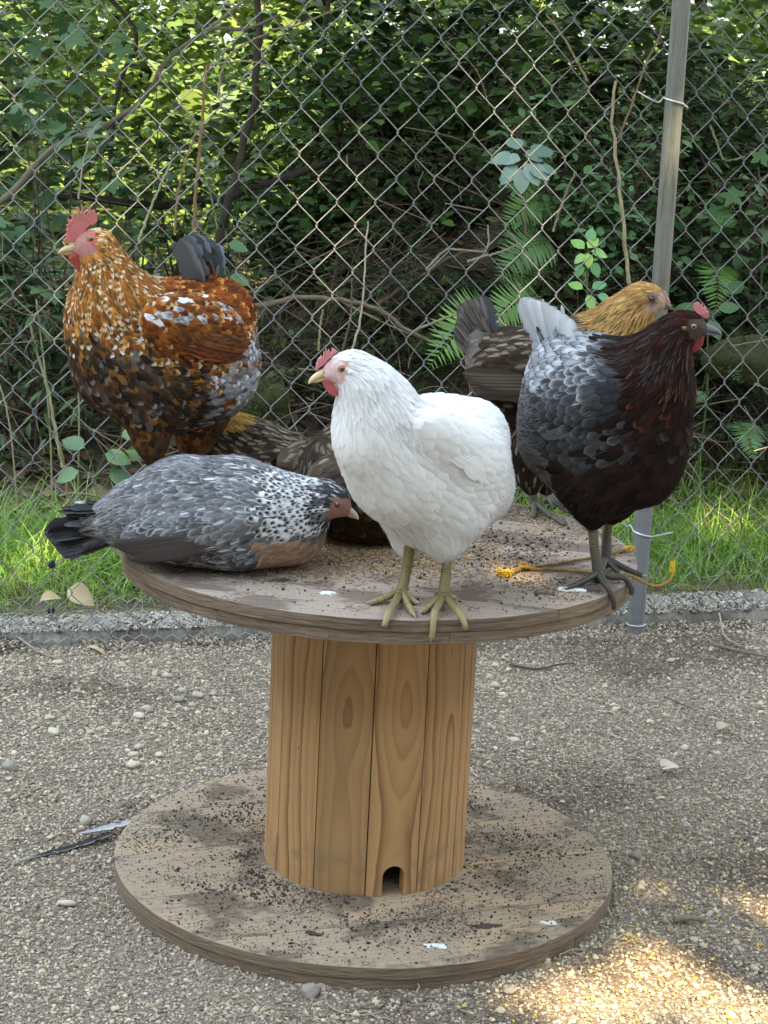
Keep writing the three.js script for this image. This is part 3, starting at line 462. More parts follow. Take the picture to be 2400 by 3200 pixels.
// a long free feather (tail, wing) from root to tip with a shaft; side is the direction of its width
function quill(root, tip, side, wid, look, o = {}) {
  const R = V(...root), T = V(...tip), S = V(...side), d = T.clone().sub(R), len = d.length(), up = S.clone().cross(d).normalize(), rows = 22, cols = 6, pos = [], col = [], idx = [], rag = rngOf(o.seed ?? 1), sd0 = (o.seed ?? 1) * 3.7; if (o.out && up.dot(V(...o.out)) < 0) up.negate();
  S.crossVectors(d, up).normalize();
  for (let i = 0; i <= rows; i++) {
    const u = i / rows, c = R.clone().addScaledVector(d, u).addScaledVector(up, (o.bend ?? 0.06) * len * Math.sin(Math.PI * u * 0.8)), w = wid * 0.5 * Math.min(1, 0.25 + 1.8 * u) * (u < 0.78 ? 1 : Math.sqrt(Math.max(0, 1 - ((u - 0.78) / 0.225) ** 2)));
    for (let j = 0; j <= cols; j++) { const q = (j / cols) * 2 - 1, e = Math.abs(q) > 0.9 ? 1 + 0.22 * noise(u * 9, q * 3 + sd0, 1) + 0.16 * (rag() - 0.5) - (noise(u * 14, sd0 + q) > 0.38 ? 0.35 : 0) : Math.abs(q) > 0.6 ? 1 + 0.08 * (rag() - 0.5) : 1, p = c.clone().addScaledVector(S, w * q * e).addScaledVector(up, -(o.arch ?? 0.22) * w * q * q + (j === cols / 2 ? 0.0004 : 0)); pos.push(p.x, p.y, p.z); col.push(...look(u, q)); }
  }
  const W = cols + 1; for (let i = 0; i < rows; i++) for (let j = 0; j < cols; j++) { const a = i * W + j, b = a + W; idx.push(a, b, a + 1, a + 1, b, b + 1); }
  return bufGeo(pos, idx, col);
}
const featherMat = new THREE.MeshPhysicalMaterial({ vertexColors: true, roughness: 0.85, specularIntensity: 0.15, side: THREE.DoubleSide });
const glossFeather = new THREE.MeshPhysicalMaterial({ vertexColors: true, roughness: 0.75, specularIntensity: 0.25, side: THREE.DoubleSide });
const skinBump = valueTex(256, 256, (u, v) => 0.5 + 0.7 * noise(u * 60, v * 60, 3), [60, 60]);
const combMat = (rgb) => new THREE.MeshPhysicalMaterial({ color: new THREE.Color().setRGB(...rgb), roughness: 0.55, bumpMap: skinBump, bumpScale: 0.0006, clearcoat: 0.1 });
const bodyMat = vcol(0.85);
const eyeMat = new THREE.MeshPhysicalMaterial({ vertexColors: true, roughness: 0.15, clearcoat: 1, clearcoatRoughness: 0.03 });

function buildHen(key, name, label, S) {
  const H = HENS[key], rng = rngOf(S.seed), o = thing(name, label, 'hen', H.at, H.turn), F = makeField(H, S);
  const nodes = ['torso', 'under', 'neck', 'skull', 'thighA', 'thighB'].flatMap((n) => H[n] ?? []), lo = [0, 1, 2].map((i) => Math.min(...nodes.map((q) => q[i] - q[3])) - 0.03), hi = [0, 1, 2].map((i) => Math.max(...nodes.map((q) => q[i] + q[3])) + 0.03);
  const hd = H.head, ct = Math.cos(hd.turn), st = Math.sin(hd.turn), hf = [ct, 0, -st], hl = [st, 0, ct];
  const hv = (a, b, c = 0) => [hd.eye[0] + hf[0] * a + hl[0] * c, hd.eye[1] + b, hd.eye[2] + hf[2] * a + hl[2] * c];   // forward, up, right of the eyes' midpoint
  const sk = H.skull, headAxis = [0, 1, 2].map((i) => sk[2][i] - sk[0][i]), hal = Math.hypot(...headAxis); headAxis.forEach((q, i) => headAxis[i] = q / hal);
  const faceAt = (p) => {                                  // 1 on the bare face
    const d = [p[0] - hd.eye[0], p[1] - hd.eye[1], p[2] - hd.eye[2]], a = d[0] * headAxis[0] + d[1] * headAxis[1] + d[2] * headAxis[2], b = d[1] - a * headAxis[1];
    if (Math.hypot(...d) > 0.05) return 0; return sst(-0.011, -0.007, a + 0.25 * b) * sst(0.0105, 0.007, b - 0.30 * a) * sst(-0.024, -0.020, b);
  };
  // body
  const s = surface(F, lo, hi, S.cell ?? 0.0034), col = [];
  for (let i = 0; i < s.pos.length; i += 3) {
    const p = [s.pos[i], s.pos[i + 1], s.pos[i + 2]], f = faceAt(p), g = F.grad(p), r = F.flow(p, g).region;
    let c = S.under(p, r, g); if (f > 0) { const d = Math.hypot(p[0] - hd.eye[0], p[1] - hd.eye[1]); c = mix3(c, mul3(mix3(S.face, S.face2 ?? S.face, sst(0.006, 0.012, d + 0.004 * noise(p[0] * 300, p[1] * 300, p[2] * 300))), 1 + 0.5 * noise(p[0] * 700, p[1] * 700, p[2] * 700)), f); }
    col.push(...c);
  }
  mesh('body', bufGeo(s.pos, s.idx, col), bodyMat, o);
  // feathers: blue-noise seeds on the surface, spacing by region
  const cellOf = 0.02, grid = new Map(), gk = (p) => Math.floor(p[0] / cellOf) + ',' + Math.floor(p[1] / cellOf) + ',' + Math.floor(p[2] / cellOf), order = [...Array(s.pos.length / 3).keys()];
  for (let i = order.length - 1; i > 0; i--) { const j = Math.floor(rng() * (i + 1)); [order[i], order[j]] = [order[j], order[i]]; }
  const plum = new Plumage(), wingP = { 1: new Plumage(), [-1]: new Plumage() };
  for (const i of order) {
    const p = [s.pos[3 * i], s.pos[3 * i + 1], s.pos[3 * i + 2]]; if (faceAt(p) > 0.4) continue; if (S.sits && p[1] < 0.004) continue;
    const n = F.grad(p), fl = F.flow(p, n), R = S.regions[fl.region] ?? S.regions.torso, q = F.parts(p); let reg = fl.region;
    let [len, wid, gap, lift, point] = R;
    if (reg === 'neck' || reg === 'torso' || reg === 'under') { // hackle grades into body feathers; the belly and rear are fluffier
      const k = sst(-0.004, 0.022, q.neck - Math.min(q.torso, q.under ?? 9)), A = S.regions.neck, B = S.regions[reg === 'neck' ? 'torso' : reg]; for (const [ix] of [[0], [1], [2], [3], [4]]) { const v = lerp(A[ix], B[ix], k); if (ix === 0) len = v; if (ix === 1) wid = v; if (ix === 2) gap = v; if (ix === 3) lift = v; if (ix === 4) point = v; }
    }
    if (reg === 'neck') { const k = sst(0.018, -0.004, q.skull); len = lerp(len, S.regions.skull[0] * 1.4, k); wid = lerp(wid, S.regions.skull[1] * 1.3, k); gap = lerp(gap, S.regions.skull[2] * 1.2, k); }
    let ok = true; const [gx, gy, gz] = gk(p).split(',').map(Number);
    for (let a = -1; a <= 1 && ok; a++) for (let b = -1; b <= 1 && ok; b++) for (let c = -1; c <= 1 && ok; c++) { const L = grid.get((gx + a) + ',' + (gy + b) + ',' + (gz + c)); if (L) for (const m of L) if ((m[0] - p[0]) ** 2 + (m[1] - p[1]) ** 2 + (m[2] - p[2]) ** 2 < gap * gap) { ok = false; break; } }
    if (!ok) continue; const key2 = gx + ',' + gy + ',' + gz; grid.has(key2) ? grid.get(key2).push(p) : grid.set(key2, [p]);
    const tw = (rng() - 0.5) * (S.mess ?? 0.3), sd = [n[1] * fl.dir[2] - n[2] * fl.dir[1], n[2] * fl.dir[0] - n[0] * fl.dir[2], n[0] * fl.dir[1] - n[1] * fl.dir[0]], dir = fl.dir.map((v, k) => v * Math.cos(tw) + sd[k] * Math.sin(tw));
    const back = 0.45 * len, root = p.map((v, k) => v - dir[k] * back); // the seed is the middle of the feather
    len *= 0.85 + 0.3 * rng(); if (S.sits) { const low = sst(0.0, 0.02, p[1]); if (low < 1) { lift *= low; len *= 0.6 + 0.4 * low; } }
    const look = S.look(p, reg, rng, n, { len, wid }), dest = reg === 'wing' ? wingP[p[2] > 0 ? 1 : -1] : plum;
    const barbs = reg === 'skull' ? 0 : Math.floor((S.barbs ?? 2) + rng());
    for (let k = 0; k < barbs; k++) { const q2 = p.map((v, m) => v + sd[m] * (rng() - 0.5) * wid + dir[m] * (rng() - 0.5) * len * 0.6), a2 = tw + (rng() - 0.5) * 0.5, d2 = fl.dir.map((v, m) => v * Math.cos(a2) + sd[m] * Math.sin(a2)), cc = jit(look(0.35 + 0.6 * rng(), (rng() * 2 - 1) * 0.8), rng, S.barbTone ?? 0.3), c2 = mul3(cc, 0.9); dest.lay(F, q2, d2, len * (0.3 + 0.35 * rng()), 0.0007 + 0.0009 * rng(), lift * 0.9, (t) => t > 0.5 ? cc : c2, { rows: 3, cols: 1, point: 1, arch: 0, base: lift * 0.75 }); }
    dest.lay(F, root, dir, len, wid * (0.9 + 0.2 * rng()), lift * (0.6 + 0.8 * rng()), look, { point, rows: reg === 'skull' ? 3 : 6, cols: reg === 'skull' ? 2 : 4, arch: reg === 'skull' ? 0.2 : S.arch ?? 0.2 });
  }
  const pm = mesh('plumage', plum.geo(), featherMat, o); pm.userData.kind = 'stuff';
  // loose down on belly, rear and thighs
  if (S.fluff) {
    const fl = new Plumage(); let count = 0;
    for (const i of order) { if (count > S.fluff.n) break; const p = [s.pos[3 * i], s.pos[3 * i + 1], s.pos[3 * i + 2]], w = S.fluff.where(p); if (rng() > w) continue; const n = F.grad(p), f = F.flow(p, n); count++;
      const dir = f.dir.map((v, k) => v + 0.5 * n[k] + 0.5 * (rng() - 0.5)), l = Math.hypot(...dir); const c = S.fluff.col(p, rng); fl.lay(F, p.map((v, k) => v + n[k] * 0.003), dir.map((v) => v / l), 0.010 + 0.014 * rng(), 0.0013, 0.010, () => c, { rows: 4, cols: 1, point: 1, arch: 0, free: true }); }
    mesh('down', fl.geo(), featherMat, o).userData.kind = 'stuff';
  }
  // wings: coverts on the bulge, folded flight feathers along its lower and rear edge
  for (const e of F.wings) {
    const w = wingP[e.side]; if (!w.size) continue; const wm = mesh('wing', w.geo(), featherMat, o); const [u, v, out] = e.a, down = v[1] < 0 ? v : v.map((q) => -q), nF = S.flight?.n ?? 7;
    for (let i = 0; i < nF; i++) {
      const t = i / (nF - 1), pt = (a, b, c) => e.c.map((q, k) => q + u[k] * e.r[0] * a + down[k] * e.r[1] * b + out[k] * e.r[2] * c);
      const ra = lerp(-0.35, 0.10, t), rb = lerp(0.72, 0.05, t), root = pt(ra, rb, Math.sqrt(Math.max(0, 1 - ra * ra - rb * rb)) + 0.06), tip = pt(lerp(0.86, 1.05, t) * (S.flight?.reach ?? 1.06), lerp(0.62, 0.05, t), lerp(0.42, 0.30, t));
      mesh('flight_feather', quill(root, tip, down, S.flight?.w ?? 0.016, S.flightLook(t, rng), { seed: i + S.seed, bend: 0.13, arch: 0.12, out }), glossFeather, wm);
    }
  }
  // tail
  if (H.tail && S.tail) {
    const A = H.tail[0], B = H.tail[1], d = [B[0] - A[0], B[1] - A[1], B[2] - A[2]], L = Math.hypot(...d), nT = S.tail.n, across = [0, 0, 1];
    for (let i = 0; i < nT; i++) {
      const t = nT === 1 ? 0 : (i / (nT - 1)) * 2 - 1, k = S.tail.len ? S.tail.len(t) : 1 - 0.14 * t * t, root = [A[0], A[1], A[2] + t * S.tail.root], tip = [A[0] + d[0] * k, A[1] + d[1] * k + (S.tail.dip ?? 0) * t * t * L, A[2] + d[2] * k + t * S.tail.fan + (S.tail.skew ?? 0)]; if (S.tail.fore) { tip[0] += t * S.tail.fore; root[0] += t * S.tail.fore * 0.45; } if (S.tail.drop) { tip[1] -= Math.abs(t) * S.tail.drop; root[1] -= Math.abs(t) * S.tail.drop * 0.5; } if (S.tail.pitch) { tip[1] += t * S.tail.pitch; } ;
      const tent = S.tail.tent ?? 0.9, side = S.tail.side ? S.tail.side(t) : [0, -tent * Math.sign(t || 0.01) * Math.abs(t), 1]; mesh('tail_feather', quill(root, tip, side, S.tail.w, S.tailLook(t, rng), { seed: i * 3 + S.seed, bend: S.tail.bend ?? 0.05, arch: 0.12 }), glossFeather, o);
    }
    const cov = []; for (let i = 0; i < 46; i++) { const a = rng() * 6.28, rr = 0.012 + 0.012 * rng(), k = 0.30 + 0.38 * rng(), off = [Math.cos(a) * rr * 0.7, Math.sin(a) * rr, (rng() - 0.5) * 0.03], r0 = [A[0] + off[0] - d[0] * 0.15, A[1] + off[1] - d[1] * 0.15, A[2] + off[2]], t0 = [A[0] + off[0] * 1.5 + d[0] * k, A[1] + off[1] * 1.5 + d[1] * k, A[2] + off[2] * 1.5]; cov.push(quill(r0, t0, [Math.sin(a), Math.cos(a) * 0.3, 0.8], 0.013, rng() < 0.72 ? S.tailLook(0.4, rng) : S.look([A[0], A[1], A[2]], 'torso', rng, [0, 1, 0], {}), { seed: i + 90, bend: 0.05, arch: 0.2 })); } mesh('tail_covert', mergeGeometries(cov), featherMat, o);
  }
  // head furniture
  const skullAt = (a, b, side) => { let lo2 = 0, hi2 = 0.05; for (let i = 0; i < 24; i++) { const m = (lo2 + hi2) / 2; F.d(hv(a, b, m * side)) < 0 ? lo2 = m : hi2 = m; } return lo2; };
  const plate = (outline, thick, bevel) => { const sh = new THREE.Shape(); outline.forEach((q, i) => i ? sh.lineTo(q[0], q[1]) : sh.moveTo(q[0], q[1])); const g = new THREE.ExtrudeGeometry(sh, { depth: Math.max(0.0004, thick - 2 * bevel), bevelEnabled: true, bevelSize: bevel * 0.5, bevelOffset: -bevel * 0.4, bevelThickness: bevel, bevelSegments: 3 }); g.translate(0, 0, -thick / 2 + bevel); return g; };
  const frame = new THREE.Matrix4().makeBasis(V(...hf), V(0, 1, 0), V(...hl)); frame.setPosition(V(...hd.eye));
  if (hd.comb) { const g = plate(hd.comb, S.combThick ?? 0.0055, 0.0012); const pp = g.attributes.position; for (let i = 0; i < pp.count; i++) pp.setZ(i, pp.getZ(i) + 0.0022 * noise(pp.getX(i) * 140, pp.getY(i) * 90, S.seed)); g.computeVertexNormals(); g.applyMatrix4(frame); mesh('comb', g, combMat(S.comb), o); }
  if (hd.wattle) for (const sd of [1, -1]) { const g = plate(hd.wattle, 0.0048, 0.0021), pp = g.attributes.position; for (let i = 0; i < pp.count; i++) pp.setZ(i, pp.getZ(i) + sd * (0.0062 - 0.12 * Math.min(0, pp.getY(i) + 0.012)) + 0.002 * noise(pp.getX(i) * 120, pp.getY(i) * 120, sd)); g.computeVertexNormals(); g.applyMatrix4(frame); mesh('wattle', g, combMat(S.wattle ?? S.comb), o); }
  for (const sd of [1, -1]) {
    const off = skullAt(0, 0, sd), er = hd.eyeR, c = hv(0, 0, (off - er * 0.42) * sd), g = new THREE.SphereGeometry(er, 24, 18); g.rotateX(Math.PI / 2); const pp = g.attributes.position, cc = [];
    for (let i = 0; i < pp.count; i++) { const r = Math.hypot(pp.getX(i), pp.getY(i)) / er; cc.push(...(r < 0.50 ? [0.006, 0.005, 0.004] : r < 0.78 ? mix3(S.iris, mul3(S.iris, 0.6), sst(0.5, 0.8, r)) : [0.02, 0.012, 0.008])); }
    g.setAttribute('color', new THREE.Float32BufferAttribute(cc, 3)); g.applyMatrix4(new THREE.Matrix4().makeBasis(V(...hf), V(0, 1, 0), V(...hl)).setPosition(V(...c))); const em = mesh('eye', g, eyeMat, o);
    const lid = new THREE.TorusGeometry(er * 0.98, er * 0.24, 8, 28); lid.scale(1.08, 0.92, 1); lid.applyMatrix4(new THREE.Matrix4().makeBasis(V(...hf), V(0, 1, 0), V(...hl)).setPosition(V(...hv(0, 0, off * sd)))); mesh('eyelid', lid, std(S.lid ?? mul3(S.face, 0.9), 0.6), em);
    if (S.lobe) { const lx = S.lobe.at[0], ly = S.lobe.at[1], oo = skullAt(lx, ly, sd), q = new THREE.SphereGeometry(1, 14, 10); q.scale(S.lobe.r, S.lobe.r * 0.8, 0.0022); q.applyMatrix4(new THREE.Matrix4().makeBasis(V(...hf), V(0, 1, 0), V(...hl)).setPosition(V(...hv(lx, ly, oo * sd)))); mesh('earlobe', q, std(S.lobe.rgb, 0.7), o); }
  }
  { // beak: hooked upper half over a shorter lower half
    const B = hd.base, T = hd.tip, d = [0, 1, 2].map((i) => T[i] - B[i]), L = Math.hypot(...d), r0 = S.beakR ?? 0.0062;
    const at = (t, drop) => [B[0] + d[0] * t, B[1] + d[1] * t + drop, B[2] + d[2] * t], up = smooth([at(-0.35, 0.001), at(0.1, 0.0018), at(0.5, 0.0022), at(0.82, 0.0012), at(1, -0.0012)], 14);
    const ub = tube(up, (t, a) => r0 * Math.pow(1 - t * 0.97, 0.62) * (1 + 0.10 * Math.cos(a)), 14, (t) => mul3(mix3(S.beak, S.beakTip ?? S.beak, sst(0.4, 0.9, t)), 1)); mesh('upper_beak', ub, vcol(0.42), o);
    const lb = tube(smooth([at(-0.35, -0.0042), at(0.3, -0.0036), at(0.80, -0.0022)], 10), (t) => r0 * 0.62 * Math.pow(1 - t * 0.95, 0.6), 10, () => mul3(S.beak, 0.85)); mesh('lower_beak', lb, vcol(0.45), o);
    for (const sd of [1, -1]) { const nn = new THREE.SphereGeometry(1, 8, 6); nn.scale(0.0018, 0.0007, 0.0007); const q = at(0.22, 0.0036); nn.translate(q[0] + hl[0] * sd * r0 * 0.72, q[1], q[2] + hl[2] * sd * r0 * 0.72); mesh('nostril', nn, std([0.03, 0.02, 0.015], 0.7), o); }
  }
  // legs and feet
  for (const lg of H.legs ?? []) {
    const hk = [lg.hock[0], lg.hock[1] + 0.012, lg.hock[2]], ft = [lg.foot[0], 0.010, lg.foot[2]], path = smooth([hk, [lerp(hk[0], ft[0], 0.5) - 0.003, lerp(hk[1], ft[1], 0.5), lerp(hk[2], ft[2], 0.5)], ft], 90), R = S.legR ?? 0.0062;
    const scute = (t, n) => { const f = t * n, e = f - Math.floor(f); return 1 + 0.075 * (0.5 - Math.abs(e - 0.62)) - 0.10 * sst(0.88, 1.0, e); };
    const lm = mesh('leg', tube(path, (t, a) => R * (0.92 + 0.20 * Math.pow(Math.abs(t - 0.45) * 1.6, 2)) * scute(t, 22) * (1 + 0.05 * Math.cos(2 * a)), 16, (t, a) => mul3(mix3(S.leg, S.leg2, sst(0.2, 0.9, t)), scute(t, 22) < 0.98 ? 0.55 : 1 + 0.2 * noise(t * 60, a * 2, 1)), true), vcol(0.5), o);
    lg.toes.forEach((pts, i) => {
      const L = smooth(pts, 46), r = R * (pts.length > 3 ? 0.80 : 0.74), n = L.length, cut = Math.floor(n * 0.86);
      const tm = mesh('toe', tube(L.slice(0, cut + 1), (t, a) => r * (1 - 0.40 * t) * scute(t, pts.length > 3 ? 13 : 9), 14, (t, a) => mul3(mix3(S.leg2, S.toe ?? S.leg2, sst(0.1, 0.8, t)), scute(t, pts.length > 3 ? 13 : 9) < 0.975 ? 0.42 : 1), true), vcol(0.52), lm);
      const a = L[cut - 1], b = L[n - 1]; mesh('claw', tube(smooth([a, a.clone().lerp(b, 0.55).add(V(0, 0.0016, 0)), b], 8), (t) => r * 0.52 * (1 - 0.92 * t), 8, null, true), std(S.claw, 0.45), tm);
    });
    const pad = rockGeo(3, 2, 0.05); pad.scale(0.0085, 0.0062, 0.0085); pad.translate(ft[0], 0.0066, ft[2]); mesh('foot_pad', pad, std(S.leg2, 0.6), lm);
  }
  return o;
}

// ---------------------------------------------------------------- the seven hens, each with its own colouring
const jit = (c, rng, k = 0.15) => { const f = 1 + k * (rng() * 2 - 1); return mul3(c, f); };
const regionsOf = (k = 1, o = {}) => ({ // length, width, spacing, lift, pointedness
  torso: [0.026 * k, 0.0175 * k, 0.0085 * k, 0.0026, 0], under: [0.026 * k, 0.019 * k, 0.0092 * k, 0.0024, 0], neck: [0.027 * k, 0.0075 * k, 0.0046 * k, 0.0020, 0.75],
  skull: [0.0085, 0.0034, 0.0026, 0.0009, 0.5], thighA: [0.018 * k, 0.012 * k, 0.0068 * k, 0.0018, 0], thighB: [0.018 * k, 0.012 * k, 0.0068 * k, 0.0018, 0], wing: [0.026 * k, 0.0165 * k, 0.0084 * k, 0.0024, 0], ...o });
const plain = (c) => () => c;

{ // white hen
  const W = [0.77, 0.78, 0.795], gs = [0.34, 0.34, 0.37];
  buildHen('white', 'hen', 'white hen with grey streaked neck and pale pink comb standing at the front edge', {
    seed: 11, sag: 0.35, barbs: 0.6, barbTone: 0.06, wingThick: 0.022, wingK: 0.02, regions: regionsOf(1, { neck: [0.028, 0.0098, 0.0052, 0.0014, 0.6], under: [0.028, 0.021, 0.0095, 0.0012, 0.1], thighA: [0.020, 0.014, 0.0075, 0.0010, 0.1], thighB: [0.020, 0.014, 0.0075, 0.0010, 0.1] }), fluff: { n: 1400, where: (p) => 0.25 * sst(0.14, 0.09, p[1]) + 0.12 * sst(-0.05, -0.09, p[0]), col: () => [0.66, 0.66, 0.67] }, mess: 0.35, under: () => [0.74, 0.74, 0.74], face: [0.60, 0.20, 0.21], face2: [0.60, 0.42, 0.42], comb: [0.74, 0.27, 0.29], wattle: [0.52, 0.10, 0.10], iris: [0.42, 0.22, 0.06], lid: [0.55, 0.36, 0.32],
    beak: [0.66, 0.50, 0.30], beakTip: [0.74, 0.62, 0.42], lobe: { at: [-0.0105, -0.003], r: 0.0042, rgb: [0.74, 0.72, 0.72] }, leg: [0.155, 0.128, 0.036], leg2: [0.19, 0.16, 0.065], toe: [0.30, 0.25, 0.125], claw: [0.36, 0.30, 0.25], legR: 0.0064,
    look(p, r, rng) { const b = jit(W, rng, 0.05), g = r === 'neck' ? 0.30 + 0.50 * rng() : r === 'skull' ? 0.45 * rng() : 0.0; const gg = jit(gs, rng, 0.2); return (t, s) => g ? mix3(b, gg, g * (1 - sst(0.25, 0.75, Math.abs(s))) * sst(1.0, 0.55, t)) : mix3(b, mul3(b, 0.93), 0.5 * (1 - Math.abs(s))); },
    flight: { n: 7, w: 0.019, reach: 0.98 }, flightLook: (t, rng) => plain(jit(W, rng, 0.04)),
  });
}
{ // orange speckled hen
  const gold = [0.56, 0.27, 0.065], rust = [0.225, 0.060, 0.015], black = [0.026, 0.018, 0.013], cream = [0.70, 0.60, 0.45], wht = [0.70, 0.72, 0.76], ash = [0.17, 0.165, 0.17];
  buildHen('orange', 'hen', 'orange and black speckled hen with a tall red comb standing at the far left', {
    seed: 23, sag: 0.4, barbs: 1.5, regions: regionsOf(1.0, { neck: [0.020, 0.0075, 0.0044, 0.0026, 0.45], torso: [0.019, 0.0115, 0.0056, 0.003, 0.25], under: [0.023, 0.014, 0.0070, 0.003, 0.25], wing: [0.018, 0.0105, 0.0054, 0.0026, 0.2] }), mess: 0.7, under: (p, r) => r === 'neck' || r === 'skull' ? [0.34, 0.16, 0.05] : [0.09, 0.055, 0.035],
    face: [0.50, 0.11, 0.10], face2: [0.42, 0.20, 0.19], comb: [0.66, 0.20, 0.19], wattle: [0.40, 0.055, 0.035], iris: [0.48, 0.30, 0.09], lid: [0.40, 0.24, 0.15], beak: [0.56, 0.40, 0.22], beakTip: [0.50, 0.36, 0.20], beakR: 0.0068, lobe: { at: [-0.0115, -0.002], r: 0.0042, rgb: [0.62, 0.45, 0.30] }, leg: [0.30, 0.24, 0.09], leg2: [0.30, 0.25, 0.12], claw: [0.2, 0.16, 0.12],
    look(p, r, rng) {
      const hi = sst(0.20, 0.245, p[1] + 0.022 * noise(p[0] * 30, p[1] * 30, p[2] * 30) - 0.25 * (p[0] - 0.08)), back = sst(0.02, -0.02, p[0]), k = rng(), f = rng();
      let base, tip = null, dark = null;
      if (r === 'skull') { base = jit(gold, rng, 0.3); if (k < 0.3) base = jit(rust, rng, 0.3); else if (k < 0.5) base = jit(cream, rng, 0.2); }
      else if (r === 'neck') { base = jit(mix3(gold, rust, f * 0.5), rng, 0.25); dark = k < 0.55 ? black : rust; tip = f < 0.56 ? jit(mix3(gold, cream, 0.4 + 0.6 * rng()), rng, 0.25) : f < 0.50 && p[1] < 0.30 ? wht : null; }
      else if (r === 'wing') { base = jit(mix3(rust, gold, f * f * 0.6), rng, 0.3); dark = k < 0.6 ? black : null; tip = rng() < 0.13 ? jit(mix3(gold, cream, 0.6 * rng()), rng, 0.25) : null; if (rng() < sst(0.245, 0.185, p[1])) { base = jit([0.075, 0.030, 0.014], rng, 0.4); tip = null; } if (p[1] > 0.268 && rng() < 0.18) base = wht; }
      else if (p[1] > 0.262 && p[0] < 0.06) { base = jit(rust, rng, 0.35); dark = k < 0.3 ? black : null; tip = k > 0.7 ? jit(gold, rng, 0.2) : null; }
      else if (rng() < hi * (1 - 0.75 * sst(0.0, -0.04, p[0]) * sst(0.26, 0.23, p[1]))) { base = jit(mix3(gold, rust, f), rng, 0.3); dark = k < 0.8 ? black : null; tip = rng() < 0.55 ? jit(mix3(gold, cream, rng()), rng, 0.25) : rng() < 0.16 ? wht : null; }
      else { const g = rng(); base = g < 0.34 ? jit([0.034, 0.024, 0.018], rng, 0.4) : g < 0.78 ? jit([0.080, 0.052, 0.034], rng, 0.4) : g < 0.90 ? jit([0.19, 0.085, 0.026], rng, 0.4) : jit([0.12, 0.11, 0.105], rng, 0.4); dark = rng() < 0.5 ? black : null; tip = rng() < 0.22 ? jit([0.22, 0.18, 0.15], rng, 0.4) : null; if (noise(p[0] * 22, p[1] * 22, p[2] * 22 + 5) > 0.28 && p[0] > 0.04) base = jit([0.26, 0.125, 0.032], rng, 0.4);
        if (back > 0.3 && p[1] > 0.12) { const up = sst(0.13, 0.19, p[1]); dark = null; base = rng() < 0.35 + 0.35 * up ? jit([0.27, 0.27, 0.29], rng, 0.45) : rng() < 0.3 ? jit(rust, rng, 0.3) : jit([0.085, 0.07, 0.06], rng, 0.4); tip = rng() < 0.2 * up ? wht : null; }
        if (r.startsWith('thigh') && p[1] < 0.13) { base = jit(rng() < 0.6 ? [0.17, 0.07, 0.025] : [0.07, 0.045, 0.03], rng, 0.35); tip = null; } }
      return (t, s) => { let c = base; if (dark) c = mix3(c, dark, sst(0.42, 0.58, t) * (tip ? 1 - sst(0.70, 0.80, t) : 0.8) * (1 - 0.5 * Math.abs(s))); if (tip) c = mix3(c, tip, sst(0.70, 0.82, t)); return mul3(c, 1 - 0.12 * (1 - Math.abs(s))); };
    },
    flight: { n: 6, w: 0.0125, reach: 1.0 }, flightLook: (t, rng) => { const c = jit(t < 0.6 ? [0.075, 0.030, 0.014] : [0.16, 0.06, 0.022], rng, 0.3), e = jit(rust, rng, 0.3), sd = rng() * 9; return (u, s) => mix3(mix3(c, e, sst(0.2, 0.9, s)), black, 0.8 * sst(0.0, 0.3, noise(u * 9, s * 2, sd))); },
    tail: { n: 9, root: 0.012, fan: 0.026, w: 0.030, fore: -0.030, len: (t) => 0.98 - 0.12 * t * t - 0.06 * t, side: (t) => [1, 0.1, 0.55], bend: -0.03 }, tailLook: (t, rng) => { const b = jit([0.125, 0.14, 0.165], rng, 0.35), k = rng(); return (u, s) => mix3(b, [0.32, 0.36, 0.42], (k < 0.6 ? 0.7 : 0.15) * sst(0.35, 0.95, s * (k < 0.3 ? -1 : 1) * 0.8 + 0.2 * u)); },
  });
}
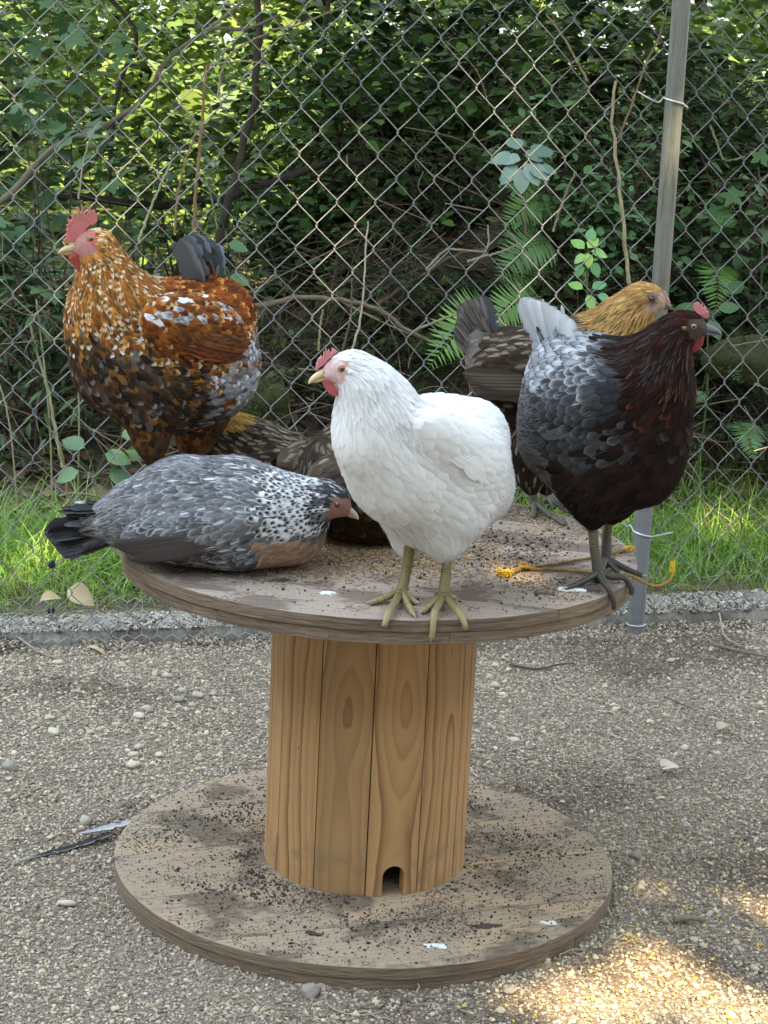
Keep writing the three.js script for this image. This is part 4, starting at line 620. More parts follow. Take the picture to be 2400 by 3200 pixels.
{ // dark hen with pale tail
  const slate = [0.055, 0.057, 0.066], pale = [0.43, 0.45, 0.49], mar = [0.050, 0.013, 0.008], blk = [0.009, 0.0065, 0.0062], brn = [0.020, 0.0115, 0.009];
  buildHen('dark', 'hen', 'black and maroon hen with pale grey lower back and tail at the right edge', {
    seed: 37, sag: 0.4, barbs: 1.3, wingThick: 0.023, wingK: 0.012, regions: regionsOf(1, { neck: [0.034, 0.0072, 0.0046, 0.0026, 0.85], torso: [0.024, 0.016, 0.0078, 0.0028, 0.1] }), mess: 0.35, under: (p, r, n) => p[0] < -0.05 && p[1] > 0.22 ? [0.2, 0.2, 0.22] : [0.018, 0.013, 0.012],
    face: [0.045, 0.027, 0.023], face2: [0.062, 0.040, 0.036], comb: [0.68, 0.23, 0.24], wattle: [0.26, 0.030, 0.026], iris: [0.40, 0.32, 0.17], lid: [0.05, 0.035, 0.03], beak: [0.15, 0.157, 0.175], beakTip: [0.09, 0.095, 0.105], lobe: { at: [-0.0112, -0.0025], r: 0.0036, rgb: [0.16, 0.11, 0.045] }, leg: [0.15, 0.115, 0.048], leg2: [0.055, 0.049, 0.037], toe: [0.050, 0.045, 0.036], claw: [0.42, 0.34, 0.26],
    look(p, r, rng, n) {
      const k = rng(); let base, edge = null, shaft = null;
      const paleBack = sst(-0.010, -0.045, p[0] - 0.30 * (p[1] - 0.25)) * sst(0.222, 0.25, p[1] + 0.01 * (k - 0.5));
      if (r === 'skull') base = jit(mix3(mar, blk, rng() * 0.7), rng, 0.4);
      else if (r === 'neck') { base = jit(mix3(brn, blk, k), rng, 0.35); edge = rng() < 0.6 ? jit(mar, rng, 0.4) : jit([0.07, 0.06, 0.06], rng, 0.3); if (p[0] > 0.085 && rng() < 0.25) edge = jit([0.20, 0.085, 0.05], rng, 0.4); }
      else if (r === 'wing') { base = jit(mix3(slate, [0.032, 0.033, 0.038], sst(-0.005, 0.05, p[0]) * 0.85 + 0.15 * k), rng, 0.3); edge = jit(p[1] > 0.235 && p[0] < 0.01 ? mix3(pale, slate, 0.6 * rng()) : p[0] < 0.02 ? [0.16, 0.165, 0.18] : [0.022, 0.022, 0.026], rng, 0.2); { const q = sst(0.25, 0.19, p[1]); base = mul3(base, 1 - 0.6 * q); edge = mul3(edge, 1 - 0.55 * q); } }
      else if (paleBack > 0.4) { base = jit(mix3(slate, pale, 0.35 + 0.65 * rng()), rng, 0.2); edge = jit([0.040, 0.043, 0.052], rng, 0.3); }
      else if (rng() < sst(0.06, -0.025, p[0] + 0.03 * noise(p[0] * 40, p[1] * 40)) * sst(0.13, 0.165, p[1])) { const d = sst(0.15, 0.24, p[1]); base = jit(mix3([0.030, 0.029, 0.031], slate, 0.25 + 0.6 * d), rng, 0.3); edge = jit(mix3([0.055, 0.054, 0.058], pale, 0.6 * d * rng()), rng, 0.3); }
      else { const low = sst(0.20, 0.15, p[1]); base = jit(mix3(brn, blk, rng() * 0.7), rng, 0.35); if (p[0] < -0.045) { base = jit(mix3([0.13, 0.125, 0.13], [0.07, 0.06, 0.06], rng()), rng, 0.3); edge = jit([0.04, 0.036, 0.036], rng, 0.2); } else if (p[0] > 0.04 && p[1] > 0.2) edge = rng() < 0.3 ? jit([0.11, 0.035, 0.02], rng, 0.4) : null; else if (low < 0.5 && rng() < 0.4) edge = jit([0.05, 0.05, 0.056], rng, 0.3); }
      return (t, s) => { let c = base; if (edge) c = mix3(c, edge, Math.max(sst(0.45, 0.85, Math.abs(s)) * sst(0.1, 0.5, t), sst(0.78, 0.92, t))); return c; };
    },
    fluff: { n: 1500, where: (p) => sst(-0.045, -0.08, p[0]) * sst(0.24, 0.2, p[1]) * 0.5 + 0.10 * sst(0.13, 0.09, p[1]), col: (p, rng) => jit(p[0] < -0.05 ? [0.15, 0.145, 0.15] : [0.03, 0.025, 0.025], rng, 0.4) },
    flight: { n: 8, w: 0.018, reach: 0.97 }, flightLook: (t, rng) => { const c = jit([0.07, 0.073, 0.082], rng, 0.2), e = jit([0.17, 0.175, 0.19], rng, 0.2); return (u, s) => mix3(c, e, sst(0.55, 0.9, s)); },
    tail: { n: 9, root: 0.012, fan: 0.016, w: 0.046, fore: 0.034, len: (t) => 1.02 - 0.16 * Math.max(0, t), side: (t) => [0.8, 0.35, 0.5], bend: 0.05 }, tailLook: (t, rng) => { const b = jit([0.50, 0.53, 0.57], rng, 0.15), e = [0.20, 0.21, 0.235]; return (u, s) => mix3(b, e, sst(0.7, 1, Math.abs(s)) * 0.8 + 0.25 * sst(0.25, 0, Math.abs(s))); },
  });
}
{ // brown hen with golden neck
  const br = [0.040, 0.028, 0.021], gold = [0.47, 0.29, 0.105], blk = [0.02, 0.014, 0.010];
  buildHen('brown', 'hen', 'brown hen with a golden neck standing behind the dark hen', {
    seed: 41, sag: 0.35, cell: 0.0038, regions: regionsOf(1.05, { neck: [0.026, 0.0085, 0.0052, 0.0022, 0.7] }), mess: 0.3, under: (p, r) => r === 'neck' || r === 'skull' ? [0.36, 0.2, 0.06] : [0.045, 0.033, 0.026],
    face: [0.17, 0.085, 0.06], face2: [0.40, 0.29, 0.24], comb: [0.56, 0.27, 0.22], iris: [0.10, 0.05, 0.02], lid: [0.10, 0.06, 0.045], beak: [0.22, 0.17, 0.13], beakTip: [0.12, 0.1, 0.09], leg: [0.16, 0.15, 0.10], leg2: [0.12, 0.115, 0.09], claw: [0.1, 0.08, 0.06],
    look(p, r, rng) {
      let base, dark = null, shaft = null; const k = rng();
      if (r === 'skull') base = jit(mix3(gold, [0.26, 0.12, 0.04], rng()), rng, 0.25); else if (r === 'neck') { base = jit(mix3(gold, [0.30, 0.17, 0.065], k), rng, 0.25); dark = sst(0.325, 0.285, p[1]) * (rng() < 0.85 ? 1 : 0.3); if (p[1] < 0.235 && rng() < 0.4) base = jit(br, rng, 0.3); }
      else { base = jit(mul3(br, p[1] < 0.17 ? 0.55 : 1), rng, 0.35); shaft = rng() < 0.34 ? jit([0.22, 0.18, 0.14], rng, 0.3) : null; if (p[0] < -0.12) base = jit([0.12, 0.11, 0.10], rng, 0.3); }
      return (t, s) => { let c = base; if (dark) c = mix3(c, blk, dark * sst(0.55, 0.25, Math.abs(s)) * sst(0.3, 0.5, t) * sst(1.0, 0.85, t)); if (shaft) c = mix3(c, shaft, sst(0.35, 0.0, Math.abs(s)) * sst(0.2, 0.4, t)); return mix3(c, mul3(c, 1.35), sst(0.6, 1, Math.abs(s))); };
    },
    flight: { n: 7, w: 0.018, reach: 1.0 }, flightLook: (t, rng) => { const c = jit([0.06, 0.045, 0.036], rng, 0.25); return (u, s) => mix3(c, [0.2, 0.16, 0.13], sst(0.25, 0.0, Math.abs(s)) * 0.5); },
    tail: { n: 9, root: 0.014, fan: 0.016, w: 0.036, fore: 0.020, pitch: 0.030, side: (t) => [0.6, 0.7, 0.45], bend: -0.06, len: (t) => 1 - 0.28 * Math.abs(t - 0.1) }, tailLook: (t, rng) => { const b = jit(Math.abs(t) > 0.5 ? [0.11, 0.115, 0.13] : [0.15, 0.13, 0.12], rng, 0.3); return (u, s) => mix3(b, [0.38, 0.35, 0.32], 0.6 * sst(0.18, 0, Math.abs(s))); },
  });
}
{ // grey sitting hen
  const gr = [0.165, 0.167, 0.182], lt = [0.46, 0.47, 0.50], dk = [0.060, 0.060, 0.068], wh = [0.74, 0.76, 0.80], blk = [0.018, 0.018, 0.021], buff = [0.34, 0.225, 0.160];
  buildHen('grey', 'hen', 'grey hen with black and white spotted neck lying at the left edge', {
    seed: 53, sits: true, sag: 0.12, barbs: 1.7, barbTone: 0.35, regions: regionsOf(1, { neck: [0.018, 0.0074, 0.0044, 0.0020, 0.4], torso: [0.021, 0.0115, 0.0064, 0.0024, 0.35], wing: [0.020, 0.0115, 0.0064, 0.0022, 0.3], under: [0.021, 0.0125, 0.0068, 0.0022, 0.3] }), mess: 0.4, under: (p, r) => r === 'skull' ? [0.07, 0.07, 0.08] : p[0] > 0.06 && p[1] < 0.05 ? [0.3, 0.2, 0.15] : [0.09, 0.09, 0.10],
    face: [0.30, 0.165, 0.125], comb: [0.4, 0.15, 0.12], iris: [0.20, 0.08, 0.03], lid: [0.26, 0.14, 0.10], beak: [0.48, 0.36, 0.26], beakTip: [0.60, 0.50, 0.38], beakR: 0.0056,
    look(p, r, rng) {
      const k = rng(); let base = gr, edge = null, spot = null, shaft = null, bar = 0;
      if (r === 'skull') { base = jit(k < 0.30 ? [0.36, 0.37, 0.40] : dk, rng, 0.4); }
      else if (r === 'neck') { const up = sst(0.112, 0.098, p[0]); base = jit(wh, rng, 0.12); spot = rng() < 0.92 ? blk : dk; if (up < 0.5 && rng() < 0.5) { base = jit([0.20, 0.2, 0.22], rng, 0.4); } if (p[1] < 0.032 && p[0] > 0.05) { base = jit(buff, rng, 0.2); spot = null; } }
      else if (p[0] > 0.045 && p[1] < 0.044 && r !== 'wing') { base = jit(buff, rng, 0.22); if (rng() < 0.25) edge = jit([0.55, 0.42, 0.33], rng, 0.2); }
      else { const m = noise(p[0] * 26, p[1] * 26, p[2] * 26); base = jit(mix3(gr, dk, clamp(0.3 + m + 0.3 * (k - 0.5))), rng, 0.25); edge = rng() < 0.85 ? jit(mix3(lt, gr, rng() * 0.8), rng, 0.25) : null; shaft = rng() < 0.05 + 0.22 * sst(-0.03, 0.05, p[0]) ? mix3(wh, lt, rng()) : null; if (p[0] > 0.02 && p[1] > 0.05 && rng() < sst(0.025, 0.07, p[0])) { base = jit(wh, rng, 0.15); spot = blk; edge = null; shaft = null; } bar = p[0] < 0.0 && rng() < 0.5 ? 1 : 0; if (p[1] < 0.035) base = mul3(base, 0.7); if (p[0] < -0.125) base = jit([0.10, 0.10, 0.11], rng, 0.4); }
      return (t, s) => { let c = base; if (bar) c = mix3(c, dk, 0.6 * sst(0, 0.8, Math.sin(t * 15))); if (edge) c = mix3(c, edge, Math.max(0.85 * sst(0.5, 0.85, Math.abs(s)) * sst(0.2, 0.5, t), 0.75 * sst(0.80, 0.92, t))); if (spot) c = mix3(c, spot, sst(0.62, 0.36, Math.hypot((t - 0.76) / 0.30, s * 0.62))); if (shaft) c = mix3(c, shaft, sst(0.22, 0.05, Math.abs(s)) * sst(0.3, 0.45, t)); return c; };
    },
    fluff: { n: 900, where: (p) => sst(-0.105, -0.13, p[0]) * 0.8, col: (p, rng) => jit([0.27, 0.27, 0.29], rng, 0.35) },
    flight: { n: 8, w: 0.014, reach: 1.02 }, flightLook: (t, rng) => { const c = jit([0.06, 0.052, 0.05], rng, 0.25), e = t < 0.15 ? [0.78, 0.79, 0.80] : [0.12, 0.11, 0.11]; return (u, s) => mix3(c, e, t < 0.15 ? sst(-0.2, 0.3, s) : 0.6 * sst(0.5, 0.9, s)); },
    tail: { n: 11, root: 0.018, fan: 0.014, w: 0.030, drop: 0.024, side: (t) => [0.1, -1.3 * Math.sign(t || 1), 0.8], bend: 0.03, len: (t) => 1.02 - 0.26 * Math.abs(t) }, tailLook: (t, rng) => { const b = jit([0.026, 0.026, 0.028], rng, 0.3), k = rng(); return (u, s) => mix3(b, [0.30, 0.3, 0.31], (k < 0.3 ? 0.8 : 0.2) * sst(0.14, 0, Math.abs(s)) + 0.10 * sst(0.6, 1, s)); },
  });
}
{ // two brown hens lying further back
  const dk = [0.030, 0.022, 0.017], sh = [0.30, 0.24, 0.17], gold = [0.52, 0.32, 0.09];
  buildHen('lying', 'hen', 'dark brown hen with cream feather shafts lying behind the grey hen', {
    seed: 67, sits: true, sag: 0.35, cell: 0.0036, regions: regionsOf(0.95), mess: 0.3, under: () => [0.03, 0.023, 0.018], face: [0.3, 0.14, 0.1], comb: [0.4, 0.1, 0.1], iris: [0.2, 0.1, 0.03], beak: [0.3, 0.22, 0.14],
    look(p, r, rng) { const neck = r === 'neck' || r === 'skull', b = jit(neck && p[1] > 0.083 ? gold : dk, rng, 0.3), s1 = jit(sh, rng, 0.25), on = rng() < 0.75, e = jit([0.11, 0.088, 0.07], rng, 0.3); return (t, s) => neck && p[1] > 0.083 ? mix3(b, [0.03, 0.02, 0.015], sst(0.4, 0.1, Math.abs(s)) * 0.8) : mix3(mix3(b, e, sst(0.6, 0.95, Math.abs(s))), s1, on ? sst(0.28, 0.06, Math.abs(s)) * sst(0.35, 0.5, t) : 0); },
    flight: { n: 5, w: 0.014 }, flightLook: (t, rng) => { const c = jit(dk, rng, 0.3); return (u, s) => mix3(c, sh, 0.6 * sst(0.2, 0, Math.abs(s))); },
  });
  buildHen('dozing', 'hen', 'brown hen lying mostly hidden behind the breast of the white hen', {
    seed: 71, sits: true, sag: 0.4, cell: 0.0036, regions: regionsOf(1), mess: 0.3, under: () => [0.03, 0.02, 0.014], face: [0.3, 0.14, 0.1], comb: [0.4, 0.1, 0.1], iris: [0.2, 0.1, 0.03], beak: [0.3, 0.22, 0.14],
    look(p, r, rng) { const low = p[1] < 0.06 && r !== 'wing', b = jit(low ? [0.030, 0.017, 0.009] : r === 'wing' ? [0.080, 0.058, 0.044] : [0.042, 0.032, 0.025], rng, 0.35), s1 = jit(low ? [0.13, 0.065, 0.02] : [0.24, 0.195, 0.15], rng, 0.3), on = rng() < 0.5; return (t, s) => mix3(b, s1, on ? 0.8 * (low ? sst(0.75, 0.9, t) : sst(0.26, 0.05, Math.abs(s)) * sst(0.35, 0.5, t)) : 0.25 * sst(0.7, 1, Math.abs(s))); },
    flight: { n: 6, w: 0.015 }, flightLook: (t, rng) => { const c = jit([0.09, 0.068, 0.052], rng, 0.25); return (u, s) => mix3(c, [0.24, 0.19, 0.15], 0.5 * sst(0.2, 0, Math.abs(s))); },
  });
}

// ---------------------------------------------------------------- chain-link fence, its post and ties
const CW = 0.03465, RH = 0.04058;
const meshPoint = (c, r, ds = 0) => { const s = 0.3898 + c * CW + 0.0016 * noise(c * 0.9, r * 0.9, 2) + ds, y = 0.7143 + r * RH + 0.0105 * (s - 0.39) + 0.0016 * noise(c * 0.9, r * 0.9, 7); return [s, y]; };
const bulge = (s, y) => 0.010 * noise(s * 2.2, y * 2.6, 4) + 0.008 * noise(s * 7, y * 3, 9) * sst(0.3, 0.0, y);
const galv = valueTex(256, 256, (u, v) => 0.62 + 0.5 * fbm(u * 14, v * 14, 5), [30, 30]);
const wireMat = [[0.33, 0.345, 0.37], [0.29, 0.305, 0.33], [0.36, 0.37, 0.385]].map((c) => std(c, 0.4, { metalness: 0.25, map: galv }));
const fence = thing('chain_link_fence', 'galvanised diamond mesh chain-link fence across the back of the yard', 'fence', [0, 0, 0]);
for (let k = -18; k <= 40; k++) {                           // each picket wire zigzags between two columns of knots
  const pts = [];
  for (let r = -18; r <= 15; r++) {
    const left = (k + r) % 2 === 0, c = left ? k : k + 1, [s, y] = meshPoint(c, r, left ? -0.0011 : 0.0011); if (r === -18 && noise(k * 1.7, 2) > 0.1) continue;
    const o = bulge(s, y), dz = left ? 1 : -1, jog = 0.0036;
    pts.push(fencePoint(s + (left ? 0.0011 : -0.0011), y - jog, o - 0.0013 * dz), fencePoint(s, y - jog * 0.35, o - 0.0006 * dz), fencePoint(s, y + jog * 0.35, o + 0.0006 * dz), fencePoint(s + (left ? 0.0011 : -0.0011), y + jog, o + 0.0013 * dz));
  }
  mesh('wire', tube(pts, 0.00104, 6), wireMat[((k % 3) + 3) % 3], fence);
}
{ // top rail and the line posts out of the picture
  mesh('top_rail', tube([fencePoint(-0.26, 1.335, 0.02), fencePoint(1.9, 1.335, 0.02)], 0.0165, 16), wireMat[1], fence);
  const pipe = [0.21, 0.215, 0.20], pm = colourTex(256, 512, (u, v) => { const a = Math.abs(u - 0.5) * 2, st = sst(-0.05, 0.3, fbm(a * 5, v * 9, 3)), ru = sst(0.25, 0.45, fbm(a * 7, v * 16, 8)); let c = mix3(pipe, [0.12, 0.125, 0.10], 0.7 * st); c = mix3(c, [0.24, 0.26, 0.30], 0.6 * sst(0.45, 0.3, v + 0.06 * fbm(a * 5, v * 8, 2))); return mul3(mix3(c, [0.16, 0.15, 0.13], 0.35 * ru), 1 + 0.25 * noise(a * 40, v * 90, 2)); });
  const g = new THREE.CylinderGeometry(0.0164, 0.0164, 1.36, 36, 1); g.translate(0, 0.66, 0);
  const post = mesh('pipe', g, new THREE.MeshStandardMaterial({ map: pm, roughness: 0.5, metalness: 0.35, bumpMap: pm, bumpScale: 0.0006 }), fence);
  post.position.set(0.4945, 0, -1.176); post.rotation.z = 0.0068; post.userData.label = 'upright galvanised pipe post with wire ties'; post.name = 'post';
  const ring = (y, r, tilt) => new THREE.TorusGeometry(r, 0.0015, 8, 40).rotateX(Math.PI / 2 + tilt).translate(0, y, 0);
  mesh('wire_ring', ring(0.018, 0.0172, 0.04), std([0.55, 0.55, 0.56], 0.4, { metalness: 0.4 }), post);
  const shiny = std([0.70, 0.71, 0.74], 0.3, { metalness: 0.6 }), px = 0.4945, pz = -1.176;
  const tie = (y, a0, a1, tail, tail2, name) => { const pts = []; for (let i = 0; i <= 10; i++) { const a = lerp(a0, a1, i / 10); pts.push(V(px - 0.0068 * y + Math.sin(a) * 0.0186, y + lerp(0.006, -0.006, i / 10), pz + Math.cos(a) * 0.0186)); } mesh(name, tube(smooth([...tail, ...pts, ...tail2].map((p) => p.isVector3 ? p : V(...p)), 60), 0.0018, 8), shiny, fence); };
  tie(0.992, -1.5, 1.5, [[0.421, 1.006, -1.176], [0.445, 0.994, -1.180], [0.462, 0.989, -1.186]], [[0.512, 0.983, -1.180], [0.514, 0.979, -1.190]], 'tie_wire');
  tie(0.196, -1.6, 1.5, [[0.452, 0.236, -1.186], [0.463, 0.205, -1.186], [0.470, 0.206, -1.190]], [[0.530, 0.188, -1.198], [0.556, 0.192, -1.208]], 'tie_wire');
  for (const [s, y] of [[0.042, 0.155], [0.041, 0.071]]) { const g2 = rockGeo(s * 30, 2, 0.4); g2.scale(0.0065, 0.0075, 0.005); const p = fencePoint(s, y, -0.001); g2.translate(p.x, p.y, p.z); mesh('black_tie', g2, std([0.015, 0.016, 0.02], 0.5), fence); }
}
{ // fine hexagonal netting laced along the foot of the fence
  const list = [], a = 0.0155, P = (s, y) => fencePoint(s, y, -0.004 + 0.006 * noise(s * 14, y * 20, 3)), rng = rngOf(5);
  for (let i = 0; i < 44; i++) for (let j = 0; j < 4; j++) {
    const s = -0.20 + i * a * 1.732 + (j % 2) * a * 0.866, y = 0.006 + j * a * 1.5, q = (ds, dy) => P(s + ds + 0.003 * noise(s * 90, y * 90), y + dy + 0.003 * noise(s * 70, y * 80, 4)); if (s > 0.62 && s < 1.25) continue; if (j === 3 && rng() < 0.5) continue;
    for (const [A, B] of [[q(0, a), q(a * 0.866, a * 0.5)], [q(0, a), q(-a * 0.866, a * 0.5)], [q(a * 0.866, a * 0.5), q(a * 0.866, -a * 0.5)]]) list.push(tube([A, A.clone().lerp(B, 0.5).add(V(0, 0, 0.0008 * (rng() - 0.5))), B], 0.00055, 4));
  }
  tag(mesh('wire_netting', mergeGeometries(list), std([0.50, 0.51, 0.53], 0.45, { metalness: 0.5 })), 'fine hexagonal wire netting laced along the foot of the chain-link fence', 'netting');
}

// ---------------------------------------------------------------- measured courses of branches, canes and fronds behind the fence
const COURSE = {
  leaning_branch: [[-0.913, 0.657, -2.022], [-0.862, 0.690, -2.030], [-0.818, 0.742, -2.043], [-0.769, 0.795, -2.055], [-0.719, 0.817, -2.061], [-0.673, 0.840, -2.066], [-0.633, 0.864, -2.072], [-0.583, 0.904, -2.082], [-0.554, 0.941, -2.091], [-0.536, 0.982, -2.101], [-0.506, 1.016, -2.109], [-0.456, 1.053, -2.118], [-0.421, 1.070, -2.122], [-0.359, 1.073, -2.123], [-0.283, 1.104, -2.130]],
  leaning_branch_fork: [[-0.447, 1.061, -2.120], [-0.407, 1.094, -2.128], [-0.372, 1.125, -2.136], [-0.337, 1.152, -2.142]],
  dark_branch: [[-0.876, 0.639, -2.429], [-0.815, 0.653, -2.433], [-0.736, 0.654, -2.433], [-0.646, 0.645, -2.430], [-0.567, 0.643, -2.430], [-0.483, 0.661, -2.434], [-0.427, 0.666, -2.435], [-0.361, 0.691, -2.441], [-0.289, 0.716, -2.447], [-0.178, 0.760, -2.458], [-0.067, 0.776, -2.461]],
  dark_trunk: [[-0.423, 0.546, -2.303], [-0.401, 0.654, -2.329], [-0.383, 0.730, -2.348], [-0.365, 0.822, -2.370], [-0.347, 0.909, -2.391], [-0.347, 1.005, -2.415], [-0.345, 1.086, -2.435], [-0.360, 1.160, -2.453]],
  dark_trunk2: [[-0.724, 0.612, -2.628], [-0.727, 0.782, -2.670], [-0.711, 0.926, -2.705], [-0.675, 1.024, -2.729], [-0.695, 1.074, -2.741], [-0.744, 1.123, -2.753], [-0.769, 1.145, -2.759]],
  thin_trunk: [[-0.122, 0.705, -2.547], [-0.158, 0.838, -2.580], [-0.180, 0.937, -2.604], [-0.198, 1.065, -2.635], [-0.186, 1.166, -2.660]],
  twig_arch: [[-0.676, 0.706, -1.828], [-0.668, 0.793, -1.849], [-0.653, 0.842, -1.861], [-0.635, 0.871, -1.868]],
  brown_cane: [[-0.417, 0.662, -1.713], [-0.417, 0.732, -1.731], [-0.414, 0.812, -1.750], [-0.410, 0.887, -1.769], [-0.411, 0.943, -1.782], [-0.404, 1.004, -1.797]],
  brown_cane2: [[-0.462, 0.649, -1.762], [-0.459, 0.735, -1.783], [-0.447, 0.797, -1.798], [-0.426, 0.865, -1.815]],
  green_stalk: [[-0.368, 0.669, -1.715], [-0.386, 0.738, -1.732], [-0.403, 0.784, -1.743]],
  pale_stick: [[-0.531, 0.637, -1.708], [-0.514, 0.690, -1.720], [-0.493, 0.747, -1.734], [-0.471, 0.800, -1.747]],
  fine_branch: [[-0.423, 0.994, -2.001], [-0.383, 1.001, -2.002], [-0.333, 1.006, -2.003], [-0.282, 0.996, -2.001]],
  fine_branch2: [[-0.399, 0.927, -1.984], [-0.392, 0.986, -1.999], [-0.374, 1.021, -2.007], [-0.345, 1.042, -2.012], [-0.295, 1.069, -2.019]],
  top_twig: [[-0.933, 1.071, -2.226], [-0.891, 1.086, -2.230], [-0.839, 1.099, -2.233], [-0.787, 1.111, -2.236], [-0.745, 1.124, -2.239]],
  top_twig2: [[-0.297, 1.074, -2.123], [-0.241, 1.086, -2.126], [-0.180, 1.114, -2.133], [-0.140, 1.131, -2.137]],
  pale_cane: [[0.512, 0.581, -1.847], [0.505, 0.617, -1.855], [0.494, 0.699, -1.876], [0.482, 0.772, -1.893], [0.468, 0.858, -1.914], [0.457, 0.931, -1.932], [0.461, 1.004, -1.950]],
  pale_cane2: [[0.488, 0.875, -2.073], [0.511, 0.936, -2.088], [0.542, 1.038, -2.113], [0.570, 1.105, -2.129], [0.585, 1.166, -2.144]],
  pale_cane3: [[0.415, 0.997, -2.103], [0.387, 1.041, -2.114], [0.359, 1.085, -2.124], [0.315, 1.138, -2.138]],
  grey_twig: [[0.071, 0.595, -1.799], [0.113, 0.638, -1.810], [0.143, 0.640, -1.810], [0.197, 0.642, -1.811], [0.199, 0.695, -1.824]],
  grey_twig2: [[0.159, 0.616, -1.804], [0.188, 0.627, -1.807], [0.227, 0.639, -1.810], [0.270, 0.660, -1.815]],
  grey_twig3: [[0.346, 0.677, -1.922], [0.359, 0.727, -1.934], [0.376, 0.777, -1.946], [0.390, 0.807, -1.954]],
  right_stem: [[0.708, 0.910, -2.184], [0.726, 0.870, -2.174], [0.744, 0.835, -2.166], [0.791, 0.843, -2.167]],
  arched_twig: [[-0.298, 0.498, -1.776], [-0.256, 0.509, -1.779], [-0.211, 0.522, -1.782], [-0.153, 0.526, -1.783], [-0.098, 0.522, -1.782], [-0.044, 0.513, -1.780], [-0.004, 0.497, -1.775], [0.028, 0.474, -1.770], [0.083, 0.450, -1.764]],
  dead_stick: [[-0.030, 0.488, -1.979], [0.013, 0.522, -1.987], [0.044, 0.543, -1.992], [0.080, 0.566, -1.998], [0.123, 0.598, -2.006], [0.167, 0.614, -2.010], [0.203, 0.621, -2.011]],
  white_stem: [[-0.075, 0.447, -1.609], [-0.063, 0.495, -1.621], [-0.058, 0.546, -1.633], [-0.057, 0.597, -1.646], [-0.057, 0.652, -1.659], [-0.055, 0.706, -1.672]],
  straw_stem: [[-0.142, 0.449, -1.558], [-0.141, 0.499, -1.570], [-0.137, 0.531, -1.578]],
  straw_stem2: [[-0.093, 0.451, -1.558], [-0.081, 0.516, -1.574], [-0.081, 0.595, -1.594]],
  green_twig: [[0.050, 0.482, -1.669], [0.095, 0.503, -1.674], [0.147, 0.524, -1.679], [0.195, 0.539, -1.682]],
  low_twig: [[-0.645, 0.150, -1.434], [-0.617, 0.156, -1.436], [-0.570, 0.152, -1.435], [-0.495, 0.140, -1.431]],
  dry_stalk: [[-0.635, 0.216, -1.399], [-0.652, 0.287, -1.416], [-0.669, 0.357, -1.434], [-0.696, 0.436, -1.453], [-0.713, 0.489, -1.466]],
  dry_stalk2: [[-0.624, 0.115, -1.426], [-0.633, 0.169, -1.439], [-0.640, 0.214, -1.450], [-0.671, 0.303, -1.472]],
  thin_upright: [[-0.506, 0.223, -1.503], [-0.510, 0.274, -1.516], [-0.515, 0.319, -1.527], [-0.516, 0.337, -1.531]],
};
const FRONDS = [
  [[0.365, 0.732, -2.090], [0.234, 0.674, -1.952], 0.1],
  [[0.346, 0.652, -1.967], [0.224, 0.570, -1.824], 0.1],
  [[0.231, 0.512, -1.830], [0.082, 0.399, -1.679], 0.1],
  [[0.328, 0.539, -1.888], [0.195, 0.477, -1.750], 0.08],
  [[0.672, 0.703, -2.134], [0.758, 0.699, -2.009], 0.08],
  [[0.729, 0.614, -2.112], [0.722, 0.497, -1.959], 0.12],
  [[0.370, 0.596, -2.108], [0.272, 0.526, -1.967], 0.12],
  [[0.770, 0.284, -1.876], [0.795, 0.227, -1.739], 0.1],
];
// salal [0.265, 0.829, -1.908]
// sapling [0.413, 0.648, -1.812]
// sapl2 [0.419, 0.566, -1.792]
// huck [0.418, 0.907, -2.184]
// huck2 [0.340, 0.780, -2.153]
// huck3 [0.566, 0.914, -2.185]
// moss [-0.265, 0.313, -1.731]
// rightmoss [0.790, 0.404, -1.854]
// tl [-0.848, 0.857, -2.174]
// tc [-0.351, 0.918, -2.600]
// tr [0.793, 1.028, -2.625]
// leafleft [-0.587, 0.263, -1.410]
// leafr [0.644, 0.222, -1.707]
// rightleaf [0.811, 0.740, -2.039]

// ---------------------------------------------------------------- plants
const foliageMat = (t = 0.0, rough = 0.55) => new THREE.MeshPhysicalMaterial({ color: 0xffffff, roughness: rough, specularIntensity: 0.45, side: THREE.DoubleSide, transmission: t, thickness: 0 });
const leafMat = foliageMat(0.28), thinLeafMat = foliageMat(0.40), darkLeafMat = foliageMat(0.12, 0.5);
function lobedLeaf(lobes = 5, depth = 0.45, droop = 0.15) { // a palmate leaf, stalk at the origin, tip towards +x, one unit long
  const pos = [0.42, 0, 0], idx = [], N = lobes * 4;
  for (let i = 0; i <= N; i++) { const a = lerp(-Math.PI * 0.93, Math.PI * 0.93, i / N), k = Math.abs(Math.cos((i / N) * lobes * Math.PI)), r = (0.58 - 0.16 * Math.abs(a) / Math.PI) * (1 - depth + depth * Math.pow(1 - k, 0.8)), x = 0.42 + r * Math.cos(a), z = r * Math.sin(a); pos.push(x, -droop * (x * x * 0.6 + z * z), z); }
  for (let i = 1; i <= N; i++) idx.push(0, i + 1, i); return bufGeo(pos, idx);
}
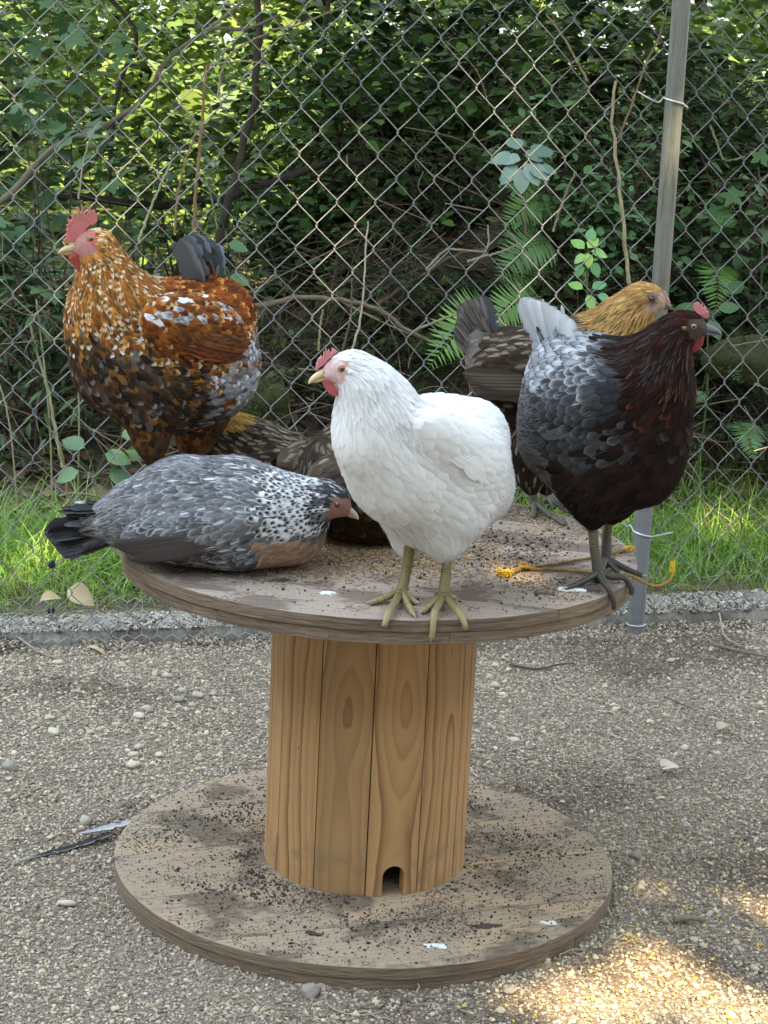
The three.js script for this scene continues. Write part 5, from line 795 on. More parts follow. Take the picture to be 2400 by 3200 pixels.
const LEAF = {
  oval: leafGeo(0.55, 0.12, 0.12, 4, 0.8, 0.5), lance: leafGeo(0.22, 0.1, 0.35, 5, 0.9, 0.4), broad: leafGeo(0.68, 0.16, 0.18, 5, 0.8, 0.42), maple: lobedLeaf(5, 0.5), ivy: lobedLeaf(3, 0.3),
  triple: mergeGeometries([[0, 0.35, 1], [1.15, 0.22, 0.8], [-1.15, 0.22, 0.8]].map(([a, d, s]) => leafGeo(0.6, 0.18, 0.15, 4, 0.85, 0.42).scale(s * 0.62, s * 0.62, s * 0.62).translate(d * 0.9, 0, 0).rotateY(a))),
  pinnate: mergeGeometries([...Array(9)].map((_, i) => { const k = Math.floor(i / 2), sd = i % 2 ? 1 : -1, last = i === 8; return leafGeo(0.5, 0.1, 0.1, 3, 0.8, 0.5).scale(0.26, 0.26, 0.26).rotateY(last ? 0 : -sd * 1.05).translate(last ? 0.78 : 0.16 + 0.19 * k, -0.12 * (0.2 + 0.2 * k) ** 2, 0); })),
};
const pick = (rng, a, b) => mix3(a, b, rng());
function shrub(name, label, cat, o) {
  const rng = rngOf(o.seed), t = thing(name, label, cat, [o.at[0], groundY(o.at[0], o.at[2]) - 0.02, o.at[2]], 0, o.group), by = t.position.y, stems = [], list = [];
  const [hx, hy, hz] = o.half, cy = o.at[1] - by;
  for (let i = 0; i < o.stems * 1.6; i++) {
    const e = V((rng() * 2 - 1) * hx, cy + (rng() * 2 - 1) * hy, (rng() * 2 - 1) * hz), b = V((rng() * 2 - 1) * hx * 0.4, 0, (rng() * 2 - 1) * hz * 0.4), m = b.clone().lerp(e, 0.5).add(V((rng() - 0.5) * 0.1, 0.08 * rng(), (rng() - 0.5) * 0.1)), pts = smooth([b, m, e], 14), r = (o.stemR ?? 0.003) * (0.6 + 0.8 * rng());
    stems.push(tube(pts, (q) => r * (1 - 0.75 * q), 5, null, false));
    const twigs = o.twigs ?? 5;
    for (let j = 0; j < twigs; j++) {
      const q = 4 + Math.floor(rng() * 11), p0 = pts[Math.min(14, q)], dir = V(rng() * 2 - 1, (rng() - 0.35) * 1.1, rng() * 2 - 1).normalize(), L = (o.twigLen ?? 0.16) * (0.5 + rng()), p1 = p0.clone().addScaledVector(dir, L).add(V(0, -0.2 * L, 0)), tp = smooth([p0, p0.clone().lerp(p1, 0.5).add(V(0, 0.1 * L, 0)), p1], 6);
      stems.push(tube(tp, (w) => r * 0.45 * (1 - 0.7 * w), 4, null, false)); const nl = o.leaves;
      for (let k = 0; k < nl; k++) { const f = (k + 0.5 * rng()) / nl, p = tp[Math.min(6, Math.floor(f * 7))], s = o.size * (0.6 + 0.8 * rng()), az = Math.atan2(-dir.z, dir.x) + (k % 2 ? 1 : -1) * (0.5 + 0.8 * rng()); list.push([mat4(p.x + (rng() - 0.5) * 0.02, p.y + (rng() - 0.5) * 0.015, p.z + (rng() - 0.5) * 0.02, (rng() - 0.5) * 1.1 + (o.face ?? 0), az, (rng() - 0.62) * 1.1, s), jit(pick(rng, o.c[0], o.c[1]), rng, 0.3)]); }
    }
  }
  mesh('stem', mergeGeometries(stems), std(o.bark ?? [0.075, 0.055, 0.04], 0.85), t);
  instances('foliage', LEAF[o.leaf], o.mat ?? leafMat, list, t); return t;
}
shrub('maple_sapling', 'broad-leaved maple sapling with pale green leaves at the upper left behind the fence', 'shrub', { seed: 1, at: [-0.86, 0.74, -2.25], half: [0.26, 0.42, 0.22], stems: 14, twigs: 5, leaves: 5, size: 0.062, leaf: 'maple', c: [[0.07, 0.15, 0.07], [0.15, 0.28, 0.13]], face: 0.3 });
shrub('leafy_bush', 'thin leafy bush with many gaps behind the tall orange hen', 'bush', { seed: 2, at: [-0.52, 0.62, -2.45], half: [0.34, 0.44, 0.2], stems: 22, twigs: 6, leaves: 7, size: 0.030, leaf: 'oval', c: [[0.040, 0.10, 0.028], [0.12, 0.22, 0.06]], group: undefined });
shrub('leafy_bush', 'tall green bush filling the top centre of the picture behind the fence', 'bush', { seed: 3, at: [0.05, 0.92, -2.55], half: [0.40, 0.30, 0.22], stems: 36, twigs: 8, leaves: 9, size: 0.032, leaf: 'broad', c: [[0.040, 0.105, 0.024], [0.14, 0.26, 0.065]] });
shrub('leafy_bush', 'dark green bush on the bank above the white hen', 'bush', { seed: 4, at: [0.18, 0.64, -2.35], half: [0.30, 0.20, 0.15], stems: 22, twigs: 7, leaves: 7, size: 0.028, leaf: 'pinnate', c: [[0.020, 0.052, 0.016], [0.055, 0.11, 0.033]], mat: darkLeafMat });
shrub('huckleberry_bush', 'small-leaved fresh green bush left of the fence post', 'bush', { seed: 5, at: [0.42, 0.84, -2.12], half: [0.20, 0.17, 0.12], stems: 26, twigs: 6, leaves: 9, size: 0.026, twigLen: 0.11, leaf: 'oval', c: [[0.085, 0.19, 0.075], [0.19, 0.34, 0.14]] });
shrub('bramble_bush', 'bramble bush at the upper right behind the fence post', 'bush', { seed: 6, at: [0.74, 0.86, -2.45], half: [0.28, 0.28, 0.2], stems: 20, twigs: 6, leaves: 5, size: 0.058, leaf: 'triple', c: [[0.035, 0.085, 0.028], [0.10, 0.18, 0.06]] });
shrub('bramble_bush', 'low dark brambles at the right edge above the grass', 'bush', { seed: 7, at: [0.86, 0.42, -2.05], half: [0.26, 0.22, 0.15], stems: 22, twigs: 6, leaves: 6, size: 0.036, leaf: 'pinnate', c: [[0.028, 0.062, 0.024], [0.075, 0.13, 0.055]] });
shrub('bramble_bush', 'scrambling dark brambles on the bank behind the two right-hand hens', 'bush', { seed: 8, at: [0.36, 0.44, -1.98], half: [0.26, 0.16, 0.10], stems: 18, twigs: 6, leaves: 6, size: 0.026, leaf: 'pinnate', c: [[0.022, 0.05, 0.018], [0.06, 0.11, 0.04]] });
shrub('leafy_bush', 'dark bush low at the left edge behind the fence', 'bush', { seed: 9, at: [-0.84, 0.34, -2.0], half: [0.26, 0.22, 0.16], stems: 22, twigs: 6, leaves: 6, size: 0.034, leaf: 'lance', c: [[0.030, 0.06, 0.018], [0.075, 0.12, 0.035]] });
shrub('leafy_bush', 'sparse twiggy bush in the dark hollow between the orange and white hens', 'bush', { seed: 10, at: [-0.18, 0.42, -2.15], half: [0.30, 0.26, 0.12], stems: 30, twigs: 6, leaves: 1, size: 0.024, leaf: 'oval', c: [[0.024, 0.05, 0.016], [0.06, 0.10, 0.03]], bark: [0.10, 0.075, 0.055] });
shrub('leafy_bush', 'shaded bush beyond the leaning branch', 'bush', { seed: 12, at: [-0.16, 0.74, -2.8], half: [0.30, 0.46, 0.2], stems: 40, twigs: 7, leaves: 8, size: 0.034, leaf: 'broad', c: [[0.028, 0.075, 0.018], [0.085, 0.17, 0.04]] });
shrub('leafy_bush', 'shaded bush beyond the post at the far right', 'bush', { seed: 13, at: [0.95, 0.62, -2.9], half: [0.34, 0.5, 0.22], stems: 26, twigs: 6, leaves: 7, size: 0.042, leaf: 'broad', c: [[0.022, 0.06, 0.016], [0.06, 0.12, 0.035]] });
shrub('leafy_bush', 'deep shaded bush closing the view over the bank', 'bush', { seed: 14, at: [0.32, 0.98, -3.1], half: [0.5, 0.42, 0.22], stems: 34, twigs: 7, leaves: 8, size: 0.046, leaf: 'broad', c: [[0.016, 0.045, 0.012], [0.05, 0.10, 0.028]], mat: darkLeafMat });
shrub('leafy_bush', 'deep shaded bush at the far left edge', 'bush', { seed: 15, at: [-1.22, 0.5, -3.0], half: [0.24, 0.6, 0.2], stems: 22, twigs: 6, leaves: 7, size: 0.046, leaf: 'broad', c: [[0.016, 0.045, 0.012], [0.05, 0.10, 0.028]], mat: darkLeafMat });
shrub('bramble_bush', 'tangle of small dark leaves over the bank above the white hen', 'bush', { seed: 16, at: [-0.06, 0.40, -2.12], half: [0.30, 0.20, 0.10], stems: 26, twigs: 7, leaves: 7, size: 0.022, twigLen: 0.12, leaf: 'oval', c: [[0.030, 0.065, 0.022], [0.085, 0.15, 0.045]], bark: [0.11, 0.085, 0.06] });
shrub('bramble_bush', 'tangle of feathery dark leaves on the bank left of the ferns', 'bush', { seed: 17, at: [0.20, 0.42, -2.06], half: [0.22, 0.20, 0.09], stems: 24, twigs: 7, leaves: 6, size: 0.036, twigLen: 0.12, leaf: 'pinnate', c: [[0.026, 0.06, 0.02], [0.08, 0.145, 0.05]] });
shrub('bramble_bush', 'mid green leafy tangle around the ferns left of the fence post', 'bush', { seed: 18, at: [0.46, 0.52, -2.06], half: [0.24, 0.22, 0.10], stems: 30, twigs: 7, leaves: 7, size: 0.030, twigLen: 0.12, leaf: 'pinnate', c: [[0.035, 0.085, 0.03], [0.11, 0.20, 0.07]] });
shrub('bramble_bush', 'mid green leafy tangle right of the fence post', 'bush', { seed: 19, at: [0.78, 0.60, -2.12], half: [0.24, 0.26, 0.10], stems: 30, twigs: 7, leaves: 7, size: 0.032, twigLen: 0.12, leaf: 'broad', c: [[0.035, 0.085, 0.03], [0.11, 0.19, 0.07]] });
{ // branches, trunks and canes
  const wood = (r0, r1, rgb, seed) => (pts) => { const wv = Math.min(0.006, r0 * 0.9), L = smooth(pts, 60).map((p, i) => p.add(V(wv * noise(i * 0.22, seed), wv * noise(i * 0.22, seed + 5), wv * noise(i * 0.22, seed + 9)))); return tube(L, (t, a) => lerp(r0, r1, t) * (1 + 0.12 * noise(t * 40, a * 1.2, seed)), 9, (t, a) => mul3(mix3(rgb, [rgb[0] * 0.5, rgb[1] * 0.62, rgb[2] * 0.4], sst(-0.1, 0.35, fbm(t * 14, a, seed))), 1 + 0.4 * noise(t * 90, a * 2, seed))); };
  const bark = vcol(0.88), add = (name, key, r0, r1, rgb, label, cat, seed, group) => tag(mesh(name, wood(r0, r1, rgb, seed)(COURSE[key]), bark), label, cat, group);
  const lb = thing('fallen_branch', 'grey bark branch leaning up to the right at the upper left behind the fence', 'branch', [0, 0, 0]);
  mesh('limb', wood(0.0085, 0.0038, [0.16, 0.135, 0.105], 1)(COURSE.leaning_branch), bark, lb); mesh('side_branch', wood(0.0045, 0.003, [0.26, 0.22, 0.17], 2)(COURSE.leaning_branch_fork), bark, lb);
  add('fallen_branch', 'dark_branch', 0.008, 0.0105, [0.045, 0.036, 0.03], 'dark thick branch lying level above the orange hen', 'branch', 3);
  add('dead_branch', 'arched_twig', 0.0065, 0.0045, [0.17, 0.13, 0.095], 'arched dead branch across the dark hollow above the white hen', 'branch', 4);
  add('dead_branch', 'dead_stick', 0.005, 0.0035, [0.11, 0.075, 0.055], 'dark stick slanting up to the right above the arched branch', 'branch', 5);
  [['dark_trunk', 0.0105, 0.008, 'slender dark trunk right of the leaning branch'], ['dark_trunk2', 0.006, 0.0055, 'thin dark stem forking behind the leaning branch at the upper left'], ['thin_trunk', 0.006, 0.005, 'thin crooked trunk at the top centre']].forEach(([k, a, b, l], i) => add('tree_trunk', k, a, b, [0.06, 0.048, 0.036], l, 'trunk', 20 + i));
  [['pale_cane', 'pale straight dead cane left of the fence post', 0.0040, [0.36, 0.30, 0.19]], ['pale_cane2', 'thin cane slanting up to the post at the upper right', 0.0024, [0.24, 0.17, 0.11]], ['pale_cane3', 'thin pale cane sloping up to the left at the top right', 0.0028, [0.28, 0.22, 0.15]], ['brown_cane', 'upright brown cane above the tail of the orange hen', 0.0034, [0.22, 0.13, 0.07]], ['brown_cane2', 'brown cane leaning right beside the upright brown cane', 0.0026, [0.23, 0.15, 0.085]], ['green_stalk', 'thin green stalk with two leaves beside the orange hen tail', 0.0018, [0.14, 0.18, 0.08]], ['pale_stick', 'pale bare stalk leaning right above the orange hen back', 0.0028, [0.33, 0.30, 0.19]], ['twig_arch', 'thin bowed stem rising above the comb of the orange hen', 0.0018, [0.30, 0.28, 0.2]], ['white_stem', 'tall thin pale stem above the white hen', 0.0022, [0.42, 0.37, 0.31]], ['straw_stem', 'short straw stem left of the white hen comb', 0.0022, [0.26, 0.21, 0.12]], ['straw_stem2', 'dark reddish stem behind the white hen comb', 0.0020, [0.13, 0.08, 0.055]], ['dry_stalk', 'tall dry stalk with narrow leaves at the left edge', 0.0030, [0.28, 0.26, 0.15]], ['dry_stalk2', 'dry brown stalk above the tail of the grey hen', 0.0028, [0.27, 0.19, 0.10]], ['thin_upright', 'fine upright stem under the orange hen', 0.0014, [0.35, 0.34, 0.28]], ['right_stem', 'curved green stem right of the fence post', 0.0028, [0.22, 0.21, 0.12]]].forEach(([k, l, r, c], i) => add('plant_stem', k, r * 1.15, r * 0.8, c, l, 'stem', 40 + i));
  [['fine_branch', 'fine bare twig under the fork of the leaning branch'], ['fine_branch2', 'fine pale twig crossing the fork of the leaning branch'], ['top_twig', 'pale twig along the upper left corner'], ['top_twig2', 'thin pale twig at the top centre'], ['grey_twig', 'grey forked twig low in the dark hollow'], ['grey_twig2', 'short grey twig right of the forked twig'], ['grey_twig3', 'thin bent twig between the ferns'], ['green_twig', 'green-brown twig reaching the tail of the brown hen'], ['low_twig', 'pale crooked twig lying above the grass at the left']].forEach(([k, l], i) => add('twig', k, 0.0030, 0.0018, [0.30, 0.25, 0.18], l, 'twig', 60 + i));
  // a tangle of fine dead twigs in the hollow and along the bank
  const rng = rngOf(77), list = []; for (let i = 0; i < 520; i++) { const x = lerp(-0.9, 0.95, rng()), z = -1.55 - rng() * 0.75 + (x > 0 ? -0.15 * x : 0), y = groundY(x, z) + rng() * 0.5 * rng(), L = 0.06 + 0.22 * rng(), a = rng() * 6.28, e = (rng() - 0.3) * 1.2, p = V(x, y, z), q = V(x + Math.cos(a) * L, y + e * L, z + Math.sin(a) * L * 0.5); list.push(tube(smooth([p, p.clone().lerp(q, 0.5).add(V((rng() - 0.5) * 0.04, (rng() - 0.5) * 0.05, 0)), q], 6), 0.0007 + 0.0010 * rng(), 4, () => jit([0.20, 0.155, 0.115], rngOf(i), 0.6), false)); }
  tag(mesh('dead_twigs', mergeGeometries(list), vcol(0.85)), 'tangle of fine dead twigs on the shaded bank behind the fence', null, null, 'stuff');
}
{ // sword ferns
  const rng = rngOf(31), greens = [[0.13, 0.28, 0.06], [0.085, 0.19, 0.05], [0.17, 0.34, 0.07]];
  const labels = ['sword fern frond drooping left below the large-leaved plant', 'bright sword fern frond arching down left of the yellow-green sapling', 'sword fern frond hanging left of the brown hen tail', 'sword fern frond above the back of the brown hen', 'fern frond spreading right beside the fence post', 'fern frond hanging straight down right of the fence post', 'dark shaded fern frond behind the brighter fern', 'small pale fern frond low at the right edge above the grass'];
  FRONDS.forEach(([R, T, sag], fi) => {
    const t = thing('fern', labels[fi], 'fern', R), b = V(0, 0, 0), e = V(T[0] - R[0], T[1] - R[1], T[2] - R[2]), L = e.length(), path = smooth([b, e.clone().multiplyScalar(0.5).add(V(0, sag * L * 1.6, 0.03)), e], 60), g = greens[fi % 3];
    mesh('rachis', tube(path, (q) => 0.0017 * (1 - 0.8 * q), 5), std([0.14, 0.16, 0.05], 0.6), t);
    const n = 22, up = V(0, 0.55, 0.85).normalize(), P = leafGeo(0.17, 0.08, 0.22, 5, 0.75, 0.25), mats = [0.85, 1, 1.2].map((k) => new THREE.MeshPhysicalMaterial({ color: new THREE.Color().setRGB(...mul3(g, k)), roughness: 0.5, transmission: 0.25, thickness: 0, side: THREE.DoubleSide }));
    for (let i = 0; i < n; i++) for (const s of [1, -1]) { const q = 0.06 + 0.93 * i / n, a = Math.min(59, Math.floor(q * 60)), p = path[a], d = path[a + 1].clone().sub(p).normalize(), side = d.clone().cross(up).normalize().multiplyScalar(s), w = 0.32 * L * Math.pow(Math.sin(Math.PI * Math.pow(lerp(0.10, 0.985, q), 0.62)), 0.8) * (0.9 + 0.2 * rng()), x = side.clone().addScaledVector(d, 0.30 + 0.3 * q).normalize(), z = d.clone().addScaledVector(x, -d.dot(x)).normalize(), y = z.clone().cross(x); const m = mesh('leaflet', P, mats[Math.floor(rng() * 3)], t); m.scale.setScalar(Math.max(0.006, w)); m.quaternion.setFromRotationMatrix(new THREE.Matrix4().makeBasis(x, y, z)); m.position.copy(p); m.rotateX((rng() - 0.5) * 0.3); }
  });
}
function leafyPlant(name, label, cat, at, leaves, leafKind, mats, stemRgb) { // a few large leaves, each its own part
  const t = thing(name, label, cat, at), gs = []; const ground = groundY(at[0], at[2]) - at[1];
  gs.push(tube(smooth([V(0, Math.max(ground, -0.4), 0), V(0.01, Math.max(ground, -0.4) * 0.5, 0.01), V(0, 0, 0)], 12), 0.0022, 6));
  leaves.forEach(([x, y, z, az, tilt, s, k]) => { gs.push(tube(smooth([V(0, Math.min(0, y), 0), V(x * 0.5, y * 0.6, z * 0.5), V(x, y, z)], 8), 0.0011, 5)); const m = mesh('leaf', LEAF[leafKind], mats[k ?? 0], t); m.position.set(x, y, z); m.rotation.set(0.75, az, tilt, 'XYZ'); m.scale.setScalar(s); });
  mesh('stem', mergeGeometries(gs), std(stemRgb, 0.7), t); return t;
}
const lm = (rgb, r = 0.4, tr = 0.15) => new THREE.MeshPhysicalMaterial({ color: new THREE.Color().setRGB(...rgb), roughness: r, transmission: tr, thickness: 0, side: THREE.DoubleSide });
{
  const bl = [lm([0.26, 0.38, 0.32]), lm([0.19, 0.31, 0.25]), lm([0.32, 0.44, 0.38])];
  leafyPlant('salal_plant', 'plant with large glossy blue-green leaves left of the pale cane', 'plant', [0.275, 0.83, -1.91], [[-0.018, 0.022, 0.02, 1.9, -0.2, 0.058, 0], [-0.004, 0.010, 0.03, 0.4, -0.4, 0.056, 1], [-0.012, 0.0, 0.03, 2.8, -0.3, 0.056, 2], [-0.004, -0.006, 0.035, -0.8, -0.4, 0.058, 0], [-0.018, -0.012, 0.03, -2.4, -0.4, 0.054, 1], [-0.010, -0.018, 0.04, -1.5, -0.5, 0.054, 2], [0.004, -0.010, 0.03, -0.3, -0.3, 0.058, 0], [0.030, -0.016, 0.02, 0.2, -0.3, 0.046, 1], [0.010, 0.012, 0.0, 0.6, -0.2, 0.068, 1], [-0.024, 0.006, 0.01, 3.3, -0.1, 0.055, 0]], 'broad', bl, [0.16, 0.13, 0.07]);
  const yg = [lm([0.30, 0.56, 0.14], 0.45, 0.2), lm([0.17, 0.40, 0.17], 0.45, 0.15), lm([0.42, 0.62, 0.13], 0.45, 0.2)];
  leafyPlant('sapling', 'bright yellow-green sapling leaves left of the golden-necked hen', 'plant', [0.413, 0.648, -1.81], [[-0.008, 0.008, 0.01, 2.4, 0.1, 0.038, 0], [0.0, 0.010, 0.01, 0.9, 0.2, 0.036, 2], [0.008, 0.004, 0.01, -0.1, -0.2, 0.038, 0], [0.0, 0.0, 0.02, -1.5, -0.4, 0.032, 2], [-0.006, -0.003, 0.02, -2.6, -0.4, 0.030, 0], [0.010, -0.020, 0.01, -0.9, -0.5, 0.036, 1], [-0.010, -0.024, 0.01, -2.0, -0.5, 0.032, 1], [0.003, 0.022, 0, 1.4, 0.3, 0.036, 1]], 'broad', yg, [0.14, 0.16, 0.06]);
  leafyPlant('sapling', 'low cluster of bright leaves directly above the golden neck', 'plant', [0.419, 0.560, -1.80], [[-0.012, 0.012, 0.01, 2.6, 0, 0.036, 0], [0.008, 0.014, 0.01, 0.5, 0.1, 0.036, 1], [0.0, 0.0, 0.015, -1.2, -0.3, 0.036, 0], [0.02, 0.0, 0.01, -0.2, -0.2, 0.034, 1]], 'broad', yg, [0.14, 0.16, 0.06]);
  const gr = [lm([0.075, 0.17, 0.06], 0.45, 0.25), lm([0.10, 0.21, 0.08], 0.45, 0.25), lm([0.055, 0.13, 0.05], 0.45, 0.2)];
  leafyPlant('broadleaf_seedling', 'seedling with oval leaves under the breast of the orange hen', 'plant', [-0.57, 0.20, -1.40], [[-0.02, 0.06, 0.01, 2.7, 0, 0.055, 0], [0.02, 0.05, 0.01, -0.2, -0.1, 0.055, 1], [0.03, 0.02, 0.01, -0.5, -0.3, 0.06, 2], [-0.03, 0.015, 0.02, -2.8, -0.2, 0.05, 1], [0.05, 0.085, 0, 0.3, 0, 0.05, 2], [0.06, 0.055, 0, 0, -0.2, 0.045, 0]], 'broad', gr, [0.1, 0.13, 0.05]);
  leafyPlant('broadleaf_seedling', 'two leaves on a thin stalk right of the orange hen tail', 'plant', [-0.355, 0.62, -1.70], [[-0.03, 0.025, 0.01, 2.9, -0.1, 0.036, 0], [0.012, 0.022, 0.01, -0.1, -0.2, 0.045, 1], [0.018, -0.045, 0.01, -0.2, -0.2, 0.045, 1], [0.02, -0.07, 0.01, -0.4, -0.3, 0.040, 0]], 'broad', gr, [0.12, 0.16, 0.07]);
  leafyPlant('broadleaf_seedling', 'leafy shoot beside the face of the dark hen', 'plant', [0.70, 0.50, -1.92], [[-0.03, 0.02, 0.01, 2.7, -0.2, 0.055, 1], [0.02, 0.025, 0.01, 0.3, 0.1, 0.05, 1], [0.0, 0.0, 0.01, -0.9, -0.3, 0.05, 0], [-0.05, -0.09, 0.02, 2.9, -0.2, 0.05, 2], [0.03, -0.10, 0.02, -0.2, -0.2, 0.05, 0], [0.01, -0.17, 0.03, 2.9, -0.1, 0.05, 1], [0.04, 0.06, 0, 0.8, 0.2, 0.05, 2]], 'broad', gr, [0.1, 0.13, 0.06]);
  leafyPlant('broadleaf_seedling', 'large soft leaves at the right edge behind the fence', 'plant', [0.82, 0.73, -2.04], [[-0.04, 0.03, 0.02, 2.8, -0.1, 0.07, 1], [0.03, 0.05, 0.01, 0.5, 0.1, 0.07, 0], [0.0, -0.02, 0.02, -1.0, -0.3, 0.065, 2], [-0.08, 0.0, 0.0, 3.0, -0.2, 0.06, 0], [-0.02, 0.1, 0, 1.3, 0.2, 0.06, 1]], 'maple', gr, [0.1, 0.13, 0.06]);
  leafyPlant('weed', 'small fresh weed at the top of the grass left of the grey hen', 'plant', [-0.60, 0.075, -1.36], [[-0.02, 0.02, 0.02, 2.7, 0, 0.034, 0], [0.02, 0.02, 0.02, 0.2, 0, 0.034, 2], [0, 0.012, 0.03, -1.4, -0.2, 0.034, 0], [-0.01, 0.03, 0, 1.8, 0.3, 0.03, 2], [0.015, 0.035, 0, 1.0, 0.3, 0.03, 0]], 'broad', yg, [0.14, 0.16, 0.06]);
  // narrow leaves on the dry stalk at the left
  const t = thing('willow_herb', 'tall herb with narrow pale leaves at the left edge behind the fence', 'plant', [-0.66, 0.10, -1.44]), rng = rngOf(9), list = [], st = [];
  for (const dx of [0, -0.07, 0.05]) { const top = V(dx * 1.6 - 0.04, 0.44 - Math.abs(dx), -0.02); st.push(tube(smooth([V(dx, 0, 0), V(dx * 1.2 - 0.01, 0.22, 0), top], 10), 0.0020, 5)); for (let i = 0; i < 26; i++) { const q = 0.2 + 0.8 * rng(); list.push([mat4(lerp(dx, top.x, q), top.y * q, lerp(0, top.z, q), (rng() - 0.5), rng() * 6.28, -0.15 - 0.5 * rng(), 0.03 + 0.03 * rng()), jit([0.06, 0.10, 0.035], rng, 0.4)]); } }
  mesh('stem', mergeGeometries(st), std([0.28, 0.26, 0.15], 0.7), t); instances('foliage', LEAF.lance, leafMat, list, t);
}
{ // moss cushions on the bank
  const rng = rngOf(44), blade = leafGeo(0.12, 0, 0.2, 2, 1, 0.4);
  for (const [x, y, z, rx, ry, l] of [[-0.265, 0.30, -1.76, 0.055, 0.05, 'brownish moss cushion in the dark hollow beside the orange hen'], [0.80, 0.42, -1.90, 0.10, 0.05, 'mossy hummock on the bank at the right edge']]) {
    const t = thing('moss_cushion', l, 'moss', [x, y, z]), g = rockGeo(x * 9, 3, 0.2); g.scale(rx, ry, 0.05); mesh('hummock', g, std([0.045, 0.05, 0.018], 0.95), t); const list = [];
    for (let i = 0; i < 2200; i++) { const u = rng() * 6.28, w = Math.acos(2 * rng() - 1), n = V(Math.sin(w) * Math.cos(u), Math.cos(w), Math.sin(w) * Math.sin(u)); list.push([mat4(n.x * rx, n.y * ry, n.z * 0.05, rng() * 3, rng() * 6.28, rng() * 1.4, 0.010 + 0.010 * rng()), jit([0.10, 0.11, 0.035], rng, 0.5)]); } instances('foliage', blade, leafMat, list, t); }
}
{ // grass beyond the kerb
  const rng = rngOf(88), blade = (bend) => { const pos = [], idx = []; for (let i = 0; i <= 5; i++) { const t = i / 5, w = 0.011 * (1 - t) ** 0.7, y = Math.sin(t * bend) / bend, x = (1 - Math.cos(t * bend)) / bend; pos.push(x, y, -w, x + 0.002, y, 0, x, y, w); } for (let i = 0; i < 5; i++) { const a = i * 3, b = a + 3; idx.push(a, b, a + 1, a + 1, b, b + 1, a + 1, b + 1, a + 2, a + 2, b + 1, b + 2); } return bufGeo(pos, idx); };
  const lists = [[], [], []];
  for (let i = 0; i < 34000; i++) {
    const s = lerp(-0.7, 2.1, rng()), b = 0.17 + 0.62 * Math.pow(rng(), 0.9), p = fencePoint(s, 0, b), clump = noise(p.x * 9, p.z * 9, 6) + 0.5 * noise(p.x * 25, p.z * 25, 2), edge = sst(0.15, 0.27, b + 0.05 * noise(s * 6, 3)) * sst(0.80, 0.60, b + 0.1 * clump); if (rng() > edge * (0.75 + 0.5 * clump)) continue;
    const h = 1.2 * (0.07 + 0.10 * rng() * rng() + 0.05 * Math.max(0, clump)) * lerp(0.7, 1.15, sst(0.2, 0.5, b)), dry = rng() < 0.12, c = dry ? jit([0.34, 0.30, 0.13], rng, 0.3) : jit(mix3([0.20, 0.40, 0.07], [0.40, 0.58, 0.15], rng()), rng, 0.25);
    lists[i % 3].push([mat4(p.x, groundY(p.x, p.z) - 0.004, p.z, (rng() - 0.5) * 0.9, rng() * 6.28, -(rng() * 0.7), h), c]);
  }
  [0.7, 1.3, 2.0].forEach((bend, k) => tag(instances('grass', blade(bend), thinLeafMat, lists[k]), ['long bright green grass beyond the concrete kerb', 'bent bright green grass beyond the concrete kerb', 'drooping bright green grass beyond the concrete kerb'][k], null, null, 'stuff'));
}
{ // leaf litter on the bank
  const rng = rngOf(99), list = []; for (let i = 0; i < 2600; i++) { const x = lerp(-1.2, 1.3, rng()), z = lerp(-1.5, -2.9, rng()); if (beyond(x, z) < 0.5) continue; list.push([mat4(x, groundY(x, z) + 0.006, z, rng() - 0.5, rng() * 6.28, rng() - 0.5, 0.03 + 0.035 * rng()), jit(pick(rng, [0.11, 0.07, 0.042], [0.19, 0.13, 0.08]), rng, 0.4)]); }
  tag(instances('leaf_litter', LEAF.ivy, foliageMat(0, 0.85), list), 'brown dead leaves covering the shaded bank', null, null, 'stuff');
}
{ // sunlit undergrowth beyond, and the wood behind it
  const rng = rngOf(123), list = [], far = [];
  for (let i = 0; i < 42000; i++) { const z = -4.9 - 2.6 * rng(), x = lerp(-2.6, 2.6, rng()), top = 1.5 + 0.6 * noise(x * 0.9, z * 0.8, 2), y = groundY(x, z) + top * Math.pow(rng(), 0.7), n = noise(x * 2.2, y * 2.2, z * 2.2); if (n < -0.12) continue; list.push([mat4(x, y, z, (rng() - 0.5) * 1.4, rng() * 6.28, (rng() - 0.6) * 1.2, 0.028 + 0.036 * rng()), jit(mix3([0.09, 0.18, 0.035], [0.17, 0.25, 0.05], clamp(0.5 + n + 0.4 * (rng() - 0.5))), rng, 0.25)]); }
  tag(instances('sunlit_undergrowth', LEAF.broad, thinLeafMat, list), 'sunlit yellow-green undergrowth seen through the gaps behind the bushes', null, null, 'stuff');
  for (let i = 0; i < 16000; i++) { const z = -8.2 - 3 * rng(), x = lerp(-7, 7, rng()), y = 4.5 * rng(); far.push([mat4(x, y, z, (rng() - 0.5) * 1.6, rng() * 6.28, (rng() - 0.5) * 1.6, 0.14 + 0.16 * rng()), jit(mix3([0.05, 0.10, 0.02], [0.16, 0.22, 0.045], rng()), rng, 0.3)]); }
  tag(instances('far_woods', LEAF.broad, leafMat, far), 'mass of green woodland leaves in the far background', null, null, 'stuff');
}
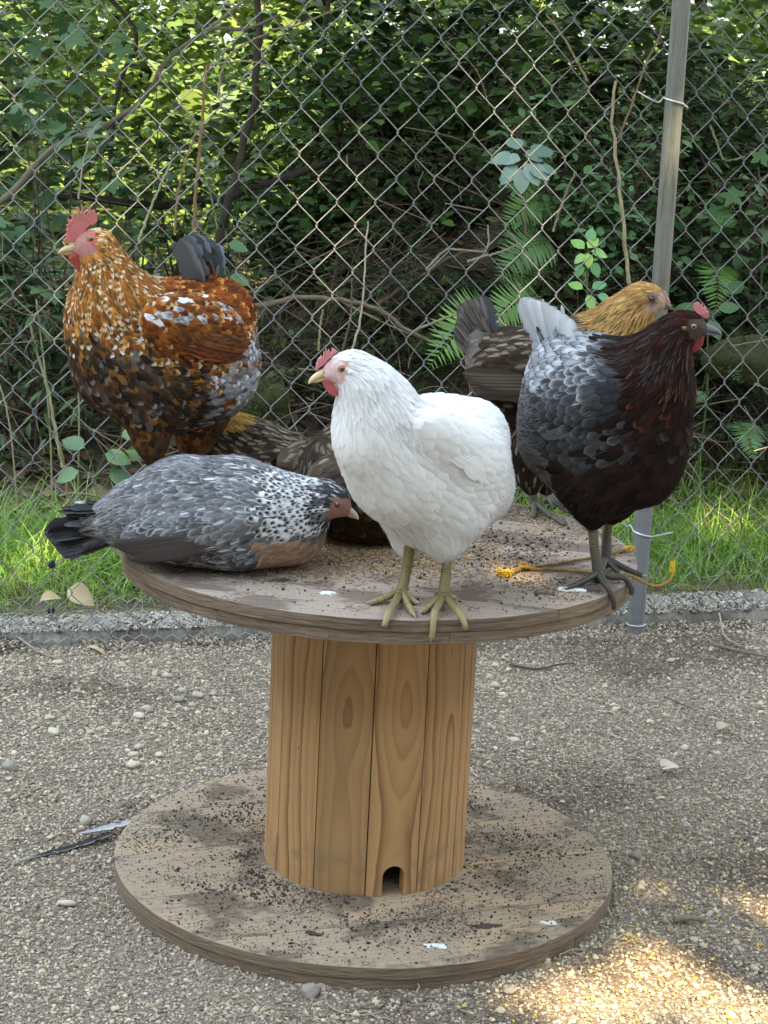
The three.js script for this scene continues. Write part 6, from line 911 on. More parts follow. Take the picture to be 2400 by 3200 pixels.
{ // the big maple behind the camera whose crown shades the yard; the sun slips through one gap to the lower right of the spool
  const t = thing('shade_tree', 'large maple standing outside the picture, its crown shading the yard', 'tree', [3.3, 0, 5.2]), rng = rngOf(321), B = t.position, limbs = [];
  mesh('trunk', tube(smooth([V(0, -0.1, 0), V(-0.1, 2.2, -0.1), V(-0.35, 4.4, -0.5), V(-0.6, 7.4, -0.9)], 24), (q, a) => 0.24 * (1 - 0.65 * q) * (1 + 0.05 * Math.sin(5 * a)), 14), std([0.12, 0.095, 0.07], 0.9), t);
  for (let i = 0; i < 13; i++) { const a = -2.5 + 1.9 * (i / 12), L = 2.6 + 1.4 * rng(), h = 4.0 + 2.8 * rng(), b = V(-0.35 - 0.05 * (h - 4), h, -0.5 - 0.1 * (h - 4)); limbs.push(tube(smooth([b, b.clone().add(V(Math.cos(a) * L * 0.5, 0.6, Math.sin(a) * L * 0.5)), b.clone().add(V(Math.cos(a) * L, 0.7 + 0.5 * rng(), Math.sin(a) * L))], 12), (q) => 0.07 * (1 - 0.85 * q), 7)); }
  mesh('limb', mergeGeometries(limbs), std([0.11, 0.09, 0.065], 0.9), t);
  const inPoly = (P, x, z) => { let c = false; for (let i = 0, j = P.length - 1; i < P.length; j = i++) if ((P[i][1] > z) !== (P[j][1] > z) && x < (P[j][0] - P[i][0]) * (z - P[i][1]) / (P[j][1] - P[i][1]) + P[i][0]) c = !c; return c; };
  const gapA = [[0.17, 0.27], [0.28, 0.15], [0.43, 0.09], [0.68, 0.07], [0.70, 0.28], [0.42, 0.33], [0.22, 0.33]], gapB = [[0.17, 0.04], [0.20, -0.02], [0.26, 0.02], [0.315, 0.09], [0.25, 0.10]], leaf = lobedLeaf(5, 0.4, 0.25), list = [];
  for (let i = 0; i < 14000; i++) {
    const gx = lerp(-2.3, 2.3, rng()), gz = lerp(-3.7, 2.3, rng()), y = 5.2 + 2.6 * rng(), k = y / SUN.y, x = gx + SUN.x * k, z = gz + SUN.z * k, s = 0.15 + 0.10 * rng();
    const holes = [[gx, gz]]; let skip = false; const soft = 0.07 + 0.19 * rng(); for (const dx of [-1, -0.5, 0, 0.5, 1]) for (const dz of [-1, -0.5, 0, 0.5, 1]) if (inPoly(gapA, gx + dx * soft, gz + dz * soft)) skip = true; if (skip && rng() < 0.91) continue; if (inPoly(gapB, gx, gz) && rng() < 0.3) continue;
    { const hx = noise(gx * 2.1 + 5, gz * 2.1, 12); const bf = beyond(gx, gz); if (bf > 0.22 && bf < 0.66 && rng() < (hx > -0.1 ? 0.90 : 0.72)) continue; if (gz < -1.9 && gx < 0.1 && hx > 0.05 && rng() < 0.6) continue; }
    list.push([mat4(x - B.x, y, z - B.z, (rng() - 0.5) * 0.8, rng() * 6.28, (rng() - 0.5) * 0.8, s), jit([0.06, 0.12, 0.03], rng, 0.3)]);
  }
  instances('crown', leaf, leafMat, list, t);
}

{ // a line of trees over the undergrowth beyond, out of the picture, that lets the sun down in patches
  const t = thing('shade_tree', 'tree standing over the far undergrowth above the picture', 'tree', [-3.4, 0, -6.2]), rng = rngOf(654), B = t.position, leaf = lobedLeaf(5, 0.4, 0.25), list = [];
  mesh('trunk', tube(smooth([V(0, -0.1, 0), V(0.1, 2.5, 0.1), V(0.3, 4.5, 0.4), V(0.5, 6.6, 0.8)], 20), (q) => 0.17 * (1 - 0.6 * q), 12), std([0.10, 0.08, 0.06], 0.9), t);
  const limbs = []; for (let i = 0; i < 9; i++) { const h = 3.4 + 2.6 * rng(), L = 2 + 2.6 * rng(), a = (rng() - 0.5) * 1.6, b = V(0.15 + 0.05 * h, h, 0.1 * h); limbs.push(tube(smooth([b, b.clone().add(V(Math.cos(a) * L * 0.5, 0.5, Math.sin(a) * L * 0.5)), b.clone().add(V(Math.cos(a) * L, 0.5, Math.sin(a) * L))], 10), (q) => 0.05 * (1 - 0.85 * q), 6)); } mesh('limb', mergeGeometries(limbs), std([0.10, 0.08, 0.06], 0.9), t);
  for (let i = 0; i < 7000; i++) { const gx = lerp(-3.2, 3.2, rng()), gz = lerp(-8.5, -4.2, rng()), y = 3.6 + 2.2 * rng(), k = y / SUN.y; const open = noise(gx * 0.85 + 2.2, gz * 0.6, 3) + 0.55 * Math.exp(-(((gx + 1.0) / 0.55) ** 2)) + 0.5 * Math.exp(-(((gx - 1.65) / 0.4) ** 2)) - 0.35 * Math.exp(-(((gx - 0.3) / 0.8) ** 2)); if (open > 0.18) continue; list.push([mat4(gx + SUN.x * k - B.x, y, gz + SUN.z * k - B.z, (rng() - 0.5) * 0.8, rng() * 6.28, (rng() - 0.5) * 0.8, 0.16 + 0.10 * rng()), jit([0.06, 0.12, 0.03], rng, 0.3)]); }
  instances('crown', leaf, leafMat, list, t);
}

{ // an understory tree leaning over the bank, its low crown above the picture keeps the sky off the hollow
  const t = thing('understory_tree', 'small tree leaning over the bank above the picture, darkening the hollow', 'tree', [1.9, 0.3, -3.0]), rng = rngOf(987), leaf = lobedLeaf(5, 0.35, 0.25), list = [];
  mesh('trunk', tube(smooth([V(0, -0.2, 0), V(-0.1, 1.0, 0.05), V(-0.5, 1.9, 0.15), V(-1.2, 2.5, 0.3)], 20), (q) => 0.06 * (1 - 0.6 * q), 10), std([0.08, 0.065, 0.05], 0.9), t);
  const limbs = []; for (let i = 0; i < 8; i++) { const b = V(-0.4 - 0.1 * i, 1.8 + 0.09 * i, 0.15), a = Math.PI + (rng() - 0.5) * 1.8, L = 1 + 1.6 * rng(); limbs.push(tube(smooth([b, b.clone().add(V(Math.cos(a) * L * 0.5, 0.35, Math.sin(a) * L * 0.4)), b.clone().add(V(Math.cos(a) * L, 0.4, Math.sin(a) * L * 0.5))], 10), (q) => 0.025 * (1 - 0.85 * q), 6)); } mesh('limb', mergeGeometries(limbs), std([0.08, 0.065, 0.05], 0.9), t);
  for (let i = 0; i < 6500; i++) { const x = lerp(-1.5, 1.7, rng()), z = -1.75 - 1.7 * rng(), y = 1.75 + 0.25 * noise(x * 2, z * 2) + 0.7 * rng(); if (x < -0.75 && rng() < 0.5) continue; list.push([mat4(x - 1.9, y - 0.3, z + 3.0, (rng() - 0.5) * 0.9, rng() * 6.28, (rng() - 0.5) * 0.9, 0.09 + 0.08 * rng()), jit([0.05, 0.11, 0.03], rng, 0.3)]); }
  instances('crown', leaf, leafMat, list, t);
}

{ // the woods round the clearing, behind the camera and to both sides: they close off the low sky
  const rng = rngOf(741), list = [], leaf = lobedLeaf(5, 0.35, 0.25);
  for (let i = 0; i < 9000; i++) { const a = lerp(-0.35, Math.PI + 0.35, rng()), r = 6.2 + 1.6 * rng(), x = Math.cos(a) * r, z = Math.sin(a) * r * 0.95, y = 4.6 * rng(); list.push([mat4(x, y, z, (rng() - 0.5) * 1.6, rng() * 6.28, (rng() - 0.5) * 1.6, 0.22 + 0.2 * rng()), jit([0.055, 0.11, 0.03], rng, 0.4)]); }
  tag(instances('surrounding_woods', leaf, leafMat, list), 'green woods closing the clearing behind and beside the camera', null, null, 'stuff');
}

// ---------------------------------------------------------------- gravel, litter and small things on the ground and the spool
{
  const rng = rngOf(500), shapes = [rockGeo(1, 0, 0.6), rockGeo(2, 0, 0.6), rockGeo(3, 0, 0.55), rockGeo(5, 1, 0.45)], lists = shapes.map(() => []);
  for (let i = 0; i < 290000; i++) {
    const z = lerp(-1.42, 0.56, rng()), x = lerp(-0.85, 0.95, rng()), b = beyond(x, z); if (b > 0.02 || Math.hypot(x, z) < 0.322) continue; if (Math.abs(x) > 0.56 + (0.5 - z) * 0.22) continue;
    const m = fbm(x * 3.1, z * 3.1, 2), pale = sst(-0.15, 0.35, m + 0.35 * sst(0.0, -0.5, x) * sst(0.1, -0.3, z)), k = rng();
    const s = (0.0009 + 0.0019 * Math.pow(rng(), 3.2)) * (1 + (k < 0.02 ? 1.0 * rng() : 0)) * (rng() < 0.006 * (0.3 + pale) ? 1.8 : 1);
    const earth = sst(0.02, 0.30, fbm(x * 2.3 + 4, z * 2.3, 8) + 0.12 * (rng() - 0.5)); const c = rng() < 0.62 * earth ? pick(rng, [0.10, 0.076, 0.058], [0.22, 0.17, 0.13]) : k < 0.10 + 0.22 * pale ? pick(rng, [0.42, 0.36, 0.27], [0.54, 0.475, 0.37]) : k < 0.62 ? pick(rng, [0.29, 0.24, 0.19], [0.42, 0.36, 0.295]) : k < 0.93 ? pick(rng, [0.16, 0.125, 0.098], [0.28, 0.23, 0.185]) : pick(rng, [0.20, 0.13, 0.09], [0.5, 0.5, 0.5]);
    const sx = s * (0.8 + 0.6 * rng()), sz = s * (0.8 + 0.6 * rng());
    lists[s > 0.004 ? 3 : i % 3].push([mat4(x, groundY(x, z) + s * 0.35, z, (rng() - 0.5) * 0.8, rng() * 6.28, (rng() - 0.5) * 0.8, sx, s * (0.55 + 0.4 * rng()), sz), jit(c, rng, 0.2)]);
  }
  for (let i = 0; i < 26000; i++) { const q = lerp(-0.15, 1.75, rng()), w = lerp(0.098, 0.135, clamp((q + 0.1) / 1.5)), o = 0.012 + (w + 0.05) * rng(), p = fencePoint(q, 0, o), s = 0.0010 + 0.0024 * Math.pow(rng(), 2.5), on = o < w - 0.004; if (!on && rng() < 0.5) continue; lists[i % 3].push([mat4(p.x, (on ? 0.0265 + 0.003 * sst(0.012, 0.04, o) : groundY(p.x, p.z)) + s * 0.3, p.z, rng(), rng() * 6.28, rng(), s * (0.8 + 0.7 * rng()), s * 0.7, s), jit(rng() < 0.45 ? [0.46, 0.44, 0.39] : rng() < 0.6 ? [0.25, 0.24, 0.22] : [0.11, 0.085, 0.065], rng, 0.3)]); }
  for (let i = 0; i < 16000; i++) { const q = lerp(-0.15, 1.75, rng()), o = -0.05 + 0.062 * Math.sqrt(rng()), p = fencePoint(q, 0, o), pile = 0.020 * sst(-0.035, 0.008, o) * sst(-0.25, 0.35, noise(q * 7, 3) + 0.4 * noise(q * 23, 8)), s = 0.0011 + 0.0022 * Math.pow(rng(), 2.5); lists[i % 3].push([mat4(p.x, groundY(p.x, p.z) + pile * (0.6 + 0.4 * rng()) + s * 0.3, p.z, rng(), rng() * 6.28, rng(), s * (0.8 + 0.7 * rng()), s * 0.7, s), jit(rng() < 0.25 ? [0.48, 0.43, 0.33] : rng() < 0.5 ? [0.28, 0.25, 0.21] : [0.13, 0.10, 0.08], rng, 0.3)]); }
  const gm = std([1.03, 1.0, 0.965], 0.9); ['fine mixed gravel covering the yard', 'fine gravel grains scattered over the yard', 'small angular grit spread over the yard', 'coarser pebbles scattered in the gravel of the yard'].forEach((l, k) => tag(instances('gravel', shapes[k], gm, lists[k]), l, null, null, 'stuff'));
}
{ // pale stones one can pick out
  const rng = rngOf(510), shapes = [1, 2, 3, 4, 5].map((s) => rockGeo(s * 1.7, 2, 0.28)), mats = [[0.45, 0.39, 0.29], [0.38, 0.34, 0.275], [0.50, 0.45, 0.355], [0.26, 0.235, 0.21]].map((c) => { const t = colourTex(64, 64, (u, v) => mul3(c, 1 + 0.5 * fbm(u * 6, v * 6, c[0] * 50))); return new THREE.MeshStandardMaterial({ map: t, roughness: 0.88, bumpMap: t, bumpScale: 0.001 }); });
  const stone = (x, z, r, mi, label, group, flat = 0.7) => { const m = mesh('stone', shapes[Math.floor(rng() * 5)], mats[mi], null); r *= 0.72; m.scale.set(r * (0.9 + 0.3 * rng()), r * flat, r * (0.85 + 0.3 * rng())); m.rotation.y = rng() * 6; m.position.set(x, groundY(x, z) + r * flat * 0.55, z); return tag(m, label, 'stone', group); };
  for (const [x, z, r] of [[-0.435, -0.868, 0.008], [-0.437, -0.834, 0.009], [-0.374, -0.791, 0.009], [-0.351, -0.78, 0.011], [-0.487, -0.673, 0.008], [-0.318, -0.707, 0.009], [-0.289, -0.681, 0.012], [-0.264, -0.697, 0.008], [-0.293, -0.636, 0.009], [-0.363, -0.6, 0.013], [-0.372, -0.566, 0.012], [-0.327, -0.535, 0.008], [-0.511, -0.537, 0.010], [-0.494, -0.476, 0.013], [-0.439, -0.487, 0.008], [-0.403, -0.524, 0.009], [-0.319, -0.4, 0.009], [-0.358, -0.395, 0.010], [-0.355, -0.429, 0.010], [-0.256, -0.35, 0.007], [-0.542, -0.822, 0.010], [-0.28, -0.60, 0.008], [-0.45, -0.60, 0.007], [-0.33, -0.46, 0.007]]) stone(x, z, r, Math.floor(rng() * 3), z < -0.64 ? 'pale rounded stone in the gravel near the kerb left of the spool drum' : z < -0.5 ? 'pale rounded stone in the gravel midway between kerb and spool at the left' : 'pale rounded stone in the gravel beside the left rim of the lower flange', z < -0.64 ? 'pale stones near the kerb' : z < -0.5 ? 'pale stones midway at the left' : 'pale stones by the left rim');
  for (const [x, z, r] of [[0.54, -0.999, 0.010], [0.553, -1.118, 0.008], [0.629, -1.088, 0.008], [0.647, -0.922, 0.007], [0.504, -0.55, 0.009], [0.231, -0.543, 0.010], [0.212, -0.808, 0.012], [0.45, -0.62, 0.006]]) stone(x, z, r, Math.floor(rng() * 3), 'pale rounded stone lying in the gravel right of the spool drum', 'pale stones right of the spool');
  stone(-0.354, -0.351, 0.014, 2, 'largest pale egg-shaped stone above the rim of the lower flange'); stone(-0.532, -0.316, 0.015, 3, 'brownish stone lying at the left edge of the picture', undefined, 0.8); stone(-0.318, -0.655, 0.013, 3, 'grey angular stone among the pale ones');
  stone(-0.054, 0.352, 0.0135, 3, 'round brown stone at the front foot of the lower flange', undefined, 0.95); stone(0.18, 0.318, 0.011, 3, 'grey flat stone half buried before the lower flange right of centre', undefined, 0.5); stone(0.396, -0.381, 0.010, 1, 'rounded stone standing alone right of the lower flange', undefined, 0.95); stone(0.377, -0.10, 0.010, 3, 'dark round stone near the right rim of the lower flange', undefined, 0.9); stone(-0.39, -0.121, 0.011, 1, 'beige upright stone above the white feather', undefined, 1.1); stone(0.416, -0.828, 0.008, 3, 'small grey-blue flat stone right of the drum', undefined, 0.5);
}
{ // crumbs, shavings and droppings on the flanges
  const rng = rngOf(520), shapes = [rockGeo(11, 0, 0.5), rockGeo(12, 0, 0.5), rockGeo(13, 1, 0.4)], low = shapes.map(() => []), up = shapes.map(() => []), chips = [], cm = std([1, 1, 1], 0.92);
  for (let i = 0, n = 0; i < 60000 && n < 4200; i++) {
    const a = rng() * 6.28, r = RIM * Math.sqrt(rng()) * 0.985, x = r * Math.cos(a), z = r * Math.sin(a); if (r < DRUM + 0.004) continue;
    const w = sst(-0.15, 0.4, fbm(x * 11, z * 11, 3)) * (0.35 + 0.9 * sst(0.26, 0.15, r)) * (x > 0.12 && z > -0.02 ? 0.55 : 1) * sst(1.02, 0.8, r / RIM) + 0.06; if (rng() > w) continue; n++;
    const s = 0.0006 + 0.0016 * Math.pow(rng(), 2.6); low[i % 3].push([mat4(x, LOW + s * 0.4, z, rng() * 3, rng() * 6.28, rng() * 3, s * (0.8 + 0.7 * rng()), s * 0.7, s), jit(rng() < 0.88 ? [0.062, 0.050, 0.040] : [0.30, 0.26, 0.2], rng, 0.4)]);
  }
  for (let i = 0, n = 0; i < 60000 && n < 1500; i++) {
    const a = rng() * 6.28, r = RIM * Math.sqrt(rng()) * 0.97, x = r * Math.cos(a), z = r * Math.sin(a), w = sst(-0.2, 0.4, fbm(x * 9, z * 9, 13)) * sst(0.26, 0.12, z) * sst(-0.20, 0.02, x) + 0.02; if (rng() > w) continue; n++;
    const s = 0.0007 + 0.0021 * Math.pow(rng(), 3); up[i % 3].push([mat4(x, TOP + s * 0.35, z, rng() * 3, rng() * 6.28, rng() * 3, s * (0.8 + 0.8 * rng()), s * 0.4, s), jit([0.075, 0.054, 0.042], rng, 0.5)]);
  }
  for (let i = 0, n = 0; i < 60000 && n < 5200; i++) {
    const a = rng() * 6.28, r = RIM * Math.sqrt(rng()) * 0.95, x = r * Math.cos(a), z = r * Math.sin(a), w = Math.exp(-(((x + 0.02) / 0.12) ** 2) - ((z - 0.03) / 0.10) ** 2) + 0.20 * sst(0.20, 0.05, z) * sst(-0.15, 0.05, x) * sst(-0.1, 0.3, fbm(x * 12, z * 12, 4)); if (rng() > w) continue; n++;
    chips.push([mat4(x, TOP + 0.0008, z, (rng() - 0.5) * 0.5, rng() * 6.28, (rng() - 0.5) * 0.5, 0.0008 + 0.0016 * rng(), 0.0003 + 0.0003 * rng(), 0.0005 + 0.0008 * rng()), jit(pick(rng, [0.50, 0.36, 0.21], [0.30, 0.19, 0.11]), rng, 0.3)]);
  }
  for (let i = 0, n = 0; i < 90000 && n < 9000; i++) { const a = rng() * 6.28, r = RIM * Math.sqrt(rng()) * 0.99, x = r * Math.cos(a), z = r * Math.sin(a); if (r < DRUM + 0.003) continue; const w = sst(-0.05, 0.3, fbm(x * 8, z * 8, 23)) * (0.4 + 0.6 * sst(0.3, 0.16, r)) + 0.05; if (rng() > w) continue; n++; const s = 0.0005 + 0.0007 * rng(); low[i % 3].push([mat4(x, LOW + s * 0.2, z, rng(), rng() * 6.28, rng(), s * (1 + rng()), s * 0.5, s * 1.2), jit(pick(rng, [0.10, 0.078, 0.06], [0.20, 0.155, 0.11]), rng, 0.3)]); }
  for (let i = 0, n = 0; i < 90000 && n < 7000; i++) { const a = rng() * 6.28, r = RIM * Math.sqrt(rng()) * 0.98, x = r * Math.cos(a), z = r * Math.sin(a); const w = sst(-0.05, 0.3, fbm(x * 8, z * 8, 33)) * sst(0.28, 0.10, z) + 0.04; if (rng() > w) continue; n++; const s = 0.0005 + 0.0008 * rng(); up[i % 3].push([mat4(x, TOP + s * 0.2, z, rng(), rng() * 6.28, rng(), s * (1 + rng()), s * 0.5, s * 1.2), jit(pick(rng, [0.12, 0.085, 0.066], [0.24, 0.18, 0.135]), rng, 0.3)]); }
  ['black crumbs of droppings scattered over the lower flange', 'fine black crumbs on the lower flange around the drum', 'larger black crumbs on the lower flange'].forEach((l, k) => tag(instances('black_crumbs', shapes[k], cm, low[k]), l, null, null, 'stuff'));
  ['dark crumbs scattered over the top of the spool', 'fine dark crumbs on the top of the spool', 'larger dark crumbs on the top of the spool'].forEach((l, k) => tag(instances('dark_crumbs', shapes[k], cm, up[k]), l, null, null, 'stuff'));
  tag(instances('feed_flakes', new THREE.BoxGeometry(2, 2, 2), cm, chips), 'pale feed flakes and shavings strewn on the spool top behind the white hen', null, null, 'stuff');
  const splat = (x, y, z, r, label, rgb = [0.70, 0.70, 0.69]) => { const t = thing('bird_dropping', label, 'dropping', [x, y, z]), rg = rngOf(Math.floor(x * 1e4) + 7); for (let i = 0; i < 5; i++) { const g = rockGeo(rg() * 50, 2, 0.5); g.scale(r * (0.35 + 0.6 * rg()), 0.0008 + 0.0006 * rg(), r * (0.25 + 0.4 * rg())); g.translate((rg() - 0.5) * r * 1.6, 0, (rg() - 0.5) * r); mesh('blob', g, std(rgb, 0.75), t); } };
  splat(0.234, TOP + 0.0004, 0.169, 0.013, 'white dropping on the rim left of the dark hen foot'); splat(0.262, TOP + 0.0004, 0.165, 0.010, 'dark dropping beside the white one at the dark hen foot', [0.07, 0.05, 0.04]); splat(0.20, TOP + 0.0004, 0.19, 0.010, 'black and white dropping on the rim between the white and dark hens', [0.10, 0.085, 0.07]);
  splat(-0.055, TOP + 0.0004, 0.235, 0.008, 'faint white dropping left of the white hen feet'); splat(0.093, LOW + 0.0004, 0.262, 0.010, 'white dropping near the front rim of the lower flange'); splat(0.235, LOW + 0.0004, 0.185, 0.008, 'white dropping at the right rim of the lower flange'); splat(-0.06, LOW + 0.0005, 0.245, 0.009, 'black dropping near the front rim of the lower flange', [0.04, 0.035, 0.03]); splat(0.155, LOW + 0.0005, 0.205, 0.014, 'black smeared dropping on the right front of the lower flange', [0.045, 0.038, 0.03]); splat(-0.115, TOP + 0.001, 0.185, 0.008, 'brown dropping in front of the grey hen', [0.07, 0.05, 0.04]); splat(-0.145, TOP + 0.001, 0.172, 0.008, 'brown dropping at the breast of the grey hen', [0.08, 0.055, 0.045]);
}
{ // spilt corn in the sunny patch
  const rng = rngOf(530), g = rockGeo(21, 1, 0.3), list = []; for (let i = 0; i < 900; i++) { const x = lerp(0.12, 0.62, rng()), z = lerp(-0.25, 0.42, rng()); if (Math.hypot(x, z) < 0.335) continue; if (rng() > 0.25 + 0.75 * sst(-0.05, 0.15, z)) continue; const s = 0.0012 + 0.0016 * rng(); list.push([mat4(x, groundY(x, z) + 0.0028, z, rng(), rng() * 6.28, rng(), s, s * 0.7, s * 0.8), jit(rng() < 0.35 ? [0.62, 0.42, 0.07] : [0.60, 0.50, 0.28], rng, 0.25)]); }
  tag(instances('scattered_corn', g, std([1, 1, 1], 0.6), list), 'yellow kernels of cracked corn scattered on the gravel at the lower right', null, null, 'stuff');
}
{ // frayed yellow rope over the right of the spool top
  const t = thing('frayed_rope', 'old brown twine with frayed yellow ends lying at the feet of the dark hen', 'rope', [0, 0, 0]), rng = rngOf(540), brown = vcol(0.9), y = TOP + 0.003;
  const strand = (pts, r, rgb, rgb2) => { const L = smooth(pts, 90); mesh('twine', tube(L, (q, a) => r * (1 + 0.16 * Math.sin(a * 2 + q * L.length * 1.2)), 8, (q, a) => mul3(mix3(rgb, rgb2, q), 1 + 0.35 * noise(q * 120, a * 2, r * 999))), brown, t); };
  strand([[0.158, y, 0.124], [0.170, y + 0.002, 0.110], [0.180, y, 0.093], [0.222, y, 0.062], [0.272, y, 0.022], [0.303, y, -0.008], [0.320, y, -0.028]], 0.0019, [0.17, 0.10, 0.028], [0.22, 0.13, 0.04]);
  strand([[0.186, y, 0.092], [0.225, y, 0.090], [0.262, y, 0.096], [0.290, y + 0.001, 0.102], [0.311, y + 0.001, 0.106], [0.3230, y - 0.001, 0.1185], [0.3374, 0.4525, 0.1201], [0.3504, 0.4535, 0.1146], [0.3599, 0.4592, 0.1081], [0.363, 0.466, 0.102]], 0.0019, [0.16, 0.095, 0.027], [0.42, 0.24, 0.045]);
  strand([[0.168, y, 0.106], [0.176, y + 0.004, 0.100], [0.186, y + 0.003, 0.094], [0.180, y + 0.006, 0.088], [0.172, y + 0.003, 0.094]], 0.0024, [0.22, 0.13, 0.035], [0.22, 0.13, 0.035]);
  const tuft = (c, d, n, L, sp) => { const list = []; for (let i = 0; i < n; i++) { const e = V(c[0] + d[0] * L * (0.5 + 0.7 * rng()) + (rng() - 0.5) * sp, c[1] + d[1] * L * (0.5 + 0.7 * rng()) + (rng() - 0.5) * sp * 0.6, c[2] + d[2] * L * (0.5 + 0.7 * rng()) + (rng() - 0.5) * sp), s = V(c[0] + (rng() - 0.5) * sp * 0.35, c[1] + (rng() - 0.5) * 0.002, c[2] + (rng() - 0.5) * sp * 0.35); e.y = Math.max(e.y, d[1] > 0.5 ? 0 : TOP + 0.001); const k = jit(pick(rng, [0.70, 0.42, 0.03], [0.78, 0.58, 0.06]), rng, 0.2); list.push(tube([s, s.clone().lerp(e, 0.5).add(V((rng() - 0.5) * 0.004, 0.002 * rng(), (rng() - 0.5) * 0.004)), e], 0.0005, 4, () => k, false)); } mesh('frayed_end', mergeGeometries(list), vcol(0.75), t).userData.kind = 'stuff'; };
  tuft([0.166, y + 0.001, 0.113], [-0.72, 0, 0.6], 130, 0.020, 0.014); tuft([0.317, y, -0.025], [0.85, 0.15, -0.45], 70, 0.012, 0.009); tuft([0.3628, 0.462, 0.103], [-0.02, 0.9, -0.45], 150, 0.016, 0.006);
}
{ // leaves, feathers, twigs and fibres on the ground
  const rng = rngOf(550);
  const dry = (x, y, z, L, az, rgb, label, kind = 'broad', tilt = 0.2) => { const g = LEAF[kind].clone(); const p = g.attributes.position; for (let i = 0; i < p.count; i++) p.setY(i, p.getY(i) + 0.25 * p.getZ(i) ** 2 * 4 + 0.08 * noise(p.getX(i) * 4, p.getZ(i) * 5, L * 99) + 0.10 * Math.sin(p.getX(i) * 3)); g.computeVertexNormals(); const m = mesh('dead_leaf', g, std(rgb, 0.8, { side: THREE.DoubleSide }), null); m.scale.set(L, L, L); m.rotation.set(tilt, az, 0.05); m.position.set(x, y, z); return tag(m, label, 'leaf'); };
  dry(-0.565, 0.070, -1.045, 0.058, -0.5, [0.46, 0.36, 0.21], 'tan curled dead leaf lying on the grass at the left', 'broad', 0.9); dry(-0.505, 0.012, -0.893, 0.040, -0.35, [0.46, 0.37, 0.22], 'narrow tan dead leaf at the foot of the kerb', 'lance', 0.5); dry(0.447, 0.010, -0.425, 0.034, 0.3, [0.50, 0.43, 0.34], 'pale crumpled leaf on the gravel right of the spool', 'ivy'); dry(0.425, 0.008, -0.45, 0.03, 2.6, [0.10, 0.065, 0.045], 'dark brown leaf beside the pale crumpled leaf', 'lance'); dry(-0.61, 0.055, -1.01, 0.04, 0.4, [0.40, 0.32, 0.17], 'yellowish dead leaf on the kerb at the left edge', 'broad', 0.4); dry(0.80, 0.165, -1.36, 0.040, 0.6, [0.50, 0.20, 0.11], 'orange-pink dead leaf in the grass at the right edge', 'maple', 0.9); dry(0.568, -0.002 + 0.012, -0.62, 0.028, 0.9, [0.42, 0.33, 0.24], 'small beige leaf at the right edge of the gravel', 'broad');
  const feather = (a, b, w, look, label) => tag(mesh('feather', quill(a, b, [b[2] - a[2], 0, a[0] - b[0]], w, look, { bend: 0.05, arch: 0.5, seed: Math.round(w * 1000) }), featherMat), label, 'feather');
  feather([-0.464, 0.007, 0.029], [-0.345, 0.012, -0.079], 0.013, (u, s) => mix3([0.055, 0.055, 0.06], [0.42, 0.41, 0.39], Math.max(0.9 * sst(0.30, 0.12, u), 0.6 * sst(0.14, 0.02, Math.abs(s)))), 'long grey feather lying on the gravel at the left'); feather([-0.390, 0.010, -0.067], [-0.322, 0.014, -0.112], 0.015, (u, s) => mix3([0.42, 0.43, 0.46], [0.66, 0.63, 0.57], sst(0.2, 0.05, Math.abs(s))), 'white feather lying against the left rim of the lower flange');
  const stick = (pts, r, rgb, label) => tag(mesh('fallen_twig', tube(smooth(pts, 24), (q) => r * (1 - 0.5 * q), 6, (q, a) => mul3(rgb, 1 + 0.4 * noise(q * 20, a, r * 900))), vcol(0.85)), label, 'twig');
  stick([[0.242, 0.008, -0.915], [0.29, 0.006, -0.905], [0.33, 0.008, -0.93], [0.36, 0.006, -0.95]], 0.003, [0.11, 0.08, 0.06], 'dark flat twig on the gravel right of the drum'); stick([[0.63, 0.012, -1.085], [0.67, 0.010, -1.06], [0.74, 0.008, -1.03]], 0.004, [0.20, 0.155, 0.125], 'grey twig on the ground below the fence at the right edge'); stick([[0.655, 0.04, -1.20], [0.66, 0.012, -1.14], [0.685, 0.006, -1.10]], 0.0016, [0.42, 0.36, 0.28], 'thin pale root hooked down at the foot of the fence on the right'); stick([[0.51, 0.02, -1.18], [0.525, 0.006, -1.15], [0.57, 0.008, -1.14]], 0.0016, [0.36, 0.29, 0.2], 'thin root fibre at the foot of the fence post'); stick([[-0.457, 0.012, -0.794], [-0.461, 0.007, -0.755], [-0.446, 0.006, -0.726], [-0.428, 0.008, -0.70]], 0.0028, [0.24, 0.215, 0.18], 'bent grey twig on the gravel left of the spool'); stick([[0.401, 0.008, 0.11], [0.42, 0.010, 0.108], [0.442, 0.008, 0.108]], 0.0052, [0.20, 0.17, 0.12], 'short thick bark stick at the right of the lower flange'); stick([[-0.63, 0.02, -0.90], [-0.585, 0.008, -0.86], [-0.54, 0.006, -0.83]], 0.0026, [0.34, 0.29, 0.22], 'pale stick at the foot of the fence at the left edge'); stick([[0.50, 0.008, -0.78], [0.53, 0.007, -0.74], [0.545, 0.010, -0.71]], 0.0015, [0.10, 0.075, 0.055], 'thin dark forked twig on the gravel at the right'); stick([[-0.545, 0.008, -0.20], [-0.50, 0.006, -0.215], [-0.46, 0.007, -0.20]], 0.0012, [0.30, 0.25, 0.18], 'thin bent straw on the gravel at the left edge');
  tag(mesh('wood_chip', rockGeo(31, 1, 0.3).scale(0.013, 0.004, 0.005).translate(-0.372, 0.006, 0.145), std([0.52, 0.47, 0.38], 0.8)), 'pale wood chip on the gravel below the grey feather', 'wood chip');
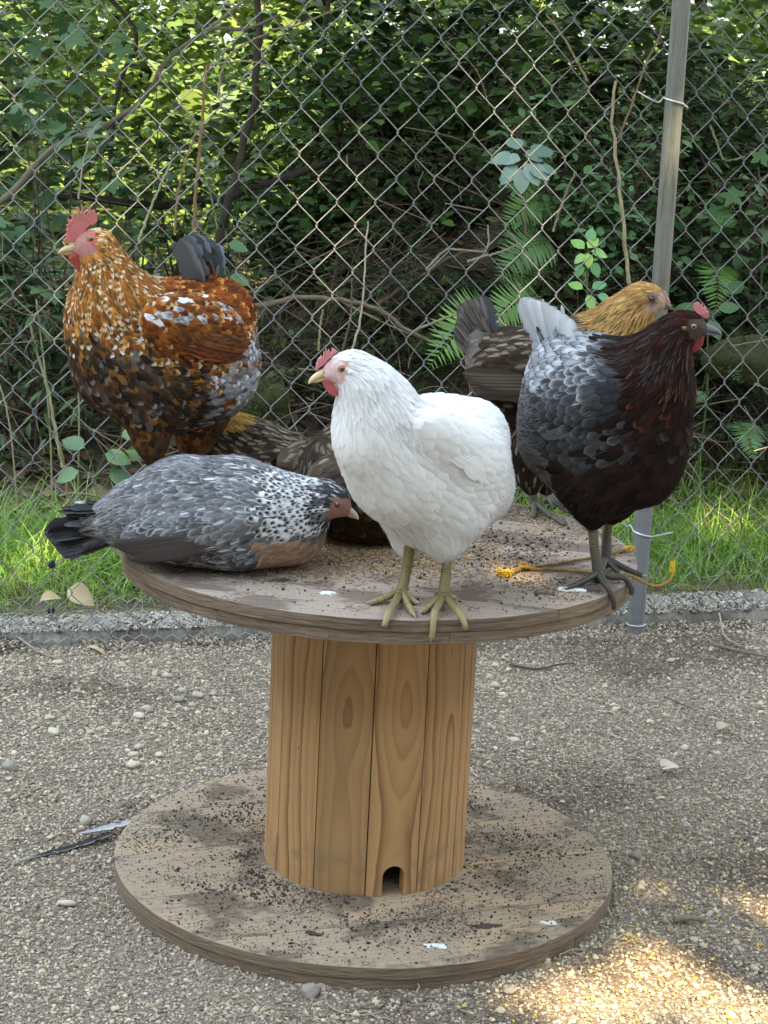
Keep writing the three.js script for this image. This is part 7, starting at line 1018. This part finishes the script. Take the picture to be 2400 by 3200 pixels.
  const fib = []; for (let i = 0; i < 150; i++) { const near = i < 26, a = rng() * 6.28, x = near ? Math.cos(a) * (0.34 + 0.05 * rng()) : lerp(-0.6, 0.65, rng()), z = near ? Math.abs(Math.sin(a)) * (0.34 + 0.06 * rng()) : lerp(-1.1, 0.42, rng()); if (beyond(x, z) > 0 || Math.hypot(x, z) < 0.335) continue; const L = 0.02 + 0.035 * rng(), d = rng() * 6.28, pts = [V(x, 0.004, z)]; let an = d; for (let k = 1; k < 6; k++) { an += (rng() - 0.5) * 1.5; const q = pts[k - 1]; pts.push(V(q.x + Math.cos(an) * L / 5, 0.005 + 0.005 * rng(), q.z + Math.sin(an) * L / 5)); } const c = jit([0.42, 0.36, 0.27], rng, 0.35); fib.push(tube(smooth(pts, 16), 0.0005 + 0.0004 * rng(), 4, () => c, false)); }
  fib.push(tube(smooth([[-0.052, 0.016, 0.357], [-0.040, 0.022, 0.362], [-0.035, 0.006, 0.374], [-0.020, 0.004, 0.392], [0.01, 0.004, 0.398], [0.03, 0.005, 0.388]], 30), 0.0008, 4, () => [0.45, 0.39, 0.30], false));
  tag(mesh('plant_fibres', mergeGeometries(fib), vcol(0.85)), 'loose pale plant fibres lying on the gravel', null, null, 'stuff');
  const straw = []; for (let i = 0; i < 700; i++) { const s = lerp(-0.3, 1.7, rng()), b = 0.10 + 0.16 * rng(), p = fencePoint(s, 0, b), y = groundY(p.x, p.z) + (b < 0.13 ? 0.02 : 0.004), L = 0.02 + 0.06 * rng(), a = rng() * 6.28, c = jit(pick(rng, [0.40, 0.34, 0.20], [0.16, 0.11, 0.07]), rng, 0.3); straw.push(tube([p.setY(y), V(p.x + Math.cos(a) * L * 0.5, y + 0.012 * rng(), p.z + Math.sin(a) * L * 0.25), V(p.x + Math.cos(a) * L, y + 0.006, p.z + Math.sin(a) * L * 0.5)], 0.0007 + 0.0005 * rng(), 4, () => c, false)); }
  tag(mesh('dry_straw', mergeGeometries(straw), vcol(0.85)), 'dry straw and bark litter between the kerb and the grass', null, null, 'stuff');
}

renderer.render(scene, camera);
